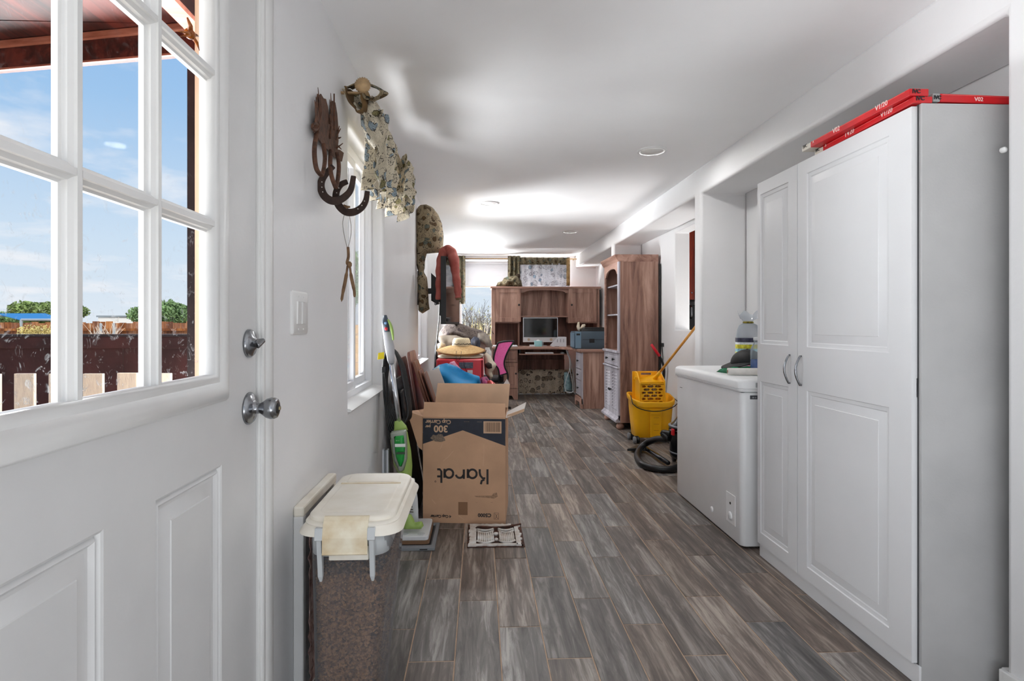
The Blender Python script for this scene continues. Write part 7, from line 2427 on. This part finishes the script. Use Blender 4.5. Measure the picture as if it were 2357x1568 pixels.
t, a, c_ = dbox('white_tray', 'flat white tray on the desk above the pink chair', 'tray', 1150, 1191, 795, 799, 8.50, None)
obj('tray_body', B().box(a.x - 0.1, c_.x, 8.45, 8.70, TZ + 0.0005, TZ + 0.022), WP, t, bevel=0.006)
t, a, c_ = dbox('desk_adapter', 'small white power adapter at the foot of the screen', 'adapter', 1219, 1231, 796, 800, 8.58, None)
obj('adapter_body', B().box(a.x, c_.x, 8.55, 8.62, TZ + 0.0005, TZ + 0.028), WP, t, bevel=0.004)
t, a, c_ = dbox('computer_mouse', 'white computer mouse at the end of the keyboard tray', 'mouse', 1291, 1302, 809, 815, 8.42, None, zb=trz + 0.006)
b = B()
inflate(b, rrect(a.x, c_.x, 8.42, 8.53, 0.03, 4), 10, 0.05, lambda u, v, w: (u, v, trz + 0.0065 + max(w, 0)))
obj('mouse_body', b, WP, t, smooth=True)
t, a, c_ = dbox('keyboard', 'thin white keyboard on the pull out tray', 'keyboard', 1209, 1275, 810, 814, 8.42, None, zb=trz + 0.006)
obj('key_base', B().box(a.x, c_.x, 8.42, 8.55, trz + 0.0065, trz + 0.022), WP, t, bevel=0.003)
b = B()
for r in range(5):
    for k in range(14):
        x_ = a.x + 0.012 + k * (c_.x - a.x - 0.02) / 14
        b.box(x_, x_ + 0.022, 8.43 + r * 0.023, 8.448 + r * 0.023, trz + 0.022, trz + 0.025)
o = obj('keys', b, mat('white_keys', (232, 234, 238), 0.5), t); o['kind'] = 'stuff'
# printer
PD_ = mat('slate_printer_plastic', (66, 82, 94), 0.45)
PL_ = mat('blue_grey_side', (104, 132, 152), 0.4)
pt = thing('printer', 'dark slate laser printer on the desk return', 'printer', (1.55, 7.85, TZ))
a, c_ = at(1324, 801.5, D=7.72), at(1392, 763, D=7.72)
z0p, z1p = TZ + 0.001, c_.z
xr = a.x + 0.46
obj('housing', B().loft([[(x_, y_, z_) for x_, y_ in rrect(a.x + i_, xr - i_, 7.70 + i_, 8.08 - i_, 0.03, 4)] for z_, i_ in ((z0p, 0.008), (z0p + 0.02, 0), (z1p - 0.01, 0), (z1p, 0.006))]), PD_, pt, autos=40)
obj('scanner_lid', B().loft([[(x_, y_, z_) for x_, y_ in rrect(a.x + 0.10 + i_, xr - 0.01 - i_, 7.71 + i_, 8.07 - i_, 0.03, 4)] for z_, i_ in ((z1p, 0), (z1p + 0.02, 0), (z1p + 0.035, 0.01), (z1p + 0.055, 0.03))]), BLACKP, pt, autos=40)
obj('side_panel', B().loft([[(a.x - d_, 7.695 + y_, z_) for y_, z_ in ((0.02, z0p + 0.02), (0.36, z0p + 0.02), (0.36, z1p - 0.02), (0.02, z1p - 0.02))] for d_ in (0.0, 0.008)]), PL_, pt, bevel=0.004)
obj('corner_panel', B().box(a.x + 0.004, a.x + 0.085, 7.694, 7.702, z0p + 0.01, z1p - 0.008), PL_, pt, bevel=0.006)
obj('paper_slot', B().box(a.x + 0.105, xr - 0.01, 7.697, 7.7015, (z0p + z1p) / 2 + 0.005, (z0p + z1p) / 2 + 0.010), BLACKM, pt)
obj('badge', B().box(a.x + 0.20, a.x + 0.27, 7.695, 7.7015, (z0p + z1p) / 2 - 0.035, (z0p + z1p) / 2 + 0.018), BLACKM, pt)
obj('handle_recess', B().box(a.x + 0.02, a.x + 0.07, 7.692, 7.695, z1p - 0.055, z1p - 0.03), BLACKM, pt)
t = thing('crumpled_papers', 'crumpled cream papers lying on top of the printer', 'paper', (1.42, 7.85, z1p))
for k, pts in enumerate(([(1327, 752), (1330, 742), (1334, 741), (1335, 752), (1338, 758), (1334, 762), (1329, 759)], [(1336, 757), (1341, 747), (1348, 746), (1350, 749), (1345, 756), (1339, 762)])):
    b = B()
    inflate(b, pxz(pts, 7.84), 8, 0.03, lambda u, v, w: (u, 7.80 + 0.04 * k - w, v), bump=0.02, bscale=40, seed=k)
    obj('paper_fold', b, mat('cream_paper', (220, 206, 184), 0.8), t, smooth=True)
# cables and the bag under the desk
CBL = mat('white_cable', (206, 212, 214), 0.5)
t = thing('white_cables', 'loose white cables hanging from the desk edge down to the floor', 'cables', (1.22, 8.45, 0.4))
for k, pts in enumerate((((1302, 802), (1306, 815), (1313, 830), (1312, 850), (1318, 880), (1319, 900), (1326, 908)), ((1303, 801), (1309, 820), (1312, 845), (1304, 872), (1300, 890), (1306, 904), (1320, 902)), ((1300, 803), (1308, 812), (1316, 842), (1321, 876), (1322, 896), (1315, 903), (1300, 900)))):
    obj('cable', B().tube(smooth_path([at(x_, y_, D=8.36 + 0.02 * k) for x_, y_ in pts], 5), 0.0055, 6), CBL, t, smooth=True)
t = thing('teal_bag', 'translucent teal plastic bag hanging under the desk behind the cables', 'bag', (1.3, 8.6, 0.1))
b = B()
inflate(b, pxz([(1299, 858), (1306, 856), (1312, 862), (1318, 884), (1318, 903), (1298, 903)], 8.55), 16, 0.12, lambda u, v, w: (u, 8.55 - w, max(v, 0.003)), bump=0.03, bscale=20, seed=2)
obj('bag_film', b, mat('teal_film', (104, 140, 150), 0.4, c2=(160, 190, 196), vs=24), t, smooth=True)
# printed curtain under the desk
t = thing('desk_curtain', 'tan shell print curtain hanging under the desk behind the knee space', 'curtain', (0.98, 9.2, 0.3), 0, 'shell print curtains')
a, c_ = at(1193, 908, D=9.03), at(1318, 852, D=9.03)
obj('cloth', B().grid(lambda u, v: (a.x + (c_.x - a.x) * u, 8.99 + 0.012 * math.sin(u * 40), max(a.z, 0.012) + (0.40 - max(a.z, 0.012)) * v), 80, 6), printed_fabric('tan_shell_print_desk', (206, 190, 168), (62, 50, 44), (170, 158, 142), (150, 134, 116), 11.0, dens=0.1), t, smooth=True, solid=0.003)
obj('hem', B().tube([(a.x, 8.99, 0.012), (c_.x, 8.99, 0.012)], 0.006, 6), WP, t)

# ================================================================== END WALL CURTAINS AND BLIND
BLI = mat('white_blind', (206, 206, 210), 0.5)
bl = thing('window_blind', 'white horizontal slat blind half lowered in the end window', 'blind', (0.2, BY, 2.1))
bx0_, bx1_ = -0.30, 0.50
obj('head_rail', B().box(bx0_, bx1_, BY - 0.035, BY + 0.012, 2.135, 2.165), BLI, bl, bevel=0.003)
sl = B().box(0, bx1_ - bx0_, -0.012, 0.012, -0.0008, 0.0008, Matrix.Rotation(math.radians(76), 4, 'X'))
first = None
for k in range(17):
    z = 2.122 - k * 0.0262 * 0.82
    if first is None:
        first = obj('slat', sl, BLI, bl, world=False)
        q = first
    else:
        q = first.copy(); COL.objects.link(q)
    q.location = Vector((bx0_, BY - 0.012, z)) - Vector(bl.location)
zb2 = 2.122 - 17 * 0.0262 * 0.82
obj('bottom_rail', B().box(bx0_, bx1_, BY - 0.028, BY + 0.004, zb2 - 0.02, zb2), mat('beige_rail', (206, 190, 178), 0.5), bl, bevel=0.003)
for x_ in (-0.2, 0.1, 0.4):
    obj('ladder_cord', B().tube([(x_, BY - 0.026, 2.135), (x_, BY - 0.026, zb2)], 0.0012, 4), BLI, bl)
Yc = BY - 0.11
er = thing('end_curtain_rod', 'thin curtain rod above the end window', 'curtain rod', (0.57, Yc, 2.18))
obj('pole', B().tube([(-0.45, Yc, 2.20), (1.60, Yc, 2.20)], 0.009, 8), RODM, er, smooth=True)
obj('end_knob', B().lathe([(0.008, 0), (0.02, 0.01), (0.018, 0.03), (0.002, 0.04)], (1.60, Yc, 2.20), 'X', 12), WHITE, er, smooth=True)
for x_ in (-0.40, 1.55):
    obj('bracket', B().box(x_ - 0.008, x_ + 0.008, Yc, BY, 2.192, 2.20), RODM, er)
DARKC = printed_fabric('tan_shell_print_small', (126, 116, 92), (36, 30, 22), (104, 112, 100), (84, 70, 44), 19.0, trans=0.10, dens=0.0)
LITC = printed_fabric('white_shell_print', (206, 206, 210), (120, 120, 128), (160, 178, 194), (182, 186, 194), 12.0, trans=0.30)


def hang(name, label, px0, px1, py0, py1, D, m_, folds, amp, part='panel'):
    a, c_ = at(px0, py1, D=D), at(px1, py0, D=D)
    t = thing(name, label, 'curtain', ((a.x + c_.x) / 2, a.y, c_.z), 0, 'shell print curtains')
    o = obj(part, B().grid(lambda u, v: (a.x + (c_.x - a.x) * u * (1 - 0.0 * v), a.y + amp * math.sin(2 * PI * folds * u + 1.2) + 0.01 * mnoise.noise(Vector((u * 8, v * 6, 1))), c_.z + (a.z - c_.z) * v), 70, 16), m_, t, smooth=True, solid=0.003)
    return t, a, c_


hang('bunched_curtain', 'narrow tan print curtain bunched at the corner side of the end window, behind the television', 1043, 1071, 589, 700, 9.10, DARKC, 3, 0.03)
t, a, c_ = hang('bunched_curtain', 'tan print curtain column between the blind and the backlit valance', 1169, 1198, 589, 652, 9.12, DARKC, 3, 0.035)
b = B()
inflate(b, pxz([(1141, 660), (1146, 650), (1156, 647), (1160, 640), (1170, 636), (1190, 634), (1200, 645), (1203, 660), (1194, 664), (1186, 668), (1176, 662), (1158, 661)], 8.95), 26, 0.22, lambda u, v, w: (u, 8.96 - w, max(v, hz(659.5) + 0.002) if w < 0.5 else v), bump=0.06, bscale=18, seed=11)
obj('heap_on_hutch', b, DARKC, t, smooth=True)
obj('knot', B().lathe([(0.002, -0.02), (0.035, -0.012), (0.04, 0.0), (0.03, 0.01)], at(1192, 636, D=8.98), 'Y', 14), mat('dark_knot', (58, 44, 30), 0.9), t, smooth=True)
t, a, c_ = hang('backlit_valance', 'white shell print valance glowing in front of the end window glass', 1195, 1312, 606, 659, 9.14, LITC, 7, 0.012)
b2 = B().grid(lambda u, v: (a.x + (c_.x - a.x) * u, a.y - 0.02 + 0.014 * math.sin(2 * PI * 8 * u), at(0, 592, D=9.1).z + (at(0, 609, D=9.1).z - at(0, 592, D=9.1).z) * v), 80, 5)
obj('header_band', b2, DARKC, t, smooth=True, solid=0.003)
a2, c2_ = at(1304, 658, D=9.10), at(1312, 595, D=9.10)
obj('side_fold', B().grid(lambda u, v: (a2.x + (c2_.x - a2.x) * u, a2.y - 0.02 * math.sin(PI * u), c2_.z + (a2.z - c2_.z) * v), 8, 6), mat('amber_lining', (190, 158, 110), 0.8, c2=(140, 110, 66), vs=20), t, smooth=True, solid=0.003)
